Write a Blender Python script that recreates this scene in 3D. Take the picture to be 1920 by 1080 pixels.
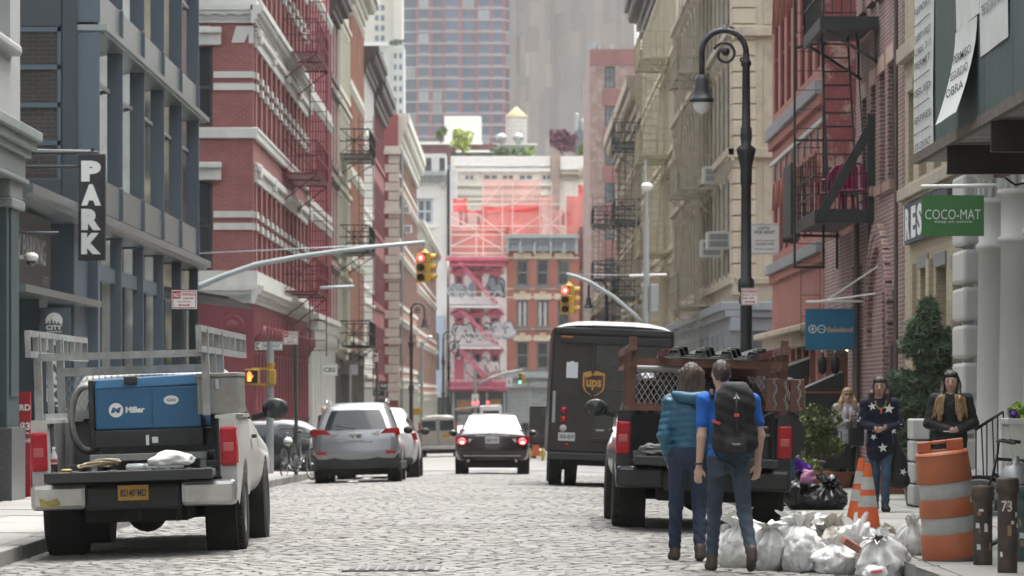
import bpy,math,random
import numpy as np
from mathutils import Vector,Matrix,noise,Euler
PI=math.pi
R=math.radians
random.seed(7)
for o_ in list(bpy.data.objects):
 bpy.data.objects.remove(o_)
SC=bpy.context.scene
COL=SC.collection
#  camera
# the street runs along +Y; the lens has a long focal length and looks level, with vertical shift
F,VX,VY,HC=7200.0,960.0,740.0,1.53
cam=bpy.data.cameras.new('camera')
cam.sensor_width=36.0
cam.lens=F/1920.0*36.0
cam.shift_y=(VY-540.0)/1920.0
cam.shift_x=-(VX-960.0)/1920.0
cam.clip_start=0.5
cam.clip_end=5000
cam.dof.use_dof=True
cam.dof.focus_distance=37.0
cam.dof.aperture_fstop=5.0
co=bpy.data.objects.new('camera',cam)
co.location=(0,0,HC)
co.rotation_euler=(R(90),0,0)
COL.objects.link(co)
SC.camera=co
#  sky, sun, exposure
HAZE=0.00013
SUN_EL,SUN_AZ=R(74),R(40)          # overcast: a broad, weak sun high ahead of the lens
wd=bpy.data.worlds.new('World')
SC.world=wd
wd.use_nodes=True
nt=wd.node_tree
nt.nodes.clear()
sky=nt.nodes.new('ShaderNodeTexSky')
sky.sky_type='NISHITA'
sky.sun_disc=False
sky.sun_elevation=SUN_EL
sky.sun_rotation=SUN_AZ
sky.air_density=1.0
sky.dust_density=6.0
sky.ozone_density=1.0
hs=nt.nodes.new('ShaderNodeHueSaturation')
hs.inputs['Saturation'].default_value=0.22
bg=nt.nodes.new('ShaderNodeBackground')
bg.inputs['Strength'].default_value=0.15
wo=nt.nodes.new('ShaderNodeOutputWorld')
nt.links.new(sky.outputs[0],hs.inputs['Color'])
nt.links.new(hs.outputs[0],bg.inputs[0])
nt.links.new(bg.outputs[0],wo.inputs[0])
sl=bpy.data.lights.new('sun','SUN')
sl.energy=0.5
sl.angle=R(60)
sl.color=(1.0,0.97,0.92)
so=bpy.data.objects.new('sun',sl)
so.rotation_euler=Vector((math.sin(SUN_AZ)*math.cos(SUN_EL),math.cos(SUN_AZ)*math.cos(SUN_EL),math.sin(SUN_EL))).to_track_quat('Z','Y').to_euler()
so.location=(0,60,80)
COL.objects.link(so)
vs=SC.view_settings
vs.view_transform='Standard'
vs.look='None'
vs.exposure=1.82
vs.gamma=1.0
SC.cycles.use_denoising=True
SC.cycles.max_bounces=6
SC.cycles.diffuse_bounces=4
SC.cycles.glossy_bounces=3
SC.cycles.transparent_max_bounces=12
SC.cycles.volume_bounces=1
SC.cycles.caustics_reflective=False
SC.cycles.caustics_refractive=False
#  helpers
def W(px,py,d):
 """point at depth d seen at photo pixel (px, py)"""
 return Vector(((px-VX)*d/F,d,HC-(py-VY)*d/F))
def XX(px,d):return (px-VX)*d/F
def ZZ(py,d):return HC-(py-VY)*d/F
XL,XR=-7.2,6.4            # building lines
KL,KR=-4.8,3.45           # kerb lines
XC=0.5*(KL+KR)
_gp=[(-60,0),(45,0),(70,-.17),(95,-.42),(190,-1.5),(340,-2.45),(700,-3.6),(1500,-4)]
def gprof(y):
 for (a,za),(b,zb) in zip(_gp,_gp[1:]):
  if y<=b:
   return za+(zb-za)*(y-a)/(b-a)
 return -4
def gz(x,y):                 # carriageway surface with its crown
 t=min(abs(x-XC),4.2)
 return gprof(y)-0.09*(t/4.1)**2
def sz(x,y):                 # pavement surface
 return gprof(y)+0.06+0.012*max(0,(KL-x) if x<0 else (x-KR))
_mesh_i=[0]
ORG={}
class MB:
 __slots__=('v','f','m','s')
 def __init__(s):
  s.v=[];s.f=[];s.m=[];s.s=[]
 def add(s,vs,fs,m=0,sm=False,M=None):
  b=len(s.v)
  s.v+=[tuple(M@Vector(p)) for p in vs] if M else [tuple(p) for p in vs]
  for f in fs:
   s.f.append(tuple(i+b for i in f));s.m.append(m);s.s.append(sm)
  return s
 def bx(s,x0,x1,y0,y1,z0,z1,m=0,M=None):
  x0,x1=min(x0,x1),max(x0,x1);y0,y1=min(y0,y1),max(y0,y1);z0,z1=min(z0,z1),max(z0,z1)
  return s.add([(x0,y0,z0),(x1,y0,z0),(x1,y1,z0),(x0,y1,z0),(x0,y0,z1),(x1,y0,z1),(x1,y1,z1),(x0,y1,z1)],
              [(0,3,2,1),(4,5,6,7),(0,1,5,4),(1,2,6,5),(2,3,7,6),(3,0,4,7)],m,False,M)
 def bar(s,p0,p1,w,h=None,m=0,up=(0,0,1)):
  """square bar between two points"""
  p0,p1=Vector(p0),Vector(p1);h=h or w
  d=(p1-p0).normalized();u=Vector(up)
  if abs(d.dot(u))>.98:u=Vector((0,1,0))
  a=d.cross(u).normalized();b=a.cross(d)
  vs=[]
  for p in (p0,p1):
   for i,j in ((-1,-1),(1,-1),(1,1),(-1,1)):
    vs.append(p+a*(i*w/2)+b*(j*h/2))
  return s.add(vs,[(0,3,2,1),(4,5,6,7),(0,1,5,4),(1,2,6,5),(2,3,7,6),(3,0,4,7)],m)
 def cyl(s,p0,p1,r0,r1=None,n=10,m=0,caps=True,sm=True):
  r1=r0 if r1 is None else r1
  p0,p1=Vector(p0),Vector(p1);d=(p1-p0).normalized()
  u=Vector((0,0,1)) if abs(d.z)<.95 else Vector((1,0,0))
  a=d.cross(u).normalized();b=d.cross(a)
  vs=[]
  for p,r in ((p0,r0),(p1,r1)):
   for i in range(n):
    t=2*PI*i/n
    vs.append(p+a*(r*math.cos(t))+b*(r*math.sin(t)))
  s.add(vs,[(i,(i+1)%n,n+(i+1)%n,n+i) for i in range(n)],m,sm)
  if caps:
   s.add(vs[:n],[tuple(range(n-1,-1,-1))],m);s.add(vs[n:],[tuple(range(n))],m)
  return s
 def tube(s,pts,r,n=6,m=0,closed=False,sm=True):
  pts=[Vector(p) for p in pts];N=len(pts)
  rs=r if isinstance(r,(list,tuple)) else [r]*N
  vs=[];pa=None
  for i,p in enumerate(pts):
   q0=pts[(i-1)%N] if (closed or i>0) else p
   q1=pts[(i+1)%N] if (closed or i<N-1) else p
   d=(q1-q0)
   d=d.normalized() if d.length>1e-9 else Vector((0,0,1))
   if pa is None:
    u=Vector((0,0,1)) if abs(d.z)<.9 else Vector((1,0,0))
    a=d.cross(u).normalized()
   else:
    a=(pa-d*pa.dot(d))
    a=a.normalized() if a.length>1e-6 else d.orthogonal().normalized()
   pa=a;b=d.cross(a)
   for k in range(n):
    t=2*PI*k/n
    vs.append(p+a*(rs[i]*math.cos(t))+b*(rs[i]*math.sin(t)))
  fs=[]
  for i in range(N if closed else N-1):
   j=(i+1)%N
   fs+=[(i*n+k,i*n+(k+1)%n,j*n+(k+1)%n,j*n+k) for k in range(n)]
  if not closed:
   fs+=[tuple(range(n-1,-1,-1)),tuple(range((N-1)*n,N*n))]
  return s.add(vs,fs,m,sm)
 def prism(s,poly,f0,f1,m=0,sm=False):
  """poly: 2-D points; f0/f1 map a 2-D point to the two end faces"""
  n=len(poly)
  vs=[f0(*p) for p in poly]+[f1(*p) for p in poly]
  return s.add(vs,[tuple(range(n-1,-1,-1)),tuple(range(n,2*n))],m).add(vs,[(i,(i+1)%n,n+(i+1)%n,n+i) for i in range(n)],m,sm)
 def lathe(s,prof,c=(0,0,0),n=16,m=0,sm=True,M=None,caps=True):
  c=Vector(c);vs=[]
  for r,z in prof:
   for i in range(n):
    t=2*PI*i/n
    vs.append(c+Vector((r*math.cos(t),r*math.sin(t),z)))
  k=len(prof);fs=[]
  for j in range(k-1):
   fs+=[(j*n+i,j*n+(i+1)%n,(j+1)*n+(i+1)%n,(j+1)*n+i) for i in range(n)]
  s.add(vs,fs,m,sm,M)
  if caps:
   s.add(vs[:n],[tuple(range(n-1,-1,-1))],m,False,M);s.add(vs[-n:],[tuple(range(n))],m,False,M)
  return s
 def ball(s,c,r,nu=12,nv=8,m=0,M=None):
  if not isinstance(r,(tuple,list)):r=(r,r,r)
  c=Vector(c);vs=[]
  for j in range(nv+1):
   ph=PI*j/nv
   for i in range(nu):
    t=2*PI*i/nu
    vs.append(c+Vector((r[0]*math.sin(ph)*math.cos(t),r[1]*math.sin(ph)*math.sin(t),r[2]*math.cos(ph))))
  fs=[]
  for j in range(nv):
   fs+=[(j*nu+i,(j+1)*nu+i,(j+1)*nu+(i+1)%nu,j*nu+(i+1)%nu) for i in range(nu)]
  return s.add(vs,fs,m,True,M)
 def loft(s,rings,m=0,sm=True,closed=True,caps=True):
  n=len(rings[0]);vs=[p for r in rings for p in r];fs=[]
  for j in range(len(rings)-1):
   for i in range(n if closed else n-1):
    fs.append((j*n+i,j*n+(i+1)%n,(j+1)*n+(i+1)%n,(j+1)*n+i))
  s.add(vs,fs,m,sm)
  if caps:
   s.add(rings[0],[tuple(range(n-1,-1,-1))],m,False);s.add(rings[-1],[tuple(range(n))],m,False)
  return s
 def quad(s,a,b,c,d,m=0):return s.add([a,b,c,d],[(0,1,2,3)],m)
 def merge(s,o,M=None,m=None):
  b=len(s.v)
  s.v+=[tuple(M@Vector(p)) for p in o.v] if M else list(o.v)
  for f,mm,ss in zip(o.f,o.m,o.s):
   s.f.append(tuple(i+b for i in f));s.m.append(mm if m is None else m);s.s.append(ss)
  return s
 def mesh(s,name,mats):
  me=bpy.data.meshes.new(name)
  me.from_pydata(s.v,[],s.f)
  for mt in (mats if isinstance(mats,(list,tuple)) else [mats]):me.materials.append(mt)
  me.polygons.foreach_set('material_index',s.m)
  me.polygons.foreach_set('use_smooth',s.s)
  me.update()
  return me
 def build(s,name,mats,parent=None,world=True,bevel=0,sub=0,seg=2):
  """link as one object. world=True: the coordinates are world ones and are moved into the parent's frame"""
  off=ORG.get(parent.as_pointer()) if (parent and world) else None
  if off:
   s.v=[(p[0]-off[0],p[1]-off[1],p[2]-off[2]) for p in s.v]
  me=s.mesh(name,mats)
  o=bpy.data.objects.new(name,me)
  COL.objects.link(o)
  if parent:
   o.parent=parent
   if off:ORG[o.as_pointer()]=off
  elif world and s.v:
   # origin at the base of the thing
   v=np.array(s.v);c=(v.min(0)+v.max(0))/2;c[2]=v[:,2].min()
   me.transform(Matrix.Translation(Vector(-c)));o.location=c
   ORG[o.as_pointer()]=tuple(c)
  if bevel:
   b=o.modifiers.new('edge','BEVEL');b.width=bevel;b.segments=seg;b.limit_method='ANGLE';b.angle_limit=R(40)
   b.harden_normals=False
  if sub:
   b=o.modifiers.new('round','SUBSURF');b.levels=sub;b.render_levels=sub
  return o
def tag(o,label=None,cat=None,group=None,kind=None):
 if label:o['label']=label
 if cat:o['category']=cat
 if group:o['group']=group
 if kind:o['kind']=kind
 return o
def thing(name,label,cat,loc=(0,0,0),rz=0,group=None):
 o=bpy.data.objects.new(name,None)
 o.empty_display_size=.3
 COL.objects.link(o)
 o.location=loc;o.rotation_euler=(0,0,rz)
 ORG[o.as_pointer()]=tuple(loc)
 return tag(o,label,cat,group)
def inst(me,name,parent,loc,rot=(0,0,0),scale=(1,1,1),world=True):
 o=bpy.data.objects.new(name,me)
 COL.objects.link(o)
 loc=Vector(loc)
 if parent:
  o.parent=parent
  off=ORG.get(parent.as_pointer())
  if world and off:loc=loc-Vector(off)
 o.location=loc;o.rotation_euler=rot;o.scale=scale
 return o
def copy_tree(o,parent=None):
 c=o.copy();COL.objects.link(c);c.parent=parent
 for ch in o.children:copy_tree(ch,c)
 return c
class Fr:
 """wall frame: u along the wall, z up, w out of the wall towards the viewer/street"""
 def __init__(s,kind,off):s.k=kind;s.o=off
 def p(s,u,z,w=0):
  if s.k=='L':return (s.o+w,u,z)
  if s.k=='R':return (s.o-w,u,z)
  return (u,s.o-w,z)
 def box(s,mb,u0,u1,z0,z1,w0,w1,m=0):
  a,b=s.p(u0,z0,w0),s.p(u1,z1,w1)
  return mb.bx(a[0],b[0],a[1],b[1],a[2],b[2],m)
 def quad(s,mb,u0,u1,z0,z1,w,m=0):
  pts=[s.p(u0,z0,w),s.p(u1,z0,w),s.p(u1,z1,w),s.p(u0,z1,w)]
  return mb.add(pts,[(0,1,2,3) if s.k!='L' else (0,1,2,3)],m)
def wall(mb,fr,u0,u1,z0,z1,holes,m=0,depth=.3,rm=None):
 """wall face with real openings (u0,u1,z0,z1) and their reveals"""
 us=sorted({u0,u1}|{h[0] for h in holes}|{h[1] for h in holes})
 zs=sorted({z0,z1}|{h[2] for h in holes}|{h[3] for h in holes})
 us=[u for u in us if u0-1e-6<=u<=u1+1e-6];zs=[z for z in zs if z0-1e-6<=z<=z1+1e-6]
 for za,zb in zip(zs,zs[1:]):
  run=None
  for ua,ub in zip(us,us[1:]):
   cu,cz=(ua+ub)/2,(za+zb)/2
   hole=any(h[0]<cu<h[1] and h[2]<cz<h[3] for h in holes)
   if hole:
    if run is not None:fr.quad(mb,run,ua,za,zb,0,m);run=None
   elif run is None:run=ua
  if run is not None:fr.quad(mb,run,us[-1],za,zb,0,m)
 rm=m if rm is None else rm
 for a,b,c,d in [h[:4] for h in holes]:
  for q in (((a,c,0),(a,c,-depth),(a,d,-depth),(a,d,0)),((b,c,0),(b,d,0),(b,d,-depth),(b,c,-depth)),
                  ((a,d,0),(a,d,-depth),(b,d,-depth),(b,d,0)),((a,c,0),(b,c,0),(b,c,-depth),(a,c,-depth))):
   mb.add([fr.p(*t) for t in q],[(0,1,2,3)],rm)
 return mb
_wcache={}
def window(fr,parent,u0,u1,z0,z1,mf,mg,depth=.22,rows=2,cols=1,t=.06,split=False,name='window'):
 """sash frame with bars and glass, set back in its opening; shared meshes"""
 w,h=u1-u0,z1-z0
 key=(fr.k,round(w,2),round(h,2),mf.name,mg.name,rows,cols,t,split)
 if key not in _wcache:
  f0=Fr(fr.k,0);a=MB()
  f0.box(a,0,t,0,h,-.05,.03);f0.box(a,w-t,w,0,h,-.05,.03)
  f0.box(a,t,w-t,0,t,-.05,.03);f0.box(a,t,w-t,h-t,h,-.05,.03)
  for i in range(1,rows):f0.box(a,t,w-t,h*i/rows-t*.4,h*i/rows+t*.4,-.045,.02)
  for i in range(1,cols):f0.box(a,w*i/cols-t*.4,w*i/cols+t*.4,t,h-t,-.04,.015)
  g=a if not split else MB()
  f0.quad(g,t*.5,w-t*.5,t*.5,h-t*.5,-.02,0 if split else 1)
  _wcache[key]=(a.mesh('window',[mf,mg]),g.mesh('pane',[mg]) if split else None)
 ma,mg_=_wcache[key]
 o=inst(ma,name,parent,fr.p(u0,z0,-depth))
 if mg_:
  q=bpy.data.objects.new('pane',mg_);COL.objects.link(q);q.parent=o
 return o
#  materials
MATS={}
def _new(name):
 m=bpy.data.materials.new(name);m.use_nodes=True
 n=m.node_tree;n.nodes.clear()
 out=n.nodes.new('ShaderNodeOutputMaterial');b=n.nodes.new('ShaderNodeBsdfPrincipled')
 n.links.new(b.outputs[0],out.inputs[0])
 return m,n,b
def _c(c):return (c[0],c[1],c[2],1)
def _coords(n,obj=False):
 if obj:
  t=n.nodes.new('ShaderNodeTexCoord');return t.outputs['Object']
 g=n.nodes.new('ShaderNodeNewGeometry');return g.outputs['Position']
def _noise(n,vec,scale,detail=4,rough=.55,stretch=None):
 if stretch:
  mp=n.nodes.new('ShaderNodeMapping');mp.inputs['Scale'].default_value=stretch
  n.links.new(vec,mp.inputs[0]);vec=mp.outputs[0]
 t=n.nodes.new('ShaderNodeTexNoise');t.inputs['Scale'].default_value=scale
 t.inputs['Detail'].default_value=detail;t.inputs['Roughness'].default_value=rough
 n.links.new(vec,t.inputs['Vector']);return t.outputs['Fac']
def _ramp(n,fac,lo,hi):
 r=n.nodes.new('ShaderNodeMapRange');r.inputs['From Min'].default_value=lo;r.inputs['From Max'].default_value=hi
 n.links.new(fac,r.inputs['Value']);return r.outputs[0]
def _mix(n,fac,a,b,mode='MIX'):
 x=n.nodes.new('ShaderNodeMix');x.data_type='RGBA';x.blend_type=mode
 for s,v in ((0,fac),(6,a),(7,b)):
  if hasattr(v,'links'):n.links.new(v,x.inputs[s])
  elif s==0:x.inputs[0].default_value=v
  else:x.inputs[s].default_value=_c(v)
 return x.outputs[2]
def pm(name,col,rough=.6,metal=0,var=.12,scale=2.5,bump=0,bscale=40,dirt=None,damt=.5,dscale=1.2,streak=False,obj=False,spec=.5,coat=0,emit=None,estr=0,fine=0):
 """painted/plain surface with broad tone variation, optional dirt patches/streaks and fine relief"""
 if name in MATS:return MATS[name]
 m,n,b=_new(name)
 v=_coords(n,obj)
 c=col
 if var:
  f=_noise(n,v,scale,5)
  c=_mix(n,_ramp(n,f,.3,.7),tuple(x*(1-var) for x in col),tuple(min(1,x*(1+var)) for x in col))
 if fine:
  f3=_noise(n,v,scale*18,3)
  c=_mix(n,_ramp(n,f3,.35,.65),c,tuple(x*(1-fine) for x in col))
 if dirt:
  f2=_noise(n,v,dscale,6,.65,(1,1,.12) if streak else None)
  mm=n.nodes.new('ShaderNodeMath');mm.operation='MULTIPLY';mm.inputs[1].default_value=damt
  n.links.new(_ramp(n,f2,.48,.72),mm.inputs[0])
  c=_mix(n,mm.outputs[0],c,dirt)
 if hasattr(c,'links'):n.links.new(c,b.inputs['Base Color'])
 else:b.inputs['Base Color'].default_value=_c(col)
 b.inputs['Roughness'].default_value=rough;b.inputs['Metallic'].default_value=metal
 b.inputs['Specular IOR Level'].default_value=spec
 if coat:b.inputs['Coat Weight'].default_value=coat;b.inputs['Coat Roughness'].default_value=.08
 if bump:
  bp=n.nodes.new('ShaderNodeBump');bp.inputs['Strength'].default_value=bump;bp.inputs['Distance'].default_value=.02
  n.links.new(_noise(n,v,bscale,4),bp.inputs['Height']);n.links.new(bp.outputs[0],b.inputs['Normal'])
 if emit:
  b.inputs['Emission Color'].default_value=_c(emit);b.inputs['Emission Strength'].default_value=estr
 MATS[name]=m
 return m
def brickm(name,c1,c2,mortar,bw=.21,bh=.072,var=.25,dirt=None,damt=.5,msize=.010,rough=.85,bump=.4):
 if name in MATS:return MATS[name]
 m,n,b=_new(name)
 g=n.nodes.new('ShaderNodeNewGeometry')
 sp=n.nodes.new('ShaderNodeSeparateXYZ');n.links.new(g.outputs['Position'],sp.inputs[0])
 sn=n.nodes.new('ShaderNodeSeparateXYZ');n.links.new(g.outputs['Normal'],sn.inputs[0])
 ab=n.nodes.new('ShaderNodeMath');ab.operation='ABSOLUTE';n.links.new(sn.outputs[0],ab.inputs[0])
 gt=n.nodes.new('ShaderNodeMath');gt.operation='GREATER_THAN';gt.inputs[1].default_value=.5;n.links.new(ab.outputs[0],gt.inputs[0])
 mx=n.nodes.new('ShaderNodeMix');n.links.new(gt.outputs[0],mx.inputs[0]);n.links.new(sp.outputs[0],mx.inputs[2]);n.links.new(sp.outputs[1],mx.inputs[3])
 cb=n.nodes.new('ShaderNodeCombineXYZ');n.links.new(mx.outputs[0],cb.inputs[0]);n.links.new(sp.outputs[2],cb.inputs[1])
 t=n.nodes.new('ShaderNodeTexBrick');n.links.new(cb.outputs[0],t.inputs['Vector'])
 t.inputs['Scale'].default_value=1;t.inputs['Brick Width'].default_value=bw;t.inputs['Row Height'].default_value=bh
 t.inputs['Mortar Size'].default_value=msize;t.inputs['Color1'].default_value=_c(c1);t.inputs['Color2'].default_value=_c(c2);t.inputs['Mortar'].default_value=_c(mortar)
 t.inputs['Mortar Smooth'].default_value=.2
 f=_noise(n,g.outputs['Position'],.9,6)
 mr=n.nodes.new('ShaderNodeMapRange');mr.inputs['From Min'].default_value=.3;mr.inputs['From Max'].default_value=.7
 mr.inputs['To Min'].default_value=1-var;mr.inputs['To Max'].default_value=1+var*.6
 n.links.new(f,mr.inputs['Value'])
 c=n.nodes.new('ShaderNodeMix');c.data_type='RGBA';c.blend_type='MULTIPLY';c.inputs[0].default_value=1
 n.links.new(t.outputs[0],c.inputs[6]);n.links.new(mr.outputs[0],c.inputs[7])
 cc=c.outputs[2]
 if dirt:
  f2=_noise(n,g.outputs['Position'],2.2,7,.7)
  mm=n.nodes.new('ShaderNodeMath');mm.operation='MULTIPLY';mm.inputs[1].default_value=damt
  n.links.new(_ramp(n,f2,.5,.6),mm.inputs[0])
  cc=_mix(n,mm.outputs[0],cc,dirt)
 n.links.new(cc,b.inputs['Base Color']);b.inputs['Roughness'].default_value=rough
 if bump:
  bp=n.nodes.new('ShaderNodeBump');bp.inputs['Strength'].default_value=bump;bp.inputs['Distance'].default_value=.01;bp.invert=True
  n.links.new(t.outputs['Fac'],bp.inputs['Height']);n.links.new(bp.outputs[0],b.inputs['Normal'])
 MATS[name]=m
 return m
def glassm(name,col=(.02,.025,.03),rough=.04,wav=.02,spec=.8):
 """window glass seen from outside in daylight: dark room behind, sharp slightly wavy reflections"""
 if name in MATS:return MATS[name]
 m,n,b=_new(name)
 v=_coords(n)
 f=_noise(n,v,.55,3)
 n.links.new(_mix(n,_ramp(n,f,.35,.65),tuple(x*.5 for x in col),tuple(x*1.6 for x in col)),b.inputs['Base Color'])
 b.inputs['Roughness'].default_value=rough;b.inputs['Specular IOR Level'].default_value=spec;b.inputs['IOR'].default_value=1.6
 bp=n.nodes.new('ShaderNodeBump');bp.inputs['Strength'].default_value=wav;bp.inputs['Distance'].default_value=.1
 n.links.new(_noise(n,v,1.7,2),bp.inputs['Height']);n.links.new(bp.outputs[0],b.inputs['Normal'])
 MATS[name]=m
 return m
#  lettering
_tc={}
def text_geo(s,size=1.0,bold=0.0,align='CENTER',space=1.0,res=3):
 k=(s,bold,align,space,res)
 if k not in _tc:
  cu=bpy.data.curves.new('t','FONT');cu.body=s;cu.size=1;cu.offset=bold;cu.align_x=align
  cu.space_character=space;cu.resolution_u=res;cu.fill_mode='FRONT'
  o=bpy.data.objects.new('t',cu);COL.objects.link(o)
  me=bpy.data.meshes.new_from_object(o)
  _tc[k]=([tuple(v.co) for v in me.vertices],[tuple(p.vertices) for p in me.polygons])
  bpy.data.objects.remove(o);bpy.data.meshes.remove(me);bpy.data.curves.remove(cu)
 vs,fs=_tc[k]
 return vs,fs
def text(mb,s,fmap,w=None,h=None,bold=0.0,m=0,align='CENTER',space=1.0,res=3):
 """add lettering to a builder; fmap(u,v) -> 3-D; w/h: box the text is fitted to (centred on 0,0)"""
 vs,fs=text_geo(s,1,bold,align,space,res)
 a=np.array(vs)[:,:2];lo,hi=a.min(0),a.max(0);sz_=hi-lo
 if w and h:k=(w/sz_[0],h/sz_[1])
 elif w:k=(w/sz_[0],)*2
 else:k=(h/sz_[1],)*2
 cen=(lo+hi)/2
 return mb.add([fmap((p[0]-cen[0])*k[0],(p[1]-cen[1])*k[1]) for p in a],fs,m)
#  smooth solids from distance fields (people, cloth)
def sdf_mesh(prims,h,field=None):
 """prims: (kind, data..., k, mat). Returns verts (n,3), quads, material per quad"""
 lo=np.array([9e9]*3);hi=-lo
 bbs=[]
 for p in prims:
  if p[0]=='c':a,b=np.array(p[1]),np.array(p[2]);r=max(p[3],p[4]);l,u=np.minimum(a,b)-r,np.maximum(a,b)+r
  else:a,r=np.array(p[1]),np.array(p[2]);q=max(r) if p[3] is not None else r;l,u=a-q,a+q
  bbs.append((l,u));lo=np.minimum(lo,l);hi=np.maximum(hi,u)
 lo-=3*h;hi+=3*h
 n=np.ceil((hi-lo)/h).astype(int)+1
 ax=[lo[i]+h*np.arange(n[i]) for i in range(3)]
 D=np.full(n,.2,np.float32);Mi=np.zeros(n,np.int16)
 for p,(l,u) in zip(prims,bbs):
  k=p[-2];pad=k+3*h
  i0=np.maximum(((l-pad-lo)/h).astype(int),0);i1=np.minimum(np.ceil((u+pad-lo)/h).astype(int)+1,n)
  sl=tuple(slice(a,b) for a,b in zip(i0,i1))
  X,Y,Z=np.meshgrid(*[ax[i][sl[i]] for i in range(3)],indexing='ij')
  if p[0]=='c':
   a,b=np.array(p[1],float),np.array(p[2],float);ab=b-a
   px,py,pz=X-a[0],Y-a[1],Z-a[2]
   t=np.clip((px*ab[0]+py*ab[1]+pz*ab[2])/max(ab@ab,1e-9),0,1)
   d=np.sqrt((px-t*ab[0])**2+(py-t*ab[1])**2+(pz-t*ab[2])**2)-(p[3]+(p[4]-p[3])*t)
  else:
   c,r=np.array(p[1],float),np.array(p[2],float)
   q=np.stack([X-c[0],Y-c[1],Z-c[2]],-1)
   if p[3] is not None:q=q@np.array(p[3])      # columns = local axes
   d=(np.sqrt(((q/r)**2).sum(-1))-1)*r.min()
  if p[0]=='b':
   pass
  Do=D[sl]
  hh=np.maximum(k-np.abs(Do-d),0)/max(k,1e-6)
  Mi[sl]=np.where(d<Do,p[-1],Mi[sl])
  D[sl]=np.minimum(Do,d)-hh*hh*k*.25
 if field is not None:
  X,Y,Z=np.meshgrid(*ax,indexing='ij')
  D=D+field(X,Y,Z,Mi)
 return surfnet(D,Mi,lo,h)
def surfnet(D,Mi,lo,h):
 s=D<0
 nx,ny,nz=D.shape
 def cor(A,i,j,k):return A[i:nx-1+i,j:ny-1+j,k:nz-1+k]
 cnt=sum(cor(s,i,j,k).astype(np.int8) for i in (0,1) for j in (0,1) for k in (0,1))
 act=(cnt>0)&(cnt<8)
 idx=-np.ones(act.shape,np.int64);I=np.argwhere(act);idx[act]=np.arange(len(I))
 acc=np.zeros((len(I),3));num=np.zeros(len(I))
 C=[(i,j,k) for i in (0,1) for j in (0,1) for k in (0,1)]
 for a in C:
  for b in C:
   if sum(b)-sum(a)==1 and all(y>=x for x,y in zip(a,b)):
    da=D[I[:,0]+a[0],I[:,1]+a[1],I[:,2]+a[2]];db=D[I[:,0]+b[0],I[:,1]+b[1],I[:,2]+b[2]]
    x=(da<0)!=(db<0)
    t=np.where(x,da/np.where(da-db==0,1,da-db),0)
    pa=np.array(a)[None]+t[:,None]*(np.array(b)-np.array(a))[None]
    acc[x]+=pa[x];num[x]+=1
 V=lo+h*(I+acc/num[:,None])
 mat=Mi[I[:,0],I[:,1],I[:,2]]
 Q=[]
 for axis in range(3):
  o1,o2=[(1,2),(2,0),(0,1)][axis]
  A=s.take(range(D.shape[axis]-1),axis);B=s.take(range(1,D.shape[axis]),axis)
  E=np.argwhere(A!=B)
  E=E[(E[:,o1]>0)&(E[:,o2]>0)&(E[:,o1]<D.shape[o1]-1)&(E[:,o2]<D.shape[o2]-1)]
  fl=A[E[:,0],E[:,1],E[:,2]]
  d1=np.zeros(3,int);d1[o1]=1;d2=np.zeros(3,int);d2[o2]=1
  g= lambda e:idx[e[:,0],e[:,1],e[:,2]]
  q=np.stack([g(E-d1-d2),g(E-d2),g(E),g(E-d1)],1)
  q[~fl]=q[~fl][:,::-1]
  Q.append(q)
 Q=np.concatenate(Q);Q=Q[(Q>=0).all(1)]
 return V,Q,mat[Q[:,0]]
def np_obj(name,V,Q,M,mats,parent=None,smooth=True,iters=1):
 if iters:
  E=np.concatenate([Q[:,[0,1]],Q[:,[1,2]],Q[:,[2,3]],Q[:,[3,0]]])
  for _ in range(iters):
   S=np.zeros_like(V);c=np.zeros(len(V))
   np.add.at(S,E[:,0],V[E[:,1]]);np.add.at(c,E[:,0],1)
   V=V*.5+.5*S/np.maximum(c,1)[:,None]
 me=bpy.data.meshes.new(name)
 me.vertices.add(len(V));me.vertices.foreach_set('co',V.astype(np.float32).ravel())
 me.loops.add(Q.size);me.loops.foreach_set('vertex_index',Q.astype(np.int32).ravel())
 me.polygons.add(len(Q));me.polygons.foreach_set('loop_start',(np.arange(len(Q))*Q.shape[1]).astype(np.int32))
 for m in mats:me.materials.append(m)
 me.polygons.foreach_set('material_index',np.asarray(M).astype(np.int32))
 me.polygons.foreach_set('use_smooth',np.full(len(Q),smooth))
 me.update(calc_edges=True);me.validate()
 o=bpy.data.objects.new(name,me);COL.objects.link(o)
 if parent:o.parent=parent
 return o
# ================================================================== materials shared by the setting
def cobblem():
 m,n,b=_new('granite_setts')
 g=n.nodes.new('ShaderNodeNewGeometry')
 r=n.nodes.new('ShaderNodeValToRGB')
 e=r.color_ramp.elements
 e[0].position=0;e[0].color=_c((.10,.085,.075));e[1].position=1;e[1].color=_c((.32,.317,.30))
 for p,c in ((.025,(.11,.088,.078)),(.04,(.21,.203,.19)),(.3,(.245,.24,.222)),(.6,(.265,.26,.24)),(.9,(.285,.28,.26))):
  q=e.new(p);q.color=_c(c)
 n.links.new(g.outputs['Random Per Island'],r.inputs[0])
 f=_noise(n,g.outputs['Position'],14,5,.6)
 f2=_noise(n,g.outputs['Position'],.35,4,.6)
 c=_mix(n,_ramp(n,f,.25,.75),r.outputs[0],(.225,.22,.203))
 c2=_mix(n,_ramp(n,f2,.46,.74),c,(.175,.172,.162))
 n.links.new(c2,b.inputs['Base Color']);b.inputs['Roughness'].default_value=.78;b.inputs['Specular IOR Level'].default_value=.3
 bp=n.nodes.new('ShaderNodeBump');bp.inputs['Strength'].default_value=.35;bp.inputs['Distance'].default_value=.01
 n.links.new(_noise(n,g.outputs['Position'],30,4),bp.inputs['Height']);n.links.new(bp.outputs[0],b.inputs['Normal'])
 MATS['granite_setts']=m
 return m
m_cob=cobblem()
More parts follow.
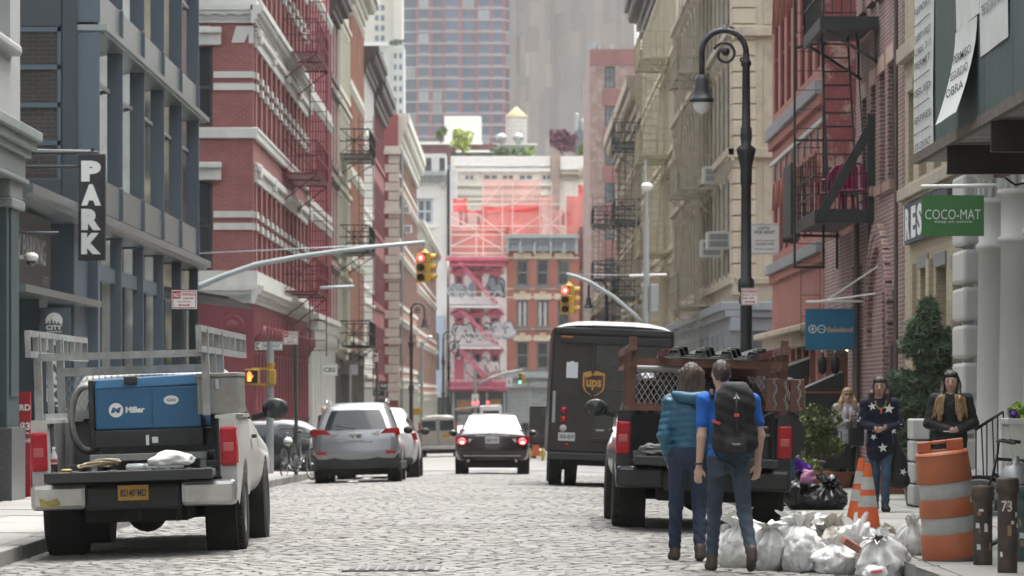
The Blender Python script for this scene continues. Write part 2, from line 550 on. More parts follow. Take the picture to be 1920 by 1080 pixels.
m_joint=pm('sand_joint',(.15,.14,.125),.95,var=.3,scale=6)
m_asph=pm('asphalt',(.16,.16,.155),.85,var=.2,scale=1.3,bump=.3,bscale=60,fine=.2)
m_conc=pm('pavement_concrete',(.29,.286,.265),.85,var=.14,scale=.8,bump=.15,bscale=60,dirt=(.25,.24,.215),damt=.35,dscale=.7,fine=.12)
m_conc2=pm('pavement_concrete_new',(.33,.326,.305),.85,var=.12,scale=.9,bump=.15,bscale=60,dirt=(.28,.27,.24),damt=.45,dscale=.9,fine=.1)
m_kerb=pm('granite_kerb',(.28,.277,.258),.75,var=.2,scale=2,bump=.3,bscale=50,dirt=(.18,.17,.155),damt=.6,dscale=1.5,fine=.25)
m_iron=pm('cast_iron_cover',(.10,.095,.085),.55,.6,var=.3,bump=.3)
m_paintline=pm('worn_white_paint',(.62,.62,.58),.8,var=.15,dirt=(.3,.3,.28),damt=.8,dscale=3)
m_dblack=pm('black_paint',(.018,.019,.02),.45,var=.3)
m_steel=pm('galvanised_steel',(.36,.38,.38),.5,.7,var=.15)
m_white=pm('white_paint',(.72,.72,.68),.5,var=.06)
# ================================================================== ground, roads, pavements
def strip(name,xs,ys,zf,mats,parent=None):
 V=[(x,y,zf(x,y)) for y in ys for x in xs];n=len(xs)
 mb=MB().add(V,[(j*n+i,j*n+i+1,(j+1)*n+i+1,(j+1)*n+i) for j in range(len(ys)-1) for i in range(n-1)],0,True)
 return mb.build(name,mats,parent,world=False)
ys=[-60,20,45,70,95,115,140,165,190,240,290,340,420,700,1300]
tag(strip('ground',[-240,-60,60,240],ys, lambda x,y:gprof(y)-.32,m_asph),kind='structure')
road=tag(strip('road',[KL-.05+(KR-KL+.1)*i/10 for i in range(11)],[-50,10,30,45,57,70,82,96.8], lambda x,y:gz(x,y)-.035,m_joint),kind='structure')
tag(strip('cross_street',[-60,KL-3,KL,XC,KR,KR+3,60],[96.8,100,104,107.2], lambda x,y:gz(x,y) if KL-.1<x<KR+.1 else gprof(y)-.09,m_asph),kind='structure')
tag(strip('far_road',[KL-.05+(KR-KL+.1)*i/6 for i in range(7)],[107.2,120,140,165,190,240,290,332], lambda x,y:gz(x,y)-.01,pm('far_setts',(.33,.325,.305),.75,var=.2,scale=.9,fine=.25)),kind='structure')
tag(strip('avenue',[-80,KL,KR,80],[332,345], lambda x,y:gprof(332)-.03,m_asph),kind='structure')
# painted stop line and crossing bars on the asphalt
for i,(ya,yb) in enumerate(((97.4,97.9),(100.6,101.0))):
 mb=MB().add([(x,y,gz(x,y)+.004) for y in (ya,yb) for x in (KL+.3,XC-1.5,XC+1.5,KR-.3)],[(0,1,5,4),(1,2,6,5),(2,3,7,6)])
 mb.build('crossing_line',m_paintline,road,world=False)
# setts: rows laid across the street; the 300 that show largest are single pieces
rng=random.Random(3)
def sett_geo(l,w,h,seed):
 r=random.Random(seed);c=.013
 j= lambda a:a+r.uniform(-.006,.006)
 b=[(-l/2,-w/2),(l/2,-w/2),(l/2,w/2),(-l/2,w/2)]
 V=[(x,y,-h) for x,y in b]+[(j(x*(1-2*c/l)),j(y*(1-2*c/w)),r.uniform(-.004,.001)) for x,y in b]
 V+=[(0,0,r.uniform(.002,.005))]
 return V,[(0,1,5,4),(1,2,6,5),(2,3,7,6),(3,0,4,7),(4,5,8),(5,6,8),(6,7,8),(7,4,8)]
sett_var=[]
for i in range(14):
 V,Fc=sett_geo(.190,.098,.05,i)
 sett_var.append(MB().add(V,Fc,0,False).mesh('sett',[m_cob]))
big=MB();n_one=0
VV,FF=[],[]
y=26.0;row=0
while y<96.6:
 x=KL+.03+rng.uniform(-.1,0)
 while x<KR-.05:
  l=rng.uniform(.15,.24)
  cx,cy=x+l/2,y+rng.uniform(-.008,.008)
  z=gz(cx,y)+rng.uniform(-.003,.003)+.010*noise.noise((cx*.7,y*.25,0))
  if y>32.5 and n_one<300 and cx<2.2 and cx>-2.9:
   o=bpy.data.objects.new('sett',sett_var[rng.randrange(14)]);COL.objects.link(o)
   o.parent=road;o.location=(cx,cy,z);o.scale=(l*.965/.190,1,1);o.rotation_euler=(rng.uniform(-.02,.02),rng.uniform(-.02,.02),rng.uniform(-.02,.02))
   n_one+=1
  else:
   V,_=sett_geo(l*.965,.098,.05,rng.randrange(10**6))
   ta,tb=rng.uniform(-.012,.012),rng.uniform(-.014,.014)
   b=len(VV)
   VV+=[(cx+p[0],cy+p[1],z+p[2]+p[0]*ta+p[1]*tb) for p in V]
   FF+=[tuple(k+b for k in f) for f in Fc]
  x+=l
 y+=rng.choice((.107,.108,.109,.110,.114))
big.v=VV;big.f=FF;big.m=[0]*len(FF);big.s=[False]*len(FF)
tag(big.build('setts',m_cob,road,world=False),kind='stuff')
for k,pts in enumerate((((-4.2,46.2),(-3.1,46.9),(-1.9,47.6),(-.9,48.3)),((-.3,50.1),(.5,49.9),(1.2,50.2),(2.0,50.0)),((-3.3,40.3),(-2.7,40.9),(-1.6,41.5)))):
 mb=MB()
 for (xa,ya),(xb,yb) in zip(pts,pts[1:]):
  mb.add([(xa,ya-.06,gz(xa,ya)+.016),(xb,yb-.05,gz(xb,yb)+.016),(xb,yb+.06,gz(xb,yb)+.017),(xa,ya+.05,gz(xa,ya)+.017)],[(0,1,2,3)])
 mb.build('trench_joint',m_joint,road,world=False)
# slotted cast-iron drain cover in the carriageway
dc=thing('drain_cover','slotted iron drain cover set in the cobbles near the bottom edge','drain cover',(XX(735,33.6),33.6,gz(-1,33.6)+.012))
m_cov=pm('worn_iron_cover',(.15,.147,.14),.6,.3,var=.2)
MB().bx(-.42,.42,-.42,.42,-.04,.004).build('frame',m_cov,dc,world=False)
for i in range(9):
 MB().bx(-.36+i*.085,-.31+i*.085,-.36,.36,.004,.010).build('bar',m_iron,dc,world=False)
def pavement(name,xa,xb,y0,y1,kx,slabs,side):
 base=tag(strip(name,[xa,xb],[y0,y0+(y1-y0)*.33,y0+(y1-y0)*.66,y1], lambda x,y:sz(x,y)-.02,pm('slab_joint',(.19,.18,.16),.95,var=.2)),kind='structure')
 n=0;y=y0
 while y<y1-.1 and slabs:
  l=min(rng.choice((1.45,1.5,1.55)),y1-y);cols=2;w=(xb-xa)/cols
  for c in range(cols):
   a,b=xa+c*w+.008,xa+(c+1)*w-.008
   dz=rng.uniform(-.004,.004);e=.008
   V=[(a,y+e,sz(a,y)+dz),(b,y+e,sz(b,y)+dz),(b,y+l-e,sz(b,y+l)+dz),(a,y+l-e,sz(a,y+l)+dz)]
   MB().add([(p[0],p[1],p[2]-.06) for p in V]+V,[(4,5,6,7),(0,1,5,4),(1,2,6,5),(2,3,7,6),(3,0,4,7)]).build('slab',rng.choice((m_conc,m_conc,m_conc2)),base,world=False)
  y+=l
 y=y0
 while y<y1-.1:
  l=min(rng.uniform(1.7,2.4),y1-y) if slabs else y1-y
  a,b=(kx-.19,kx) if side<0 else (kx,kx+.19)
  dz=rng.uniform(-.005,.005);e=.006
  V=[(p,q,gprof(q)+.06+dz) for q in (y+e,y+l-e) for p in (a,b)]
  MB().add([(p[0],p[1],p[2]-.24) for p in V]+V,[(4,5,7,6),(0,1,5,4),(2,3,7,6),(0,2,6,4),(1,3,7,5)]).build('kerb_stone',m_kerb,base,world=False,bevel=.012 if slabs else 0)
  y+=l
 return base
pavement('pavement_left',XL,KL-.19,27,93,KL,True,-1)
pavement('pavement_right',KR+.19,XR+.4,27,94,KR,True,1)
for nm,a,b,s,k in (('pavement_far_left',XL,KL-.19,-1,KL),('pavement_far_right',KR+.19,XR+.3,1,KR)):
 y0=107.5
 for y1 in (140,190,240,330):
  pavement(nm,a,b,y0,y1,k,False,s);y0=y1
for nm,a,b in (('pavement_corner_left',-40,XL),('pavement_corner_right',XR+.3,40)):
 tag(strip(nm,[a,b],[103.6,107.6], lambda x,y:gprof(y)+.06,m_conc),kind='structure')
# ================================================================== buildings on the left
m_slate=pm('slate_blue_metal',(.105,.14,.17),.42,.2,var=.08,scale=.7)
m_slate_d=pm('dark_slate_panel',(.060,.072,.085),.45,.2,var=.08,scale=.6)
m_silver=pm('brushed_silver_panel',(.34,.38,.385),.3,.8,var=.06,scale=.5)
m_glass=glassm('window_glass',(.03,.037,.042))
m_glass_b=glassm('bright_window_glass',(.10,.115,.12),.03,.03,spec=1.0)
m_coat=pm('coated_glass',(.80,.84,.84),.05,1.0,var=.2,scale=1.6)
m_glass_d=glassm('dim_window_glass',(.018,.02,.022))
m_gr_trim=pm('grey_green_paint',(.21,.245,.24),.5,var=.08,dirt=(.13,.145,.14),damt=.4,streak=True)
m_gr_dark=pm('dark_green_paint',(.045,.075,.078),.45,var=.12)
m_pale=pm('pale_grey_paint',(.34,.35,.345),.6,var=.06)
m_granite=pm('polished_granite',(.10,.105,.105),.3,var=.25,scale=30)
m_brickrefl=brickm('painted_brick_reflection',(.040,.032,.029),(.05,.04,.035),(.078,.072,.066),bw=.22,bh=.075,bump=.2,rough=.35)  # brick pattern standing in for a reflection in the flank panes
m_signblk=pm('sign_black',(.020,.021,.024),.45,var=.1)
m_signwht=pm('sign_white',(.76,.78,.75),.5,var=.03)
FL=Fr('L',XL)
# --- green-trimmed building at the frame's edge
b=thing('corner_building','pale building with a grey-green cornice and dark green pilaster at the left edge','building',(XL-2,45,0))
mb=MB();mb.bx(-20,XL-.45,-30,56.2,-.4,17)
wall(mb,FL,-30,56.2,5.5,17,[(52.4,55.1,6.55,8.9),(48.4,51.2,6.55,8.9),(52.4,55.1,10,12.4)],0,.3)
mb.quad((XL,56.2,5.5),(XL-.46,56.2,5.5),(XL-.46,56.2,17),(XL,56.2,17))
mb.build('wall',m_pale,b)
for h in ((52.4,55.1,6.55,8.9),(48.4,51.2,6.55,8.9),(52.4,55.1,10,12.4)):
 window(FL,b,*h,m_white,m_glass_b,.2)
 s_=MB();FL.box(s_,h[0]-.12,h[1]+.12,h[2]-.16,h[2]-.002,-.05,.16);s_.build('sill',m_pale,b,bevel=.05)
mb=MB();FL.box(mb,-30,56.25,5.22,5.36,-.4,.33);FL.box(mb,-30,56.2,5.08,5.22,-.4,.25);FL.box(mb,-30,56.15,4.98,5.08,-.4,.18);FL.box(mb,-30,56.05,4.66,4.98,-.4,.10);FL.box(mb,-30,56.1,4.60,4.66,-.4,.15)
mb.build('cornice',m_gr_trim,b,bevel=.015)
for y0 in (54.6,49.6,44.6):
 mb=MB();FL.box(mb,y0,y0+1.35,1.06,4.6,-.4,.02);FL.box(mb,y0+.25,y0+1.1,1.5,4.2,.02,.05)
 mb.build('pilaster',m_gr_dark,b,bevel=.015)
 mb=MB();FL.box(mb,y0-.05,y0+1.4,4.2,4.34,-.4,.1);FL.box(mb,y0-.02,y0+1.37,4.34,4.6,-.4,.07);mb.build('capital',m_gr_trim,b,bevel=.02)
 mb=MB();FL.box(mb,y0-.08,y0+1.43,-.3,1.06,-.4,.1);mb.build('plinth',m_granite,b,bevel=.01)
for y0 in (50.95,45.95):
 mb=MB();FL.box(mb,y0,y0+3.65,.1,4.6,-.35,-.3,0);mb.build('shop_window',m_glass_d,b)
# --- security camera and its arm on the wall next door
cc=thing('security_camera','white dome security camera on the wall beside the parking entrance','camera',(XX(44,57.5),57.6,ZZ(488,57.5)))
MB().lathe([(.02,-.02),(.10,.0),(.11,.06),(.09,.1),(.03,.12)],(.1,0,0),14).build('housing',m_white,cc,world=False)
MB().ball((.1,0,-.01),(.07,.07,.07),12,8).build('dome',m_glass_d,cc,world=False)
MB().bx(-.14,.1,-.03,.03,.02,.08).build('arm',m_white,cc,world=False)
ar=thing('steel_tube_arm','thin dark steel tube with a stay reaching over the parking entrance','bracket',(XX(45,56.8),56.9,ZZ(436,56.8)))
MB().cyl((-.62,0,0),(.5,0,0),.02,n=8).build('tube',m_slate_d,ar,world=False)
MB().cyl((-.62,0,.55),(-.05,0,.02),.012,n=6).build('stay',m_slate_d,ar,world=False)
# --- slate-grey modern building
g=thing('modern_building','slate grey metal and glass building with projecting fins and thin ledges','building',(XL-1,67,0))
FIN=[67.0,71.0,75.2,79.5,83.8,88.3]
mb=MB();mb.bx(-20,XL-.62,67.0,89.4,-1,17);mb.bx(-20,XL-.9,56.3,67,-1,4.62);mb.build('wall',m_slate_d,g)
# the flank that faces the camera: panels and a tall window, brick reflection painted on its panes
FS=Fr('F',67.0)
mb=MB();FS.box(mb,-12,-8.72,7.95,17,0,.06);FS.box(mb,-8.70,-7.86,7.95,17,0,.06);FS.box(mb,-7.84,-7.585,4.62,17,0,.05)
FS.box(mb,-12,-7.86,4.62,5.30,0,.05);mb.build('flank_panel',m_slate_d,g,bevel=.01)
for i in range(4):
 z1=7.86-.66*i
 mb=MB();FS.box(mb,-9.6,-7.93,z1-.56,z1,0,.012);mb.build('flank_pane',m_brickrefl,g)
 mb=MB();FS.box(mb,-9.6,-7.87,z1,z1+.085,0,.05);mb.build('flank_mullion',m_slate,g)
mb=MB();FS.box(mb,-7.925,-7.865,5.3,7.95,0,.05);mb.build('flank_mullion',m_slate,g)
for k,(z0,z1) in enumerate(((4.74,7.84),(8.03,11.2),(11.4,14.6))):
 for i,y in enumerate(FIN):
  if k==2 and i>2:pass
  d0,w0,w1=.62,-.62,(0 if i else .0)
  th=.08
  mb=MB();FL.box(mb,y,y+th,z0,z0+.60,w0,w1+.01);FL.box(mb,y,y+th,z0+.615,z1,w0,w1);mb.build('fin',m_slate,g,bevel=.008)
  if i+1<len(FIN):
   mb=MB();FL.box(mb,y+th,FIN[i+1],z0+.02,z0+.60,-.6,-.06);mb.build('spandrel',m_silver,g)
   mb=MB();FL.box(mb,y+th,FIN[i+1],z0+.60,z1,-.64,-.612);mb.build('pane',m_glass_b,g)
   mb=MB();FL.box(mb,y+th,FIN[i+1],z0+2.35,z0+2.42,-.27,-.23);FL.box(mb,y+th,FIN[i+1],z0+.60,z0+.66,-.27,-.22);mb.build('transom',m_steel,g)
 for i,y in enumerate(FIN[1:]):
  mb=MB();mb.prism([(-.61,y-.125),(-.285,y-.012),(-.61,y-.012)], lambda a,b_:FL.p(b_,z0+.66,a), lambda a,b_:FL.p(b_,z1,a));mb.build('slot_pane',m_coat,g)
 mb=MB();FL.box(mb,67.0,89.7,z1+.05,z1+.15,-.6,.13);FL.box(mb,67.32,89.5,z1+.01,z1+.05,-.6,.06);mb.build('ledge',m_silver,g)
mb=MB();FL.box(mb,56.45,89.8,4.50,4.64,-.6,.16);FL.box(mb,56.45,89.6,4.42,4.50,-.6,.08);mb.build('ledge',m_silver,g)
for i,y in enumerate(FIN):
 mb=MB();FL.box(mb,y,y+(.34 if i==0 else .1),-.8,4.42,-.62,-.02);mb.build('column',m_slate,g,bevel=.01)
 if i+1<len(FIN):
  mb=MB();FL.box(mb,y+.34,FIN[i+1],.0-.5,4.40,-.55,-.405);mb.build('shop_window',m_glass,g)
  mb=MB();mb.prism([(-.40,FIN[i+1]-.06),(-.23,FIN[i+1]-.012),(-.40,FIN[i+1]-.012)], lambda a,b_:FL.p(b_,.2,a), lambda a,b_:FL.p(b_,4.38,a));mb.build('slot_pane',m_coat,g)
  for t in (.33,.66):
   yy=y+.34+(FIN[i+1]-y-.34)*t
   mb=MB();FL.box(mb,yy-.04,yy+.04,-.5,3.6,-.3,-.25);mb.build('mullion',m_slate_d,g)
mb=MB();FL.box(mb,67.34,88.2,3.58,3.84,-.4,-.14);mb.build('fascia',m_slate,g)
mb=MB();mb.add([(XL-.1,80.5,3.72),(-6.02,81.5,3.56),(-6.02,89.3,3.50),(XL-.1,89.3,3.66),(XL-.1,80.5,3.80),(-6.02,81.5,3.62),(-6.02,89.3,3.56),(XL-.1,89.3,3.74)],[(0,3,2,1),(4,5,6,7),(0,1,5,4),(1,2,6,5),(2,3,7,6),(3,0,4,7)])
mb.build('canopy',m_dblack,g)
# parking entrance under the ledge
mb=MB();FL.box(mb,56.5,66.9,3.05,3.16,-.8,.05);mb.build('door_head',m_silver,g)
mb=MB();FL.box(mb,64.9,66.95,-.3,4.42,-.62,-.2);mb.build('pier',m_slate,g,bevel=.01)
mb=MB();FL.box(mb,60.9,62.0,-.3,3.05,-.62,-.3);mb.build('pier',m_slate,g,bevel=.01)
mb=MB();FL.box(mb,56.6,60.9,-.3,3.04,-.80,-.72);FL.box(mb,62.0,64.9,-.3,3.04,-.80,-.72);mb.build('shop_window',m_glass_d,g)
sb=thing('parking_name_board','dark backlit name board in the band over the parking entrance','sign',(XL-.3,59.5,3.2))
mb=MB();FL.box(mb,56.9,62.6,3.2,4.35,-.45,-.32);mb.build('board',m_signblk,sb)
mb=MB()
text(mb,'CITY PARKING', lambda u,v:FL.p(59.6+u*1.0,3.8+v,-.315),w=4.6,h=.42,bold=.02)
text(mb,'ENTER', lambda u,v:FL.p(61.9+u,3.36+v,-.315),w=.7,h=.14)
mb.build('lettering',pm('faded_letters',(.33,.34,.34),.6),sb)
# --- hanging PARK sign
ps=thing('hanging_sign','tall black vertical sign reading PARK hanging from a black bracket','sign',W(173,489,62.5))
d=62.5;x0,x1,z0,z1=XX(148,d),XX(198,d),ZZ(489,d),ZZ(289,d)
MB().bx(x0,x1,d-.09,d+.09,z0,z1).build('board',m_signblk,ps,bevel=.01)
for c,yy in zip('PARK',(333,381,428,461)):
 pass
for c,(ya,yb) in zip('PARK',((302,341),(346,386),(392,432),(437,477))):
 mb=MB();text(mb,c, lambda u,v:(XX(172,d)+u,d-.096,ZZ((ya+yb)/2,d)+v),w=XX(190,d)-XX(153,d),h=(yb-ya)*d/F,bold=.075)
 mb.build('letter',m_signwht,ps)
MB().cyl((XL-.7,d,ZZ(289,d)+.02),(x1-.12,d,ZZ(289,d)+.02),.035,n=8).build('bracket_arm',m_dblack,ps)
MB().cyl((XL-.7,d,ZZ(313,d)),(x0,d,ZZ(313,d)),.03,n=8).build('bracket_arm',m_dblack,ps)
MB().cyl((XL-.7,d,ZZ(283,d)+.02),(x1-.2,d,ZZ(287,d)+.04),.01,n=6).build('stay',m_steel,ps)
MB().cyl((x0+.22,d,ZZ(289,d)),(x0+.22,d,ZZ(278,d)),.03,n=8).build('hanger',m_dblack,ps)
# --- blue parking banner and red rate board by the entrance
d=60.5
bn=thing('parking_banner','slate blue upright banner with white skyline disc, CITY PARKING and PARK','banner',W(104,800,d))
x0,x1=XX(73,d),XX(131,d)
MB().bx(x0,x1,d,d+.06,-.02,ZZ(577,d)).build('board',pm('banner_blue',(.075,.10,.125),.5,var=.06),bn)
mb=MB();cx,cz,r=XX(101.5,d),ZZ(602,d),16*d/F
pts=[(cx+r*math.cos(t),cz+r*math.sin(t)) for t in [R(-25)+R(230)*i/24 for i in range(25)]]
sk=[(.92,-.25),(.75,-.25),(.75,-.02),(.6,-.02),(.6,-.3),(.42,-.3),(.42,.05),(.36,.05),(.3,.5),(.24,.05),(.18,.05),(.18,-.25),(.0,-.25),(.0,.02),(-.18,.02),(-.18,-.3),(-.4,-.3),(-.4,-.1),(-.6,-.1),(-.6,-.35),(-.8,-.35)]
poly=pts+[(cx-a*r,cz+b_*r) for a,b_ in sk]
mb.add([(p[0],d-.006,p[1]) for p in poly],[tuple(range(len(poly)))])
text(mb,'CITY', lambda u,v:(cx+u,d-.006,ZZ(614,d)+v),w=30*d/F,h=9*d/F,bold=.04)
text(mb,'PARKING', lambda u,v:(cx+u,d-.006,ZZ(622,d)+v),w=28*d/F,h=3.6*d/F,bold=.02)
mb.build('emblem',m_signwht,bn)
for c,ya in zip('PARK',(631,663,695,727)):
 mb=MB();text(mb,c, lambda u,v:(XX(100,d)+u,d-.006,ZZ(ya+13.5,d)+v),w=25*d/F,h=26*d/F,bold=.06);mb.build('letter',m_signwht,bn)
mb=MB();ay=ZZ(770,d);ax0,ax1=XX(88,d),XX(114,d)
mb.add([(ax0,d-.006,ay),(ax0+.12,d-.006,ay-.09),(ax0+.12,d-.006,ay-.03),(ax1,d-.006,ay-.03),(ax1,d-.006,ay+.03),(ax0+.12,d-.006,ay+.03),(ax0+.12,d-.006,ay+.09)],[(0,1,2,3,4,5,6)])
text(mb,'OPEN', lambda u,v:(XX(101,d)+u,d-.006,ZZ(791,d)+v),w=38*d/F,h=10*d/F,bold=.04)
mb.build('arrow',m_signwht,bn)
d=58.2
rb=thing('rate_board','red parking rate board standing beside the dark green pilaster','sign',W(47,870,d))
MB().bx(XX(34,d),XX(57,d),d,d+.08,-.02,ZZ(735,d)).build('board',pm('sign_red',(.36,.02,.035),.5),rb)
mb=MB()
for s,yy,h in (('RD',764,12),('$3',800,17),('PER HR',812,4),('24 HR',826,8)):
 text(mb,s, lambda u,v:(XX(47,d)+u,d-.006,ZZ(yy,d)+v),h=h*d/F,bold=.04)
mb.build('lettering',m_signwht,rb)
# --- red brick building with white bands, beyond the cross street
m_rbrick=brickm('red_brick_left',(.225,.07,.065),(.185,.058,.055),(.235,.125,.115),var=.18,dirt=(.22,.10,.09),damt=.4,bump=.25,msize=.009)
m_rpaint=pm('oxblood_paint',(.16,.032,.042),.5,var=.14,dirt=(.11,.026,.033),damt=.4,streak=True)
m_rpaint2=pm('oxblood_paint_dark',(.105,.026,.032),.5,var=.14)
m_trim=pm('off_white_stone',(.46,.47,.435),.7,var=.08,scale=1,dirt=(.24,.24,.215),damt=.5,streak=True)
m_fr_dk=pm('dark_window_frame',(.035,.04,.042),.5)
rbld=thing('red_brick_building','red brick corner building with white stone bands, cornice and oxblood ironwork ground floor','building',(XL-1,107,-.5))
Y0,Y1=106.8,134.2
NB,P=12,(134.2-107.3)/12
bays=[(107.3+P*i+.48,107.3+P*(i+1)-.18) for i in range(NB)]
st=[(4.98,7.45),(8.98,11.2),(12.65,15.1)]
holes=[(a,b_,z0,z1) for a,b_ in bays for z0,z1 in st]
mb=MB();mb.bx(-22,XL-.5,Y0+.5,Y1,-1,19)
wall(mb,FL,Y0,Y1,4.1,19,holes,0,.35)
FN=Fr('F',Y0)
sh=[(-8.68-2.8*i,-8.32-2.8*i+.0,z0,z1) for i in range(1) for z0,z1 in st]
sh=[(-9.75-3.2*i,-8.33-3.2*i,z0,z1+.02) for i in range(3) for z0,z1 in st]
wall(mb,FN,-20,XL,4.1,19,sh,0,.3)
mb.build('wall',m_rbrick,rbld)
for h in sh:
 window(FN,rbld,*h,m_fr_dk,m_glass_d,.2,2,1,.09)
 mb=MB();FN.box(mb,h[0]-.22,h[1]+.24,h[3]+.03,h[3]+.5,-.02,.12);FN.box(mb,h[0]-.22,h[1]+.26,h[3]+.36,h[3]+.52,-.02,.24);mb.build('window_hood',m_trim,rbld,bevel=.02)
for i,h in enumerate(holes):
 window(FL,rbld,*h,m_rpaint2,m_glass_d,.05,2,1,.09)
for i in range(NB+1):
 y=107.3+P*i
 for z0,z1 in ((4.98,7.45),(8.98,11.2),(12.65,15.1)):
  mb=MB();FL.box(mb,y-.16,y+.44,z0,z1,0,.06);mb.build('pilaster',m_rbrick,rbld)
  zb=z0+(z1-z0)*.46
  for za,zc in ((zb,zb+.19),(zb+.34,zb+.52)):
   mb=MB();FL.box(mb,y-.20,y+.48,za,zc,0,.10);mb.build('band_block',m_trim,rbld)
for (z0,z1) in st:
 zb=z0+(z1-z0)*.46
 for za,zc in ((zb,zb+.19),(zb+.34,zb+.52)):
  for xa,xb in ((-8.30,XL+.03),(-11.5,-9.78)):
   mb=MB();FN.box(mb,xa,xb,za,zc,0,.05);mb.build('stone_band',m_trim,rbld)
for z in (8.66,12.35):
 mb=MB();FN.box(mb,-20,XL+.10,z,z+.30,0,.08);FL.box(mb,Y0,Y1,z,z+.29,0,.11);FL.box(mb,Y0,Y1,z+.2,z+.31,0,.14);mb.build('sill_course',m_trim,rbld,bevel=.02)
for z in (7.46,11.21,15.12):
 mb=MB();FL.box(mb,Y0+.3,Y1,z,z+.30,0,.08);FL.box(mb,Y0+.3,Y1,z+.30,z+.44,0,.17);FL.box(mb,Y0+.3,Y1,z+.44,z+.54,0,.13);mb.build('hood_moulding',m_trim,rbld,bevel=.02)
 for i in range(NB+1):
  y=107.3+P*i
  if i%3==0:
   mb=MB();FL.box(mb,y-.05,y+.35,z+.1,z+.5,.06,.22);mb.build('console',m_trim,rbld,bevel=.04)
def cornice(bl,fr,u0,u1,z,h,proj,mat,wrap=None,dent=True,n='cornice',dstep=.42):
 mb=MB()
 for a,b_,w in ((0,.22,.25),(.22,.42,.4),(.5,.72,.8),(.72,1,1)):
  fr.box(mb,u0,u1,z+h*a,z+h*b_,-.05,proj*w)
 fr.box(mb,u0,u1,z+h*.42,z+h*.5,-.05,proj*.45)
 if dent:
  u=u0+.1
  while u<u1-.2:
   fr.box(mb,u,u+dstep*.55,z+h*.42,z+h*.5,proj*.45,proj*.75);u+=dstep
 return mb.build(n,mat,bl)
cornice(rbld,FL,Y0-.25,Y1,11.86,.5,.3,m_trim)
cornice(rbld,FN,-20,XL+.0,11.87,.48,.25,m_trim)
for i in range(6):
 x=-7.35-1.15*i
 mb=MB();mb.add([(x-.45,Y0-.03,11.32),(x-.1,Y0-.03,11.32),(x+.12,Y0-.03,11.78),(x-.32,Y0-.03,11.78)],[(0,1,2,3)]);mb.build('voussoir',m_trim,rbld)
mb=MB();FN.box(mb,-7.32,XL+.02,11.3,11.79,0,.035);mb.build('corner_stone',m_trim,rbld)
# stone base course above the ground floor
mb=MB();FN.box(mb,-20,XL+.12,4.42,4.98,0,.06);FL.box(mb,Y0,Y1,4.62,4.98,0,.09);mb.build('base_course',m_trim,rbld)
cornice(rbld,FL,Y0-.25,Y1,4.06,.50,.32,m_trim)
cornice(rbld,FN,-20,XL,4.08,.48,.3,m_trim)
# ground floor: oxblood cast iron
mb=MB();mb.bx(-22,XL-.35,Y0+.25,Y1,-1.2,4.1);FL.box(mb,Y0,Y1,3.15,4.06,-.4,.02);mb.build('shopfront',m_rpaint,rbld)
mb=MB();FN.box(mb,-8.42,XL+.03,-.8,4.08,-.3,.05);FN.box(mb,-12,-8.42,3.45,4.08,-.3,.04);mb.build('corner_pier',m_rpaint,rbld)
mb=MB();mb.lathe([(.36,0),(.36,.03),(.3,.06),(.24,.04),(.18,.04),(.15,.07),(.05,.08),(0,.08)],n=24,M=Matrix.Translation((-7.78,Y0-.06,3.42))@Matrix.Rotation(R(90),4,'X'));mb.build('rosette',m_rpaint,rbld)
mb=MB();FN.box(mb,-12,-8.45,-.6,3.44,-.25,-.2);mb.build('shop_window',m_glass_d,rbld)
nc=18
for i in range(nc):
 y=Y0+.15+(Y1-Y0-.6)*i/(nc-1);g0=gprof(y)
 mb=MB()
 prof=[(.15,g0),(.15,g0+.35),(.11,g0+.4),(.10,g0+1.5),(.14,g0+1.55),(.11,g0+1.65),(.09,2.6),(.13,2.66),(.10,2.72)]
 mb.lathe(prof,(XL+.02,y,0),8)
 pts=[(XL+.02,y,2.7),(XL+.05,y,2.95),(XL+.16,y,3.1),(XL+.28,y,3.25),(XL+.3,y,3.45)]
 mb.tube(pts,[.10,.11,.12,.11,.06],6)
 mb.cyl((XL+.3,y,3.4),(XL+.3,y,3.72),.03,.012,n=5)
 mb.build('iron_column',m_rpaint,rbld)
 if i<nc-1:
  yb=Y0+.15+(Y1-Y0-.6)*(i+1)/(nc-1)
  mb=MB();FL.box(mb,y+.2,yb-.2,g0+.7,2.8,-.34,-.3);mb.build('shop_window',m_glass_d,rbld)
mb=MB();FL.box(mb,Y0+.2,Y1-.4,3.40,3.46,.2,.34);mb.build('rail',m_rpaint,rbld)
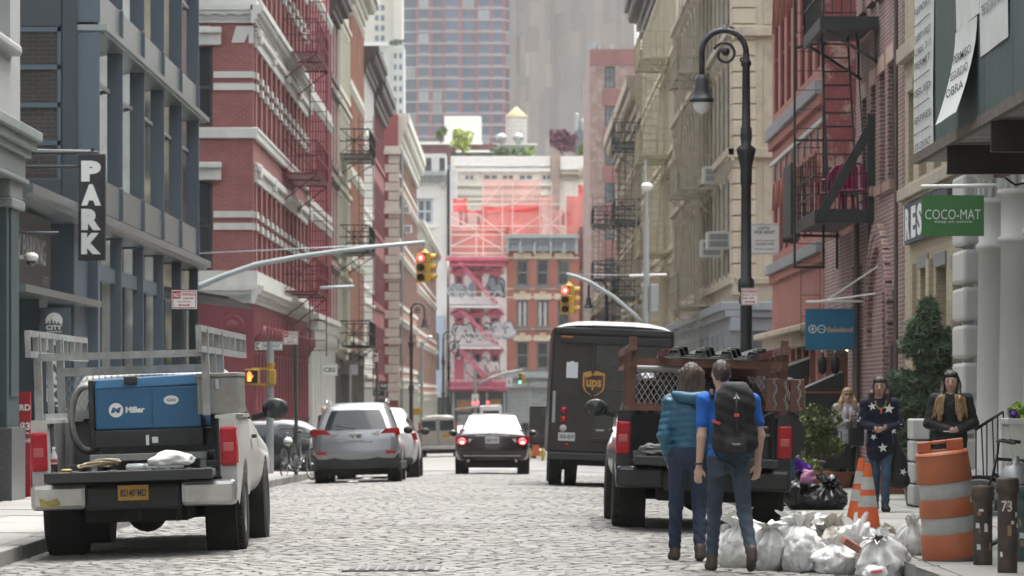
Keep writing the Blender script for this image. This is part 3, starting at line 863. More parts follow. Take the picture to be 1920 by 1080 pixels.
#  fire escapes
def fire_escape(label,fr,u0,u1,levels,mat,w=1.05,rail=1.0,ladder='far',floor=.1,group=None,stair=True,thin=.02):
 fe=thing('fire_escape',label,'fire escape',fr.p((u0+u1)/2,levels[0]-.2,0),group=group)
 for k,z in enumerate(levels):
  mb=MB()
  n=max(4,int(w/.12))
  for i in range(n+1):
   ww=.06+(w-.06)*i/n
   fr.box(mb,u0,u1,z-.03,z,ww-.04,ww+.04)
  for uu in (u0,(u0+u1)/2,u1):fr.box(mb,uu-.03,uu+.03,z-.075,z-.03,0,w)
  fr.box(mb,u0,u1,z-floor,z+.02,w-.02,w+.02)
  mb.build('platform',mat,fe)
  mb=MB()
  for zz in (z+rail*.5,z+rail):
   mb.bar(fr.p(u0,zz,w),fr.p(u1,zz,w),thin*1.5);mb.bar(fr.p(u0,zz,0),fr.p(u0,zz,w),thin*1.5);mb.bar(fr.p(u1,zz,0),fr.p(u1,zz,w),thin*1.5)
  nb=int((u1-u0)/(.5 if stair else .8))
  for i in range(nb+1):
   uu=u0+(u1-u0)*i/nb;mb.bar(fr.p(uu,z,w),fr.p(uu,z+rail,w),thin)
  for i in range(5):
   for uu in (u0,u1):mb.bar(fr.p(uu,z,w*i/4),fr.p(uu,z+rail,w*i/4),thin)
  mb.bar(fr.p(u0,z,w*.05),fr.p(u0,z+rail,w*.95),thin);mb.bar(fr.p(u0,z+rail,w*.05),fr.p(u0,z,w*.95),thin)
  mb.build('railing',mat,fe)
  for uu in (u0+.15,u1-.15):
   mb=MB();mb.bar(fr.p(uu,z-.05,w),fr.p(uu,z-.9,.02),.04);mb.build('bracket',mat,fe)
  if k+1<len(levels) and stair:
   z2=levels[k+1]
   ua,ub=u0+.5,u1-.7
   mb=MB()
   for ww in (w*.28,w*.78):mb.bar(fr.p(ub,z,ww),fr.p(ua,z2,ww),.03,.09)
   ns=int((z2-z)/.27)
   for i in range(1,ns):
    t=i/ns;uu=ub+(ua-ub)*t;fr.box(mb,uu-.06,uu+.06,z+(z2-z)*t-.012,z+(z2-z)*t+.012,w*.28,w*.78)
   mb.build('stair',mat,fe)
 # vertical ladder
 mb=MB();ul=u0+.1 if ladder=='near' else u1-.1
 zt,zb=levels[-1]+2.0,levels[0]-2.0
 for ww in (w*.45,w*.95):mb.bar(fr.p(ul,zb,ww),fr.p(ul,zt,ww),.035)
 mb.build('ladder_rails',mat,fe)
 z=zb+.2;lm=None
 while z<zt:
  if lm is None:
   f0=Fr(fr.k,0);q=MB();q.bar(f0.p(0,0,w*.45),f0.p(0,0,w*.95),.025);lm=q.mesh('rung',[mat])
  inst(lm,'rung',fe,fr.p(ul,z,0));z+=.33
 return fe
m_redesc=pm('oxblood_ironwork',(.13,.018,.03),.5,var=.15)
fire_escape('oxblood iron fire escape with three platforms on the red brick building',FL,120.2,127.5,[4.80,8.5,12.3,16.0],m_redesc,1.1,stair=False)
#  generic row building
def row_building(name,label,fr,u0,u1,ztop,levels,bay,mats,pil=.18,pw=.5,win=(.22,.2),cor=(.9,.8),hood=.25,brackets=False,base=None,ground='piers',depth=10,ww=.28,sill=True,flank=None,rows=2,z0=None):
 """levels: list of (sill, head). mats: wall, trim, frame, glass, ground"""
 mw,mt,mf,mg,mgr=mats
 zb=z0 if z0 is not None else gprof((u0+u1)/2 if fr.k!='F' else fr.o)-.8
 bl=thing(name,label,'building',fr.p((u0+u1)/2,zb,-1))
 n=max(1,round((u1-u0)/bay));P=(u1-u0)/n
 holes=[(u0+P*i+pw*.5+win[0]*.5,u0+P*(i+1)-pw*.5-win[0]*.5,a,b_) for i in range(n) for a,b_ in levels]
 gtop=levels[0][0]-.75 if base is None else base
 mb=MB()
 a,b_=fr.p(u0,zb,-.45),fr.p(u1,ztop,-.45-depth);mb.bx(a[0],b_[0],a[1],b_[1],a[2],b_[2])
 wall(mb,fr,u0,u1,gtop,ztop,holes,0,.36)
 for uu in (u0,u1):mb.add([fr.p(uu,gtop,0),fr.p(uu,gtop,-.46),fr.p(uu,ztop,-.46),fr.p(uu,ztop,0)],[(0,1,2,3)])
 mb.build('wall',mw,bl)
 for h in holes:window(fr,bl,*h,mf,mg,ww*.25,rows,1,.08)
 for i in range(n+1):
  for a,b_ in levels:
   if pil:
    mb=MB();fr.box(mb,max(u0,u0+P*i-pw*.5),min(u1,u0+P*i+pw*.5),a-.1,b_+.1,0,pil*.35);mb.build('pilaster',mw if pil<.9 else mt,bl)
 for a,b_ in levels:
  mb=MB()
  if hood:fr.box(mb,u0,u1,b_+.12,b_+.12+hood,0,.06);fr.box(mb,u0,u1,b_+.12+hood,b_+.26+hood,0,.15)
  if sill:fr.box(mb,u0,u1,a-.3,a-.1,0,.09)
  if brackets:
   for i in range(n*2+1):
    uu=u0+(u1-u0-.3)*i/(n*2);fr.box(mb,uu,uu+.25,b_-.15+hood,b_+.12+hood,.0,.13)
  if mb.v:mb.build('floor_moulding',mt,bl)
 if cor:cornice(bl,fr,u0-.05 if fr.k!='F' else u0,u1,ztop-cor[0],cor[0],cor[1]*.62,cor[2] if len(cor)>2 else mt,dstep=.9)
 if ground:
  mb=MB();fr.box(mb,u0,u1,gtop-.55,gtop,-.4,.12);fr.box(mb,u0,u1,gtop-.1,gtop+.05,0,.26);mb.build('shop_cornice',mgr,bl)
  for i in range(n+1):
   mb=MB();fr.box(mb,max(u0,u0+P*i-.22),min(u1,u0+P*i+.22),zb,gtop-.55,-.4,.1);mb.build('pier',mgr,bl)
   if i<n:
    mb=MB();fr.box(mb,u0+P*i+.22,u0+P*(i+1)-.22,zb+.8,gtop-.55,-.4,-.25);mb.build('shop_window',m_glass_d,bl)
 return bl
def lev(z,n,h=3.6,wh=2.4):return [(z+h*i,z+h*i+wh) for i in range(n)]
m_cream=pm('cream_paint',(.54,.52,.43),.7,var=.08,dirt=(.4,.38,.3),damt=.4,streak=True)
m_pink=pm('pinkish_stone',(.42,.28,.26),.75,var=.1,dirt=(.3,.22,.2),damt=.4,streak=True)
m_orange=brickm('orange_brick',(.42,.205,.145),(.38,.18,.125),(.37,.24,.18),var=.15,bump=.1,msize=.006)
m_redthin=pm('faded_red_paint',(.26,.075,.075),.7,var=.14,dirt=(.2,.05,.05),damt=.4,streak=True)
m_brown=pm('brown_cornice',(.085,.07,.065),.6,var=.2)
m_crim=pm('crimson_iron_front',(.25,.055,.068),.55,var=.12,dirt=(.11,.03,.035),damt=.4,streak=True)
m_cornice_cream=pm('cornice_cream',(.55,.54,.47),.6,var=.08,dirt=(.42,.4,.33),damt=.4,streak=True)
row_building('iron_front_building','crimson iron-front building with close columns and white floor mouldings',FL,134.3,151.5,19.5,[(4.6,7.6),(8.6,11.7),(12.6,15.6)],1.9,(m_crim,m_trim,m_rpaint2,m_glass_d,m_trim),pil=.24,pw=.75,brackets=True)
row_building('pink_stone_building','narrow pinkish stone building beside the crimson iron front',FL,151.6,158.5,17.6,lev(3.9,4,3.5),2.2,(m_pink,m_brown,m_brown,m_glass_d,m_brown),pil=0,hood=.1,cor=(1.0,1.0,m_brown))
row_building('cream_building','cream painted narrow building with dark shop cornice below',FL,158.6,169.5,19.2,lev(3.7,4,3.6),2.4,(m_cream,m_cream,m_brown,m_glass,m_brown),pil=.2)
row_building('orange_brick_building','orange brick building with cream cornice in the middle of the left row',FL,169.6,184.5,20.6,lev(4.2,4,3.8,2.9),1.9,(m_orange,m_cornice_cream,m_brown,m_glass,m_brown),pil=.26,brackets=True,cor=(1.4,1.3))
row_building('white_front_building','white painted narrow building under a dark cornice',FL,184.6,198,18.3,lev(3.2,4,3.8),2.4,(m_white,m_white,m_white,m_glass,m_white),pil=.22,cor=(1.2,1.3,m_brown))
row_building('faded_red_building','faded red plain building with a heavy brown cornice',FL,198.1,216,18.0,lev(2.6,4,3.8,2.6),3.2,(m_redthin,m_redthin,m_rpaint2,m_glass,m_brown),pil=0,hood=0,cor=(1.5,1.1,m_brown))
XQ=-6.5;FLQ=Fr('L',XQ);m_salmon=brickm('salmon_brick',(.42,.235,.18),(.38,.205,.16),(.37,.25,.2),var=.12,bump=.1,msize=.006)
qb=row_building('quoined_building','orange brick building with cream quoins and a deep cream cornice',FLQ,219.4,262,17.6,lev(3.2,4,3.7,2.4),3.0,(m_salmon,m_cornice_cream,m_brown,m_glass,m_cornice_cream),pil=0,hood=.12,brackets=True,cor=(2.0,1.0,m_cornice_cream),depth=2)
FQ=Fr('F',219.4)
mb=MB();FQ.box(mb,XQ-3,XQ,-2.3,17.5,0,.3);mb.build('end_wall',m_redthin,qb)
for i in range(28):
 z=1.2+.52*i;l=.75 if i%2 else .55
 mb=MB();FQ.box(mb,XQ-l,XQ+.06,z,z+.47,.3,.38);mb.build('quoin',m_cornice_cream,qb)
for z in (4.6,8.3,12.0,15.4):
 mb=MB();FQ.box(mb,XQ-.85,XQ+.16,z-.16,z+.12,.38,.55);mb.build('quoin_band',m_cornice_cream,qb)
mb=MB();mb.cyl((XQ+.12,222,-1.9),(XQ+.12,222,16),.09,n=8);mb.build('drain_pipe',m_steel,qb)
for i,(u,z) in enumerate(((226,12.2),(229.5,11.2))):
 t=thing('air_conditioner',('upper' if i==0 else 'lower')+' of two window air conditioners on the quoined orange building','air conditioner',FLQ.p(u,z,0),group='air conditioners on the quoined building')
 mb=MB();FLQ.box(mb,u,u+.7,z,z+.45,0,.5);mb.build('case',m_white,t,bevel=.02)
 mb=MB();FLQ.box(mb,u-.01,u,z+.06,z+.39,.08,.42);mb.build('grille',m_steel,t)
row_building('end_left_building','brick building at the far end of the left row',FLQ,262.1,329,13.5,lev(2.4,3,3.7),3.2,(m_salmon,m_cornice_cream,m_brown,m_glass,m_cornice_cream),pil=0,depth=3)
m_blkesc=pm('black_ironwork',(.02,.024,.024),.5,var=.2)
fire_escape('black iron fire escape on the cream and orange left-hand buildings',FL,160.0,166.5,[3.6,7.6,11.6],m_blkesc,1.25,thin=.03,stair=False)
# shop cornice brackets of the white ground floor next to the crimson one
wg=thing('white_iron_shopfront','white fluted iron shopfront below the crimson building','shopfront',(XL+.2,143,-1))
for i in range(9):
 y=134.9+i*2.0;g0=gprof(y)
 mb=MB();mb.lathe([(.32,g0-.1),(.32,g0+.5),(.27,g0+.6),(.25,g0+.7),(.23,3.2),(.26,3.3),(.32,3.45),(.32,3.55)],(XL+.02,y,0),12);mb.build('column',m_trim,wg)
mb=MB();mb.bx(XL-.05,XL+.3,134.4,151.4,3.55,4.2);mb.bx(XL-.05,XL+.45,134.3,151.4,4.2,4.38);mb.build('entablature',m_trim,wg)
for i in range(20):
 y=134.6+i*.85
 mb=MB();mb.bx(XL+.3,XL+.42,y,y+.3,3.8,4.2);mb.build('bracket',m_trim,wg)
# ================================================================== buildings on the right
FR=Fr('R',XR)
m_dullw=pm('dusty_window_glass',(.022,.026,.027),.45,var=.3,scale=.8,spec=.12)
m_rom=brickm('romanesque_red_brick',(.35,.12,.086),(.30,.10,.074),(.29,.14,.11),var=.16,bump=.3,msize=.007,dirt=(.22,.105,.08),damt=.35)
m_pinkbr=brickm('weathered_pink_brick',(.26,.115,.10),(.185,.08,.072),(.36,.315,.285),var=.3,bump=.5,msize=.012,dirt=(.25,.185,.165),damt=.45)
m_peel=brickm('peeling_red_wall',(.19,.048,.05),(.165,.042,.045),(.14,.045,.045),var=.2,bump=.4,dirt=(.30,.235,.19),damt=.7)
m_tanbr=brickm('tan_brick',(.40,.335,.235),(.37,.305,.21),(.30,.26,.19),bw=.30,bh=.10,var=.12,bump=.3,msize=.008)
m_sand=pm('sandstone_trim',(.37,.325,.25),.75,var=.12,dirt=(.28,.24,.19),damt=.5,streak=True)
m_grst=pm('grey_stone_ledge',(.20,.205,.205),.75,var=.15)
m_colw=pm('warm_white_column_paint',(.50,.50,.47),.55,var=.05,scale=.8,dirt=(.36,.36,.33),damt=.35,dscale=.8,streak=True)
m_beige=pm('beige_painted_iron',(.44,.40,.30),.65,var=.1,dirt=(.27,.23,.16),damt=.5,streak=True,dscale=2)
m_beige2=pm('beige_trim',(.39,.355,.275),.65,var=.12,dirt=(.2,.17,.12),damt=.6,dscale=2)
m_bluegr=pm('blue_grey_paint',(.22,.255,.275),.55,var=.1,dirt=(.17,.19,.2),damt=.4,streak=True)
# --- white column building at the frame's edge
cb=thing('column_building','warm white building with rusticated pier and tall fluted-neck columns at the right edge','building',(XR+1,51,0))
mb=MB();mb.bx(XR+.9,24,-25,54.0,-.5,17);mb.build('wall',m_colw,cb)
mb=MB();FR.box(mb,24,54.1,4.95,5.5,-.9,.2);FR.box(mb,24,54.15,5.5,5.7,-.9,.4);mb.build('entablature',m_colw,cb,bevel=.03)
for i in range(10):          # rusticated corner pier
 z=-.05+.52*i
 mb=MB();FR.box(mb,52.75,54.1,z,z+.46,-.8,.2);mb.build('rusticated_block',m_colw,cb,bevel=.05)
mb=MB();FR.box(mb,52.8,54.05,-.2,5.0,-.8,.05);mb.build('pier',m_colw,cb)
for k,yc in enumerate((51.5,49.15,46.8,44.5)):
 mb=MB()
 prof=[(.52,.0),(.52,.22),(.46,.28),(.48,.36),(.40,.45),(.385,1.5),(.36,3.35),(.40,3.38),(.40,3.44),(.36,3.47),(.36,3.95),(.41,3.98),(.41,4.04),(.37,4.07)]
 mb.lathe(prof,(XR+.22,yc,0.1),28)
 mb.build('column',m_colw,cb)
 mb=MB()
 mb.lathe([(.37,4.07),(.37,4.30),(.42,4.34),(.48,4.42),(.48,4.5),(.52,4.55),(.52,4.72)],(XR+.22,yc,.1),28);FR.box(mb,yc-.58,yc+.58,4.8,4.97,-.85,.36)
 mb.build('capital',m_colw,cb)
 for i in range(20):
  t=2*PI*i/20
  mb=MB();mb.cyl((XR+.22+.375*math.cos(t),yc+.375*math.sin(t),4.17),(XR+.22+.375*math.cos(t),yc+.375*math.sin(t),4.38),.035,n=5);mb.build('flute',m_colw,cb)
 mb=MB();FR.box(mb,yc-.6,yc+.6,-.3,.12,-.85,.32);mb.build('plinth',m_colw,cb,bevel=.02)
mb=MB();FR.box(mb,44,53,.5,4.6,-.85,-.8);mb.build('shop_window',m_glass_d,cb)
# --- tan brick building
tb=thing('tan_brick_building','tan brick building with deep window slots behind the green hanging sign','building',(XR+1,58,0))
hol=[(55.3,56.2,4.95,6.4),(57.2,58.3,4.95,6.4),(59.3,60.4,4.95,6.4),(61.2,62.0,4.95,6.4),(56.6,58.0,.6,3.45),(59.0,60.2,.5,3.5),(54.6,55.8,.6,3.35)]
hol+=[(55.3,56.2,7.4,9.6),(57.2,58.3,7.4,9.6),(59.3,60.4,7.4,9.6)]
mb=MB();mb.bx(XR+.5,22,54.1,62.6,-.5,16);wall(mb,FR,54.1,62.6,-.4,16,hol,0,.45);mb.quad((XR,54.1,-.4),(XR+.6,54.1,-.4),(XR+.6,54.1,16),(XR,54.1,16));mb.build('wall',m_tanbr,tb)
for h in hol:
 window(FR,tb,*h,m_fr_dk,m_glass,.2,2,1,.07)
 mb=MB();FR.box(mb,h[0]-.08,h[1]+.08,h[3]+.003,h[3]+.2,-.4,.03);mb.build('lintel',m_grst if h[2]<4 else m_sand,tb)
for z,hh,w in ((4.66,.2,.13),(4.60,.06,.06),(6.9,.25,.14)):
 mb=MB();FR.box(mb,54.1,62.6,z,z+hh,0,w);mb.build('string_course',m_sand,tb,bevel=.02)
for u in (58.35,60.75):
 mb=MB();FR.box(mb,u,u+.45,.2,3.6,0,.07);mb.build('pier',m_tanbr,tb)
rs=thing('wall_sign','dark blue-grey wall board lettered RES behind the green hanging sign','sign',(XR,59,3.7))
mb=MB();FR.box(mb,55.6,61.7,3.93,4.56,.02,.1);mb.build('board',pm('board_bluegrey',(.055,.07,.085),.5),rs)
mb=MB();FR.box(mb,61.7,61.74,3.93,4.56,.02,.105);mb.build('edge',m_signwht,rs)
for c,u in zip('RES',(61.15,60.25,59.35)):
 mb=MB();text(mb,c, lambda a,v:FR.p(u-a,4.245+v,.105),w=.68,h=.5,bold=.05);mb.build('letter',m_signwht,rs)
# --- pink weathered brick building with a blocked arch, and the light court beside it
pb=thing('pink_brick_building','weathered pink brick building with slot windows and a blocked arch','building',(XR+1,67,0))
hol=[(64.3,65.4,5.15,7.15),(65.9,66.9,5.15,7.1),(67.6,68.5,5.2,7.0),(69.3,70.2,5.2,6.9)]
hol2=[(a,b_,c+3.4,d_+3.4) for a,b_,c,d_ in hol]
low=[(64.2,66.4,.1,3.3)]
mb=MB();mb.bx(XR+.45,22,62.7,71.4,-.6,15.5)
wall(mb,FR,62.7,71.4,4.3,15.5,hol+hol2,0,.4)
wall(mb,FR,62.7,78.7,-.6,4.3,low+[(71.5,78.3,-.4,2.75)],0,.8)
mb.bx(XR+1.0,12,71.4,78.6,-.6,4.3);mb.bx(XR+.0,XR+.4,71.42,78.7,4.3,4.62)
mb.quad((XR,71.4,4.3),(XR+.5,71.4,4.3),(XR+.5,71.4,15.5),(XR,71.4,15.5));mb.quad((XR,62.7,-.6),(XR+.5,62.7,-.6),(XR+.5,62.7,15.5),(XR,62.7,15.5))
mb.build('wall',m_pinkbr,pb)
for h in hol+hol2:
 window(FR,pb,*h,m_fr_dk,m_glass,.12,2,1,.07)
 mb=MB();FR.box(mb,h[0]-.1,h[1]+.1,h[2]-.17,h[2]-.002,-.3,.09);mb.build('sill',pm('brownstone',(.27,.17,.14),.8,var=.15),pb)
 mb=MB();FR.box(mb,h[0]-.06,h[1]+.06,h[3]+.003,h[3]+.28,-.3,.03);mb.build('lintel',pm('pink_lintel',(.48,.33,.27),.8,var=.15),pb)
# blocked arch ring
for j,(r0,r1) in enumerate(((1.75,1.95),(1.97,2.17))):
 for i in range(18):
  t0,t1=PI*i/18+.012,PI*(i+1)/18-.012
  mb=MB();c,s_=66.6,2.35
  mb.prism([(c+r0*math.cos(t0),s_+r0*math.sin(t0)),(c+r1*math.cos(t0),s_+r1*math.sin(t0)),(c+r1*math.cos(t1),s_+r1*math.sin(t1)),(c+r0*math.cos(t1),s_+r0*math.sin(t1))], lambda a,b_:FR.p(a,b_,.0), lambda a,b_:FR.p(a,b_,.09+.02*j))
  mb.build('arch_brick',m_pinkbr,pb)
window(FR,pb,*low[0],pm('brown_frame',(.14,.11,.10),.6),m_glass,.15,1,2,.16)
mb=MB();FR.box(mb,70.4,71.35,-.5,3.9,0,.16);mb.build('brick_pier',m_pinkbr,pb)
mb=MB();mb.cyl((XR-.1,70.2,-.2),(XR-.1,70.2,4.9),.05,n=8);mb.cyl((XR-.1,63.0,-.2),(XR-.1,63.0,9),.035,n=8);mb.build('drain_pipe',m_brown,pb)
# dark shop entrance
m_door=pm('reddish_wood_door',(.16,.055,.04),.5,var=.25)
mb=MB();FR.box(mb,71.5,78.3,-.4,2.75,-.95,-.8);FR.box(mb,71.5,78.3,2.6,2.74,-.8,-.1);mb.build('shop_interior',pm('dark_interior',(.012,.011,.011),.8,var=0),pb)
mb=MB();FR.box(mb,78.15,78.29,-.35,2.3,-.75,.02);mb.build('door',m_door,pb)
for i in range(7):
 mb=MB();mb.ball((XR+.2+.07*i,76.6+.2*(i%3),2.5-.03*(i%3)),(.06,.07,.035),8,6);mb.build('lamp',pm('warm_bulb',(.9,.7,.3),.4,var=0,emit=(1,.75,.3),estr=2.2),pb)
# --- romanesque red brick building with arched windows
rb2=thing('romanesque_building','orange-red brick building with tall arched windows and grey stone ledges','building',(XR+1,87,0))
YA,YB=78.9,94.4
mb=MB();mb.bx(XR+.45,24,YA,YB,-.8,17)
wins=[]
for k,(z0,z1,n) in enumerate(((4.95,6.55,8),(8.35,11.0,7))):
 P=(YB-YA-.8)/n
 for i in range(n):wins.append((YA+.5+P*i+.35,YA+.5+P*i+P-.42,z0,z1))
arc=[]
wall(mb,FR,YA,YB,3.0,17,wins,0,.38)
mb.quad((XR,YA,3),(XR+.5,YA,3),(XR+.5,YA,17),(XR,YA,17));mb.quad((XR,YB,3),(XR+.5,YB,3),(XR+.5,YB,17),(XR,YB,17))
for a,b_,z0,z1 in wins:   # round heads: brick spandrels fill the top corners
 r=(b_-a)/2;c=(a+b_)/2;zs=z1-r
 for s_ in (-1,1):
  poly=[(c+s_*r,z1+.002)]+[(c+s_*r*math.cos(t),zs+r*math.sin(t)) for t in [PI/2*i/7 for i in range(8)]]
  mb.prism(poly, lambda u,z:FR.p(u,z,-.01), lambda u,z:FR.p(u,z,-.36))
mb.build('wall',m_rom,rb2)
for h in wins:
 window(FR,rb2,*h,m_rpaint2,m_dullw,.08,2,1,.06)
 r=(h[1]-h[0])/2;c=(h[0]+h[1])/2;zs=h[3]-r
 mb=MB();mb.tube([FR.p(c+(r+.12)*math.cos(t),zs+(r+.12)*math.sin(t),.03) for t in [PI*i/10 for i in range(11)]],.022,5);mb.build('arch_hood',m_rom,rb2)
 if h[2]<6:
  mb=MB();FR.box(mb,c-.10,c+.10,h[3]+.08,h[3]+.55,0,.05);mb.build('keystone',m_grst,rb2,bevel=.02)
for z0,z1,w,m_ in ((4.45,4.7,.16,m_grst),(4.25,4.45,.08,m_rom),(7.72,8.02,.18,m_grst),(7.5,7.72,.10,m_rom),(7.12,7.22,.06,m_trim),(11.6,11.9,.3,m_grst)):
 mb=MB();FR.box(mb,YA,YB+.15,z0,z1,0,w);mb.build('ledge',m_,rb2,bevel=.02)
# its ground floor: brick piers with stone bands, a stone shop cornice
m_bs=pm('buff_stone',(.40,.33,.24),.8,var=.15,dirt=(.25,.2,.15),damt=.5)
mb=MB();FR.box(mb,YA,YB,2.55,3.0,-.4,.25);FR.box(mb,YA,YB+.2,2.86,3.0,0,.45);mb.build('shop_cornice',m_bs,rb2,bevel=.03)
for i in range(9):
 y=YA+.05+i*1.88
 mb=MB();FR.box(mb,y,y+.5,-.9,2.55,-.4,.12);mb.build('brick_pier',m_rom,rb2)
 for z in (-.2,1.15):
  mb=MB();FR.box(mb,y-.03,y+.53,z,z+.32,0,.15);mb.build('stone_band',m_trim,rb2)
 if i<8:
  mb=MB();FR.box(mb,y+.5,y+1.88,-.9,2.5,-.4,-.3);mb.build('shop_window',m_glass_d,rb2)
# side wall over the light court: peeling red paint
FP=Fr('F',YA)
mb=MB();FP.box(mb,XR+.02,XR+6,4.4,17,0,.05);mb.build('court_wall',m_peel,rb2)
# small sign board and awning by its shop
aw=thing('shop_awning','dark shop awning projecting beside the blue hanging sign','awning',(5.6,83,1.9))
mb=MB();mb.add([(XR,81,2.35),(5.35,81,1.95),(5.35,84.4,1.95),(XR,84.4,2.35),(XR,81,1.95),(5.35,81,1.62),(5.35,84.4,1.62),(XR,84.4,1.95)],[(0,1,2,3),(4,7,6,5),(0,4,5,1),(1,5,6,2),(2,6,7,3)]);mb.build('canvas',pm('black_canvas',(.022,.022,.024),.8),aw)
mb=MB();mb.bar((XR,80.98,2.36),(5.33,80.98,1.97),.05);mb.build('frame',m_trim,aw)
bx_=thing('entrance_booth','low black entrance booth with a sloping roof behind the potted shrub','booth',(5.9,74,0))
mb=MB();mb.add([(5.66,74,-.3),(XR,74,-.3),(XR,75.3,-.3),(5.66,75.3,-.3),(5.66,74,1.66),(XR,74,1.98),(XR,75.3,1.98),(5.66,75.3,1.66)],[(0,3,2,1),(4,5,6,7),(0,1,5,4),(1,2,6,5),(2,3,7,6),(3,0,4,7)]);mb.build('body',pm('booth_black',(.018,.017,.018),.6),bx_)
mb=MB();mb.bx(5.6,XR,73.95,73.99,1.56,1.59);mb.build('trim',pm('copper_strip',(.38,.16,.09),.4,.5),bx_)
for i,xx in enumerate((6.02,6.27)):
 t=thing('wall_lantern',('near' if i==0 else 'wall-side')+' of two black lanterns above the entrance booth','lantern',(xx,74.5,1.92),group='lanterns over the booth')
 mb=MB();mb.lathe([(.02,0),(.08,.05),(.10,.28),(.04,.36),(.01,.42)],n=8,caps=False);mb.build('lamp_body',m_dblack,t,world=False)
 mb=MB();mb.ball((0,0,.44),.03,8,6);mb.build('finial',m_steel,t,world=False)
# --- beige painted corner building beyond the cross street
be=thing('beige_corner_building','beige painted iron-front corner building with quoins and bracketed floor cornices','building',(XR+1,111,-.6))
YB0,YB1=110.6,150.5
nb=16;P=(YB1-YB0-1.6)/nb
lv=[(5.1,7.9),(8.7,11.4),(12.3,15.0)]
hol=[(YB0+1.4+P*i+.28,YB0+1.4+P*i+P-.28,a,b_) for i in range(nb) for a,b_ in lv]
FB=Fr('F',YB0)
mb=MB();mb.bx(XR+.5,24,YB0+.4,YB1,-1,19);wall(mb,FR,YB0,YB1,4.2,19,hol,0,.42)
side=[(XR+1.35+2.6*i,XR+2.6+2.6*i,a,b_) for i in range(3) for a,b_ in lv]
wall(mb,FB,XR,24,4.2,19,side,0,.3);mb.build('wall',m_beige,be)
for h in hol:window(FR,be,*h,m_fr_dk,m_dullw,.05,2,1,.07)
for h in side:window(FB,be,*h,m_beige2,m_glass,.2,2,1,.1)
for i in range(nb+1):
 for a,b_ in lv:
  y=YB0+1.4+P*i
  mb=MB();FR.box(mb,y-.20,y+.20,a-.15,b_+.25,0,.05);mb.build('pilaster',m_beige2,be)
  if i<nb:
   mb=MB();FR.box(mb,y+P/2-.05,y+P/2+.05,a,b_,-.05,-.01);mb.build('mullion',m_beige2,be)
for k,(a,b_) in enumerate(lv):
 z=b_+.35
 mb=MB();FR.box(mb,YB0-.2,YB1,z,z+.16,0,.1);FR.box(mb,YB0-.2,YB1,z+.16,z+.38,0,.22);FR.box(mb,YB0-.1,YB1,a-.38,a-.15,0,.13)
 FB.box(mb,XR-.2,24,z+.1,z+.38,0,.2);FB.box(mb,XR+.05,24,a-.38,a-.2,0,.12);mb.build('floor_cornice',m_beige2,be,bevel=.02)
 for i in range(nb*2):
  y=YB0+.2+(YB1-YB0-.4)*i/(nb*2)
  mb=MB();FR.box(mb,y,y+.22,z-.25,z+.1,0,.16);mb.build('bracket',m_beige2,be)
for i in range(30):
 z=4.4+.46*i;l=.62
 mb=MB();FB.box(mb,XR-.05,XR+l,z,z+.42,0,.07);mb.build('quoin',m_beige,be,bevel=.015)
 mb=MB();FR.box(mb,YB0,YB0+1.0,z,z+.42,0,.06);mb.build('quoin',m_beige,be)
for a,b_ in lv:
 mb=MB();FB.box(mb,XR+.85,XR+1.2,a-.1,b_+.2,0,.04);mb.build('panel',m_beige2,be)
# blue-grey shopfront
mb=MB();mb.bx(XR+.3,24,YB0+.3,YB1,-1.2,4.2);mb.build('shop_wall',m_bluegr,be)
mb=MB()
for fr_,a,b_ in ((FR,YB0-.5,YB1),(FB,XR-.0,24)):
 fr_.box(mb,a,b_,3.35,3.75,-.3,.15);fr_.box(mb,a,b_,3.75,3.95,-.3,.3);fr_.box(mb,a,b_,3.95,4.2,-.3,.42)
mb.build('shop_cornice',m_bluegr,be,bevel=.03)
for i in range(14):
 y=YB0+.1+i*2.9
 mb=MB();mb.lathe([(.35,-1),(.35,.1),(.25,.2),(.22,2.5),(.26,2.6),(.36,2.9),(.38,3.35)],(XR+.1,y,0),12);mb.build('iron_column',m_bluegr,be)
for i in range(3):
 mb=MB();mb.lathe([(.35,-1),(.35,.1),(.25,.2),(.22,2.5),(.26,2.6),(.36,2.9),(.38,3.35)],(XR+.2+i*1.3,YB0+.05,0),12);mb.build('iron_column',m_bluegr,be)
 mb=MB();FB.box(mb,XR+.55+i*1.3,XR+1.15+i*1.3,-.3,2.8,-.28,-.2);mb.build('shop_window',m_glass_d,be)
for i,(yy,z,w_) in enumerate(((113.9,5.85,.62),(117.6,5.75,.62),(118.6,8.05,.5))):
 t=thing('air_conditioner',['nearest','middle','topmost and smallest'][i]+' window air conditioner on the beige corner building','air conditioner',FR.p(yy,z,0),group='air conditioners on the beige building')
 mb=MB();FR.box(mb,yy,yy+.75,z,z+.52,-.1,w_);mb.build('case',m_trim,t,bevel=.02)
 mb=MB();FR.box(mb,yy-.012,yy,z+.07,z+.24,.0,w_-.08);FR.box(mb,yy-.012,yy,z+.28,z+.45,.0,w_-.08);mb.build('grille',m_grst,t)
m_besc=pm('beige_ironwork',(.36,.33,.25),.6,var=.15)
fire_escape('beige iron fire escape running down the beige corner building',FR,121.5,128.5,[4.4,8.1,11.8,15.5],m_besc,1.15,ladder='near')
m_crm2=pm('yellowish_cream_iron',(.56,.51,.38),.65,var=.1,dirt=(.36,.32,.22),damt=.5,streak=True)
row_building('yellow_cream_building','yellowish cream building with ornate bracketed floors on the right',FR,150.7,186,20.5,lev(3.7,4,3.9,2.7),2.2,(m_crm2,m_crm2,m_crm2,m_glass,m_crm2),pil=.25,brackets=True,cor=(1.8,1.6,m_brown))
fire_escape('pale cream fire escape on the yellowish cream building',FR,154,161,[3.4,7.3,11.2,15.1],pm('cream_ironwork',(.45,.41,.29),.6),1.25)
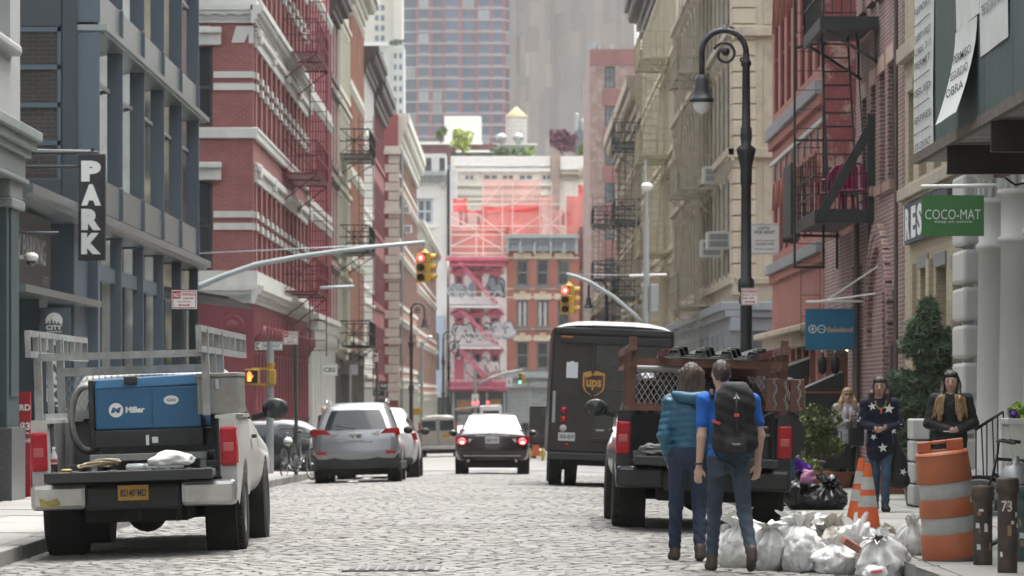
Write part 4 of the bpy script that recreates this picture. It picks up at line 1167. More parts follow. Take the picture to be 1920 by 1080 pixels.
row_building('grey_stone_building','grey-beige stone building with a heavy weathered cornice on the right',FR,186.2,232,17.0,lev(3.0,4,3.5,2.4),2.6,(m_sand,m_sand,m_brown,m_glass,m_sand),pil=.2,brackets=True,cor=(2.0,1.4,m_sand))
fire_escape('dark green fire escape with long ladder on the grey stone building',FR,190,197,[2.6,6.4,10.2,14.0],pm('dark_green_ironwork',(.02,.04,.036),.5),1.3,thin=.035)
fire_escape('dark fire escape farthest down the right-hand row',FR,226,232,[2.0,5.2,8.4,11.6],m_blkesc,1.6,thin=.045)
row_building('low_right_building','low brick building near the end of the right-hand row',FR,232.2,300,8.5,lev(2.0,2,3.4,2.2),3.2,(m_pinkbr,m_sand,m_brown,m_glass,m_sand),pil=0,depth=1.4)
# tall brick end wall that faces the camera
tw=thing('tall_brick_building','tall narrow patched brick building facing the camera above the right row','building',(7.3,303,-3))
m_patch=brickm('patched_brick',(.27,.165,.14),(.24,.145,.125),(.32,.26,.235),var=.25,dirt=(.34,.29,.25),damt=.8,bump=.1)
FT=Fr('F',302)
hol=[(XX(1134,302),XX(1153,302),ZZ(b_,302),ZZ(a,302)) for a,b_ in ((125,165),(192,238),(263,310),(335,380),(405,450),(475,520),(545,590))]
mb=MB();wall(mb,FT,XX(1106,302),12,-3,ZZ(103,302),hol,0,.3);mb.bx(XX(1106,302),12,302.32,330,-3,ZZ(103,302));mb.build('wall',m_patch,tw)
for h in hol:
 window(FT,tw,*h,m_fr_dk,m_glass_b,.15,2,2,.1)
 mb=MB();FT.box(mb,h[0]-.2,12,h[2]-1.4,h[2]-.05,0,.02);mb.build('brick_band',brickm('plain_red_brick',(.26,.115,.105),(.24,.105,.098),(.25,.15,.135),var=.12,bump=.1),tw)
mb=MB();FT.box(mb,XX(1106,302),12,ZZ(122,302),ZZ(92,302),-.3,.05);mb.build('parapet',MATS['plain_red_brick'],tw)
for i,px in enumerate((1111,1122,1145)):
 mb=MB();mb.cyl((XX(px,303),303,ZZ(93,302)),(XX(px,303),303,ZZ(76 if i==0 else 82,302)),.35 if i==0 else .15,n=8);mb.build('vent',m_steel,tw)
# --- near black fire escape over the pink brick wall
nf=thing('fire_escape','black iron fire escape with steep stair and wedge-shaped balcony on the pink brick wall','fire escape',(5.9,71,4.6))
def bar(p,q,w,nm,h=None):return MB().bar(p,q,w,h).build(nm,m_blkesc,nf)
for k,(z,ya,yb) in enumerate(((4.74,68.0,75.2),(8.05,66.8,70.6))):
 xo=5.38
 mb=MB();mb.bx(xo,XR-.02,ya-.02,ya+.03,z-.17,z+.06);mb.bx(xo-.02,xo+.03,ya,yb,z-.17,z+.06);mb.build('edge_beam',m_blkesc,nf)
 for i in range(18):
  x=xo+.06+(XR-xo-.1)*i/17
  mb=MB();mb.bx(x-.018,x+.018,ya,yb,z-.03,z+.01);mb.build('floor_slat',m_blkesc,nf)
 for i in range(13):
  yy=ya+(yb-ya)*i/12
  bar((xo,yy,z),(xo,yy,z+1.05),.022,'baluster')
 for i in range(6):
  xx=xo+(XR-xo)*i/6
  bar((xx,yb,z),(xx,yb,z+1.05),.022,'baluster')
  if k==0:bar((xx,ya,z),(xx,ya,z+1.05),.016,'baluster')
 for zz in ((z+.35,z+.7,z+1.05) if k==0 else (z+.5,z+1.0)):
  bar((xo,ya,zz),(xo,yb,zz),.026,'rail');bar((xo,yb,zz),(XR,yb,zz),.026,'rail')
  bar((xo,ya,zz),(XR-(.0 if k else .1),ya,zz),.02,'rail')
 for yy in (ya+.1,yb-.3):
  bar((xo,yy,z-.1),(XR,yy,z-.75 if k else z-.12),.05,'bracket')
  bar((XR-.06,yy,z-.75),(XR-.06,yy,z),.05,'bracket')
# solid wedge at the balcony's near end and the sheet at its far corner
bar((5.42,67.97,4.62),(XR+.02,67.97,6.55-.9+.75),.07,'wedge_beam',.16)
MB().bx(XR-.11,XR+.02,67.9,68.05,4.6,6.5).build('wedge_post',m_blkesc,nf)
MB().bx(5.31,5.36,73.2,75.25,4.58,5.95).build('side_sheet',m_blkesc,nf)
MB().bx(5.30,5.60,75.2,75.3,4.5,4.75).build('plank',m_brown,nf)
# steep stair between the two levels
for xx0,xx1 in ((5.62,5.72),(6.10,6.24)):
 bar((xx0,69.8,8.05),(xx1,69.2,4.76),.035,'stair_string',.07)
for i in range(13):
 t=(i+.6)/13;z=8.05-(3.29)*t
 bar((5.62+.10*t,69.8-.6*t,z),(6.10+.14*t,69.8-.6*t,z),.03,'rung',.03)
bar((6.16,69.0,8.4),(6.34,68.6,5.0),.022,'hand_rail');bar((5.56,69.0,8.4),(5.62,68.6,5.0),.022,'hand_rail')
# drop ladder in its guide
for xx in (5.30,5.84):
 bar((xx,72.0,3.9),(xx,72.0,9.2),.045,'guide_post')
for i in range(15):
 z=4.0+i*.36
 bar((5.34,72.0,z),(5.80,72.0,z),.014,'rung')
bar((5.30,72.0,3.92),(5.84,72.0,3.92),.05,'guide_bar');bar((5.30,72.0,6.3),(5.84,72.0,6.3),.045,'guide_bar');bar((5.28,72.0,8.02),(5.9,72.0,8.15),.055,'guide_bar')
for xx in (5.42,5.78):bar((xx,72.05,2.6),(xx,72.05,3.9),.012,'drop_ladder_rail')
for z in (2.65,3.0,3.4):bar((5.42,72.05,z),(5.78,72.05,z),.012,'drop_ladder_rung')
# two plastic chairs on the balcony
m_mag=pm('magenta_plastic',(.27,.012,.085),.4,var=.08)
def plastic_chair(loc,rz,lab):
 t=thing('plastic_chair',lab,'chair',loc,rz,group='chairs on the fire escape balcony')
 MB().bx(-.24,.24,-.22,.22,.40,.44).build('seat',m_mag,t,world=False,bevel=.02)
 for sx in (-.22,.22):
  for sy in (-.2,.2):MB().cyl((sx*1.1,sy*1.1,0),(sx,sy,.42),.022,.028,n=6).build('leg',m_mag,t,world=False)
  MB().tube([(sx*1.15,-.2,.42),(sx*1.2,-.22,.62),(sx*1.2,.0,.66),(sx*1.1,.24,.64)],.022,6).build('armrest',m_mag,t,world=False)
 for i in range(5):
  x=-.17+.085*i;MB().bx(x-.025,x+.025,.2,.225,.46,.86-.02*abs(i-2)).build('back_slat',m_mag,t,world=False)
 MB().tube([(-.25,.21,.44),(-.26,.25,.72),(-.16,.28,.88),(0,.29,.92),(.16,.28,.88),(.26,.25,.72),(.25,.21,.44)],.025,6).build('back_frame',m_mag,t,world=False)
plastic_chair((5.86,69.4,4.75),R(200),'magenta plastic chair in the middle of the fire escape balcony')
plastic_chair((6.13,68.6,4.75),R(160),'magenta plastic chair at the wall end of the fire escape balcony')
# --- sidewalk shed with green hoarding and posters
m_hoard=pm('green_hoarding',(.052,.085,.08),.7,var=.15,dirt=(.10,.115,.105),damt=.5,dscale=2,streak=True,bump=.2,bscale=12)
m_paper=pm('poster_paper',(.60,.62,.60),.7,var=.08,scale=4)
m_ink=pm('poster_ink',(.10,.10,.115),.7,var=.2)
m_soff=pm('grey_soffit_boards',(.23,.23,.22),.8,var=.2)
sh_=thing('sidewalk_shed','dark green plywood sidewalk shed on steel beams at the top right','shed',(4.2,36,0))
XF=4.2
for i in range(6):
 ya=40.0-1.95*(i+1)
 mb=MB();mb.bx(XF,XF+.03,ya+.01,ya+1.94,4.03,6.4);mb.build('plywood_panel',m_hoard,sh_)
mb=MB();mb.bx(XF+.03,6.7,28.2,40.0,4.0,4.08);mb.build('deck',m_soff,sh_)
mb=MB();mb.bx(XF+.03,6.7,39.96,40.0,4.08,6.4);mb.build('end_panel',m_hoard,sh_)
for i in range(22):
 mb=MB();mb.bx(XF+.02,6.6,28.6+i*.52,29.08+i*.52,3.955,3.998);mb.build('soffit_board',m_soff,sh_)
mb=MB();mb.bx(XF-.02,XF+.05,28.2,40.02,3.93,4.03);mb.build('edge_board',pm('splintered_edge',(.12,.10,.085),.9,var=.35,scale=14),sh_)
m_beam=pm('brown_black_steel',(.022,.014,.014),.6,var=.2)
for yb,z0,z1 in ((37.1,3.66,3.94),(33.7,3.66,3.94)):
 mb=MB();mb.bx(XF-.0,6.6,yb-.06,yb+.06,z0,z0+.02);mb.bx(XF,6.6,yb-.06,yb+.06,z1-.02,z1);mb.bx(XF,6.6,yb-.05,yb+.0,z0+.02,z1-.02);mb.build('cross_beam',m_beam,sh_)
 mb=MB();mb.bx(6.05,6.2,yb-.08,yb+.08,0.05,z0);mb.build('post',m_beam,sh_)
mb=MB();mb.bar((5.0,30,3.78),(5.0,39.5,3.86),.1,.2);mb.build('long_beam',pm('red_oxide_steel',(.10,.035,.03),.7),sh_)
mb=MB();mb.tube([(4.75,37,3.62),(4.85,37,3.55),(5.0,37,3.58),(5.15,37,3.52),(5.3,37,3.60)],.012,5);mb.build('cable',m_dblack,sh_)
mb=MB();mb.lathe([(.02,-.16),(.05,-.12),(.06,-.04),(.03,0)],(5.12,37,3.62),10);mb.build('bulb_socket',m_dblack,sh_)
def poster(lab,ya,yb,z0,z1,lines,tilt=0,lift=.012):
 t=thing('poster',lab,'poster',(XF-.02,(ya+yb)/2,z0),group='posters on the hoarding')
 N=8;vs,fs=[],[]
 for j in range(N+1):
  for i in range(5):
   u,v=i/4,j/N
   vs.append((XF-lift-tilt*(1-v)**2*.5-.006*math.sin(6*u+5*v),ya+(yb-ya)*u+tilt*(1-v)*.25,z0+(z1-z0)*v))
 fs=[(j*5+i,j*5+i+1,(j+1)*5+i+1,(j+1)*5+i) for j in range(N) for i in range(4)]
 MB().add(vs,fs,0,True).build('sheet',m_paper,t)
 mb=MB();n=len(lines)
 for k,s in enumerate(lines):
  v=1-(k+.7)/(n+.4);zc=z0+(z1-z0)*v
  xx=XF-lift-tilt*(1-v)**2*.5-.014
  if s=='-':
   mb.bx(xx-.001,xx,ya+.15*(yb-ya),yb-.05*(yb-ya),zc-.006,zc+.006)
  elif s:
   text(mb,s, lambda a,b_:(xx,(ya+yb)/2+tilt*(1-v)*.25-a,zc+b_),w=(yb-ya)*.82,h=(z1-z0)/(n+1)*.55,bold=.012)
 mb.build('print',m_ink,t)
poster('long white notice at the far corner of the green hoarding',38.15,39.98,3.98,5.72,['THIS JOB','REPORT','-','SAFETY FIRST','CALL 311','PERMIT','-','ISSUED','-','EXPIRES','-','SITE CONTACT'])
poster('upper white notice in the middle of the green hoarding',34.4,36.2,4.95,6.3,['NOTICE','TENANTS','CONTRATISTA','DIRECCION','',''])
poster('torn white notice flapping loose from the middle of the green hoarding',34.55,36.25,4.08,4.94,['','PERMISO','SEGURIDAD','OBRA',''],.35,.02)
poster('large Spanish safety notice on the nearer end of the green hoarding',32.4,34.35,4.55,6.2,['TRABAJO','SEGURO','UNAS CONDICIONES','SEGURAS EN UN SITIO DE','OBRA LLAME AL 311. NO','TIENE QUE DAR SU NOMBRE',''])
# ================================================================== the end of the street and the towers behind it
DT=340.0
FE=Fr('F',DT)
def xr(a,b_,d=DT):return XX(a,d),XX(b_,d)
def zr(a,b_,d=DT):return ZZ(b_,d),ZZ(a,d)
def bxp(mb,fr,a,b_,ya,yb,w0,w1,m=0):
 d=fr.o;fr.box(mb,XX(a,d),XX(b_,d),ZZ(yb,d),ZZ(ya,d),w0,w1,m);return mb
m_wbrick=brickm('white_painted_brick',(.82,.83,.78),(.79,.80,.75),(.68,.69,.64),bw=.4,bh=.16,var=.08,bump=.2)
m_wblue=pm('pale_blue_paint',(.42,.53,.66),.6,var=.08)
m_wbluef=pm('blue_white_frame',(.50,.55,.62),.6,var=.05)
m_pinkp=pm('pink_paint',(.56,.12,.19),.6,var=.12,dirt=(.6,.3,.35),damt=.4)
m_wpink=pm('white_wall_paint',(.80,.78,.75),.7,var=.1,dirt=(.6,.5,.5),damt=.4,dscale=.6)
m_redbr=brickm('end_red_brick',(.42,.14,.09),(.385,.125,.083),(.37,.18,.135),var=.1,bump=.1)
m_crm3=pm('buff_lintel',(.62,.54,.40),.7,var=.1)
m_grcor=pm('grey_cornice_paint',(.36,.41,.42),.6,var=.1,dirt=(.18,.2,.2),damt=.4)
m_shut=pm('roller_shutter',(.32,.345,.345),.6,var=.15,dirt=(.16,.17,.17),damt=.5)
m_ply=pm('orange_plywood',(.34,.165,.075),.8,var=.2)
m_graf_k=pm('black_spray',(.03,.03,.033),.7);m_graf_w=pm('white_spray',(.60,.61,.61),.7,var=.05);m_graf_g=pm('grey_blue_spray',(.24,.30,.34),.7,var=.1);m_graf_y=pm('ochre_spray',(.45,.36,.15),.7)
# white building with the pale blue bay
wb=thing('white_end_building','white painted brick building with grey-blue cornice and pale blue bay at the street end','building',(-7.4,DT+2,-3))
hol=[xr(781,812)+zr(a,b_) for a,b_ in ((372,420),(447,500),(527,592))]
mb=MB();wall(mb,FE,-14,XX(838,DT),-3,ZZ(322,DT),hol,0,.4);mb.bx(-14,XX(838,DT),DT+.45,DT+12,-3,ZZ(322,DT));mb.quad((XX(838,DT),DT,-3),(XX(838,DT),DT+.46,-3),(XX(838,DT),DT+.46,ZZ(322,DT)),(XX(838,DT),DT,ZZ(322,DT)));mb.build('wall',m_wbrick,wb)
for h in hol:
 window(FE,wb,*h,m_wbluef,m_glass_b,.2,2,2,.22)
 mb=MB();FE.box(mb,h[0]-.3,h[1]+.3,h[2]-.35,h[2]-.01,-.1,.2);FE.box(mb,h[0]-.3,h[1]+.3,h[3]+.01,h[3]+.4,0,.12);mb.build('window_trim',m_wbrick,wb)
mb=MB();bxp(mb,FE,776,834,322,330,0,1.1);bxp(mb,FE,777,833,330,337,0,.7);mb.build('cornice',m_grcor,wb)
for px in (778,788,798,808,818,829):
 mb=MB();bxp(mb,FE,px,px+4,334,343 if px<825 else 352,0,.6);mb.build('bracket',m_grcor,wb)
mb=MB();bxp(mb,FE,768,832,592,745,0,.9);mb.build('bay',m_wblue,wb)
for a,b_ in ((781,800),(806,824)):
 mb=MB();x0,x1=xr(a,b_);z0,z1=zr(622,694);r=(x1-x0)/2;c=(x0+x1)/2
 poly=[(x0,z0),(x1,z0)]+[(c+r*math.cos(t),z1-r+r*math.sin(t)) for t in [PI*i/12 for i in range(13)]]
 mb.prism(poly, lambda u,z:FE.p(u,z,.93), lambda u,z:FE.p(u,z,.88));mb.build('bay_window',m_glass_b,wb)
 mb=MB();FE.box(mb,c-.06,c+.06,z0,z1,.93,.97);FE.box(mb,x0,x1,(z0*.55+z1*.45)-.07,(z0*.55+z1*.45)+.07,.93,.97);mb.build('bay_bar',m_wbluef,wb)
mb=MB();bxp(mb,FE,768,838,745,800,.0,.5);mb.build('shopfront',pm('dark_shopfront',(.05,.055,.06),.6),wb)
for px in (782,797):
 mb=MB();mb.ball((XX(px,DT-.8),DT-.8,ZZ(726,DT)),.22,8,6);mb.build('shop_lamp',pm('greenish_lamp',(.8,.9,.7),.4,var=0,emit=(.85,1,.7),estr=1.6),wb)
mb=MB();bxp(mb,FE,838.3,843.5,318,480,-.5,.35);mb.build('dark_flank',m_dblack,wb)
# pink and white tenement covered in graffiti
pk=thing('graffiti_tenement','white tenement with pink cornice, pink window hoods and large graffiti','building',(-3,DT+2,-3))
cols=((852,870),(886,904),(919,937));rows=((514,556),(592,636),(660,712))
hol=[xr(*c)+zr(*r) for c in cols for r in rows]
mb=MB();wall(mb,FE,XX(843.6,DT),XX(950,DT),ZZ(725,DT),ZZ(484,DT),hol,0,.35);mb.bx(XX(843.6,DT),XX(950,DT),DT+.4,DT+14,-3,ZZ(484,DT));mb.build('wall',m_wpink,pk)
for h in hol:
 window(FE,pk,*h,m_pinkp,m_glass,.2,2,1,.22)
 c,r=(h[0]+h[1])/2,(h[1]-h[0])/2
 mb=MB();mb.tube([FE.p(c+(r+.3)*math.cos(t),h[3]+.05+.45*math.sin(t),.12) for t in [PI*i/10 for i in range(11)]],.12,5);mb.build('window_hood',m_pinkp,pk)
 mb=MB();FE.box(mb,h[0]-.12,h[1]+.12,h[3]-.15,h[3]+.35,-.05,.05);mb.build('hood_panel',m_pinkp,pk)
for (a,b_),(r0,r1) in (((853,869),(602,636)),((887,903),(518,558)),((852,869),(672,712)),((920,936),(540,556))):
 mb=MB();bxp(mb,FE,a,b_,r0,r1,-.18,-.05);mb.build('boarded_window',m_pinkp if r0!=518 else m_ply,pk)
mb=MB();bxp(mb,FE,836,952,482,489,-.1,.9);bxp(mb,FE,842,950,489,498,-.1,.4);mb.build('cornice',m_pinkp,pk)
for px in (845,872,905,938):
 mb=MB();bxp(mb,FE,px,px+5,490,508,0,.6);mb.build('bracket',m_pinkp,pk)
mb=MB();bxp(mb,FE,838,950,716,733,-.1,.6);mb.build('shop_cornice',m_pinkp,pk)
mb=MB();bxp(mb,FE,843.6,950,733,845,-.3,0);mb.build('shopfront',pm('dark_shopfront',(.05,.055,.06),.6),pk)
for a,b_,ya,yb in ((856,884,750,772),(918,940,748,770)):
 mb=MB();bxp(mb,FE,a,b_,ya,yb,0,.1);mb.build('plywood_board',m_ply,pk)
for px in (848,888,911,944):
 mb=MB();bxp(mb,FE,px,px+4,736,845,0,.25);mb.build('shop_pier',m_grcor,pk)
def blob_tag(par,cx,cy,w,h,kind,w0=.06,seed=0):
 """bubble-letter graffiti: outlined rounded shapes sprayed flat on the wall"""
 r=random.Random(seed);mb=MB();n=max(2,int(w/16));dd=DT
 for i in range(n):
  ex=cx-w/2+w*(i+.5)/n;rx=w/n*.62;ry=h*.5*r.uniform(.8,1)
  a0=r.uniform(0,6)
  for rr,lay,mi in ((1.0,0,1),(.84,.012,0)):
   pts=[]
   for k in range(22):
    t=2*PI*k/22;q=rr*(1+.16*math.sin(3*t+a0)+.08*math.sin(5*t+a0*2))
    pts.append(FE.p(XX(ex+rx*q*math.cos(t),dd),ZZ(cy+ry*q*math.sin(t),dd),w0+lay+i*.004))
   mb.add(pts,[tuple(range(22))],mi)
  k0=r.uniform(0,6)
  mb.tube([FE.p(XX(ex+rx*.5*math.cos(k0+t),dd),ZZ(cy+ry*.5*math.sin(k0+t*1.3),dd),w0+.03) for t in (0,.6,1.2,1.8,2.4)],.07,4,1)
 return mb.build('graffiti',[kind[0],kind[1]],par)
blob_tag(pk,866,545,50,34,(m_graf_g,m_graf_w),seed=1)
blob_tag(pk,930,540,34,44,(m_graf_g,m_graf_k),seed=2)
blob_tag(pk,886,622,72,40,(m_graf_w,m_graf_k),seed=3)
blob_tag(pk,943,620,44,40,(m_graf_w,m_graf_g),w0=.12,seed=4)
blob_tag(pk,905,690,60,40,(m_wpink,m_graf_g),seed=5)
blob_tag(pk,934,703,34,18,(m_graf_w,m_graf_y),seed=6)
for cx,cy,s in ((897,505,1),(893,583,2)):
 mb=MB();rr=random.Random(s)
 mb.tube([FE.p(XX(cx-12+i*2,DT),ZZ(cy+rr.uniform(-4,4),DT),.05) for i in range(13)],.09,4);mb.build('graffiti_tag',m_graf_k,pk)
pe=thing('fire_escape','pink painted fire escape zigzagging down the graffiti tenement','fire escape',(-3,DT-1,2),group=None)
for k,py in enumerate((497,571,648,722)):
 z=ZZ(py,DT-.6)
 mb=MB();mb.bx(XX(843,DT),XX(940,DT),DT-1.3,DT-.02,z-.08,z+.05)
 if k:
  mb.bx(XX(843,DT),XX(940,DT),DT-1.3,DT-1.25,z-.3,z)
 mb.build('platform',m_pinkp if k in (0,3) else m_wpink,pe)
 mb=MB()
 for zz in (z+.6,z+1.1):mb.bar((XX(843,DT),DT-1.28,zz),(XX(940,DT),DT-1.28,zz),.06)
 for i in range(9):xx=XX(843+97*i/8,DT);mb.bar((xx,DT-1.28,z),(xx,DT-1.28,z+1.1),.05)
 if k:mb.build('railing',m_pinkp if k==3 else m_wpink,pe)
for a,ya,b_,yb in ((862,492,932,571),(858,576,934,648),(862,656,926,722)):
 mb=MB();mb.bar((XX(a,DT),DT-.8,ZZ(ya,DT)),(XX(b_,DT),DT-.8,ZZ(yb,DT)),.5,.35);mb.build('stair',m_pinkp,pe)
# red brick building with the grey cornice
r3=thing('red_brick_end_building','three-storey red brick building with grey bracketed cornice facing down the street','building',(2.7,DT+2,-3))
cols=((968,991),(1006,1029),(1045,1069));rows=((486,536),(562,613),(640,692))
hol=[xr(*c)+zr(*r) for c in cols for r in rows]
mb=MB();wall(mb,FE,XX(950.3,DT),XX(1086,DT),ZZ(700,DT),ZZ(442,DT),hol,0,.35);mb.bx(XX(950.3,DT),XX(1086,DT),DT+.4,DT+14,-3,ZZ(442,DT));mb.build('wall',m_redbr,r3)
m_curt=pm('pale_curtain',(.5,.5,.48),.9)
for i,h in enumerate(hol):
 window(FE,r3,*h,m_grst,m_glass,.2,2,1,.16)
 mb=MB();FE.box(mb,h[0]-.25,h[1]+.25,h[3]+.02,h[3]+.55,0,.1);FE.box(mb,h[0]+.3,h[1]-.3,h[3]+.5,h[3]+.75,0,.1);mb.build('lintel',m_crm3,r3)
 mb=MB();FE.box(mb,h[0]-.2,h[1]+.2,h[2]-.22,h[2]-.01,0,.2);mb.build('sill',m_grst,r3)
 if i in (1,4):
  for s_ in (0,1):
   mb=MB();xa=h[0]+.2 if s_==0 else h[1]-.45;FE.box(mb,xa,xa+.25,h[2]+.1,h[3]-.2,-.2,-.14);mb.build('curtain',m_curt,r3)
for ya in (482,540,556,616,633):
 mb=MB();bxp(mb,FE,950.3,1086,ya,ya+3,0,.06);mb.build('string_course',m_crm3,r3)
mb=MB();bxp(mb,FE,947,1085,440,447,-.1,.9);bxp(mb,FE,950,1083,447,471,-.1,.35);mb.build('cornice',m_grcor,r3)
for px in (949,973,1000,1030,1055,1078):
 mb=MB();bxp(mb,FE,px,px+5,447,476,0,.75);mb.build('bracket',m_grcor,r3)
for i in range(22):
 mb=MB();bxp(mb,FE,955+i*5.6,957.5+i*5.6,448,455,.35,.75);mb.build('dentil',m_grcor,r3)
mb=MB();bxp(mb,FE,950.3,1090,697,708,-.1,.5);bxp(mb,FE,950.3,1090,708,845,-.3,.0);mb.build('shopfront',m_grcor,r3)
for a,b_ in ((956,990),(996,1024),(1030,1060)):
 for k in range(12):
  mb=MB();bxp(mb,FE,a,b_,728+k*9.5,736.5+k*9.5,0,.06);mb.build('shutter_slat',m_shut,r3)
 mb=MB();bxp(mb,FE,a-1,b_+1,716,727,0,.4);mb.build('shutter_box',m_shut,r3)
# netted building to its right and the cream building behind, with scaffold and netting
db=thing('dark_brick_end_building','dark red brick wall behind netting right of the red brick end building','building',(7,DT+3,-3))
FD=Fr('F',DT+2);mb=MB();hol=[XX(1088,DT+2),XX(1100,DT+2),ZZ(525,DT+2),ZZ(505,DT+2)]
wall(mb,FD,XX(1086.5,DT+2),16,-3,ZZ(425,DT+2),[tuple(hol)],0,.3);mb.bx(XX(1086.5,DT+2),16,DT+2.4,DT+14,-3,ZZ(425,DT+2));mb.build('wall',brickm('dark_end_brick',(.16,.06,.055),(.13,.05,.048),(.16,.1,.09),var=.2,bump=.1),db);window(FD,db,*hol,m_grst,m_glass_b,.15,2,1,.15)
D2=372.0;F2=Fr('F',D2)
cr=thing('cream_rear_building','cream building with white parapet and ribbon windows behind the red netting','building',(0,D2,-3))
hol=[(XX(a,D2),XX(b_,D2),ZZ(339,D2),ZZ(326,D2)) for a,b_ in ((870,890),(905,935),(940,965),(972,1000),(1015,1035))]
hol+=[(XX(a,D2),XX(b_,D2),ZZ(425,D2),ZZ(395,D2)) for a,b_ in ((858,880),(890,915),(1050,1075))]
m_crw=pm('cream_wall',(.70,.69,.60),.7,var=.08,dirt=(.42,.4,.33),damt=.4,streak=True)
mb=MB();wall(mb,F2,XX(845,D2),XX(1108,D2),-3,ZZ(293,D2),hol,0,.5);mb.bx(XX(845,D2),XX(1108,D2),D2+.5,D2+20,-3,ZZ(293,D2)-.5);mb.build('wall',m_crw,cr)
for h in hol:window(F2,cr,*h,m_white,m_glass_b,.2,1,2,.15)
for ya,yb,w,a,b_ in ((294,312,.35,852,1032),(294,318,.35,1050,1107),(316,322,.5,852,1032),(344,349,.5,850,1050),(356,366,.3,850,1050),(372,376,.4,850,1050)):
 mb=MB();bxp(mb,F2,a,b_,ya,yb,0,w);mb.build('band',m_white if ya<320 else m_crw,cr)
mb=MB();bxp(mb,F2,1033,1049,283,480,-.2,.6);mb.build('brick_pier',brickm('pale_brick_pier',(.36,.27,.22),(.32,.24,.2),(.36,.31,.27),bump=.1),cr)
mb=MB();bxp(mb,F2,1052,1090,322,328,0,.9);bxp(mb,F2,1054,1088,328,336,0,.5);mb.build('cornice',m_sand,cr)
mb=MB();mb.tube([F2.p(XX(1105+-18*math.cos(t),D2),ZZ(335-22*math.sin(t),D2),.6) for t in [PI/2*i/6 for i in range(7)]],.35,6);mb.build('arch_moulding',m_sand,cr)
def netm(name,col,alpha):
 m_,n_,b_=_new(name)
 f=_noise(n_,_coords(n_),.5,4);n_.links.new(_mix(n_,_ramp(n_,f,.3,.7),tuple(x*.75 for x in col),tuple(min(1,x*1.2) for x in col)),b_.inputs['Base Color'])
 b_.inputs['Roughness'].default_value=.8;b_.inputs['Alpha'].default_value=alpha
 MATS[name]=m_;return m_
m_net=netm('red_netting',(.62,.13,.115),.8);m_net2=netm('dense_red_netting',(.6,.06,.07),.9);m_net3=netm('thin_red_netting',(.70,.26,.23),.42)
sc=thing('scaffold','pipe scaffold on the roofs wrapped in translucent red debris netting','scaffold',(0,352,11))
DS=352.0
rr=random.Random(5)
def netp(a,b_,ya,yb,m_,dd=DS,sag=.25):
 N,K=6,5;vs=[]
 for j in range(K+1):
  for i in range(N+1):
   u,v=i/N,j/K
   vs.append((XX(a+(b_-a)*u,dd),dd+sag*math.sin(5*u+3*v)+rr.uniform(-.1,.1),ZZ(ya+(yb-ya)*v+(2.5*math.sin(PI*u) if j in (0,) else 0),dd)))
 MB().add(vs,[(j*(N+1)+i,j*(N+1)+i+1,(j+1)*(N+1)+i+1,(j+1)*(N+1)+i) for j in range(K) for i in range(N)],0,True).build('net_panel',m_,sc)
for a in ((904,962,333,384,m_net3),(962,1014,336,384,m_net3),(902,960,384,440,m_net),(960,1015,380,442,m_net),(849,876,371,398,m_net2),(874,906,393,400,m_net2),(846,900,398,424,m_net3),(844,900,424,480,m_net),(898,948,420,480,m_net),(1014,1062,392,442,m_net3),(1062,1105,366,440,m_net),(1085,1106,440,476,m_net),(1084,1109,345,370,m_net2),(1010,1040,364,392,m_net3),(905,1012,388,398,m_net2),(948,955,420,480,m_net)):
 netp(a[0],a[1],a[2],a[3],a[4],DS+rr.uniform(-.8,.8))
m_tube=pm('white_scaffold_tube',(.55,.47,.45),.6,var=.08)
def stick(a,ya,b_,yb,dd=DS-1.2,r=.05):
 MB().cyl((XX(a,dd),dd,ZZ(ya,dd)),(XX(b_,dd),dd,ZZ(yb,dd)),r,n=6).build('pole',m_tube,sc)
for px in (845,893,906,942,961,1012,1034,1060):stick(px,340 if px>900 else 400,px,482)
for py in (383,424,440,462):stick(845,py,1062,py,r=.05)
for a,ya,b_,yb in ((845,405,892,430),(893,400,945,440),(845,462,893,440),(893,440,945,470),(961,440,1012,405),(1012,400,1060,440),(1012,440,1060,395),(961,385,1012,345),(906,385,942,345)):stick(a,ya,b_,yb)
for py in (430,474):
 dd=DS-.5;MB().bx(XX(845,dd),XX(948,dd),dd-.6,dd+.6,ZZ(py,dd)-.08,ZZ(py,dd)).build('plank',m_tube,sc)
# roofs behind: bulkheads, tank, planting
rf=thing('rooftop_house','dark red brick rooftop house with a white box on top','building',(XX(860,395),395,15));D3=395.0;F3=Fr('F',D3)
mb=MB();bxp(mb,F3,788,932,270,300,-8,0);mb.build('wall',brickm('maroon_brick',(.15,.05,.06),(.13,.045,.055),(.15,.08,.08),bump=.1),rf)
mb=MB();bxp(mb,F3,833,902,217,270,-6,-.2);mb.build('white_box',m_white,rf)
mb=MB();bxp(mb,F3,786,905,266,271,-8,.3);bxp(mb,F3,855,930,282,286,0,.5);mb.build('coping',m_white,rf)
mb=MB();bxp(mb,F3,845,856,285,300,0,.05);bxp(mb,F3,875,925,287,298,0,.05);mb.build('window',m_glass,rf)
lr=thing('rooftop_cabin','small pale rooftop cabin above the white end building','building',(XX(810,365),365,19));F4=Fr('F',365)
mb=MB();bxp(mb,F4,776,836,288,330,-6,0);mb.build('wall',pm('pale_cabin',(.5,.52,.5),.7),lr)
for a,b_ in ((797,809),(824,834)):
 mb=MB();bxp(mb,F4,a,b_,296,322,0,.05);mb.build('window',m_glass,lr)
mb=MB();bxp(mb,F4,836,856,318,480,-4,0);mb.build('side_block',pm('pale_cabin',(.5,.52,.5),.7),lr)
gh=thing('rooftop_greenhouse','low grey-green rooftop enclosure under the water tank','building',(XX(965,400),400,18));F5=Fr('F',400)
mb=MB();bxp(mb,F5,925,1005,271,300,-6,0);mb.build('wall',pm('grey_green_panel',(.30,.34,.30),.6),gh)
mb=MB();bxp(mb,F5,923,1007,269,272,-6,.3);mb.build('coping',m_white,gh)
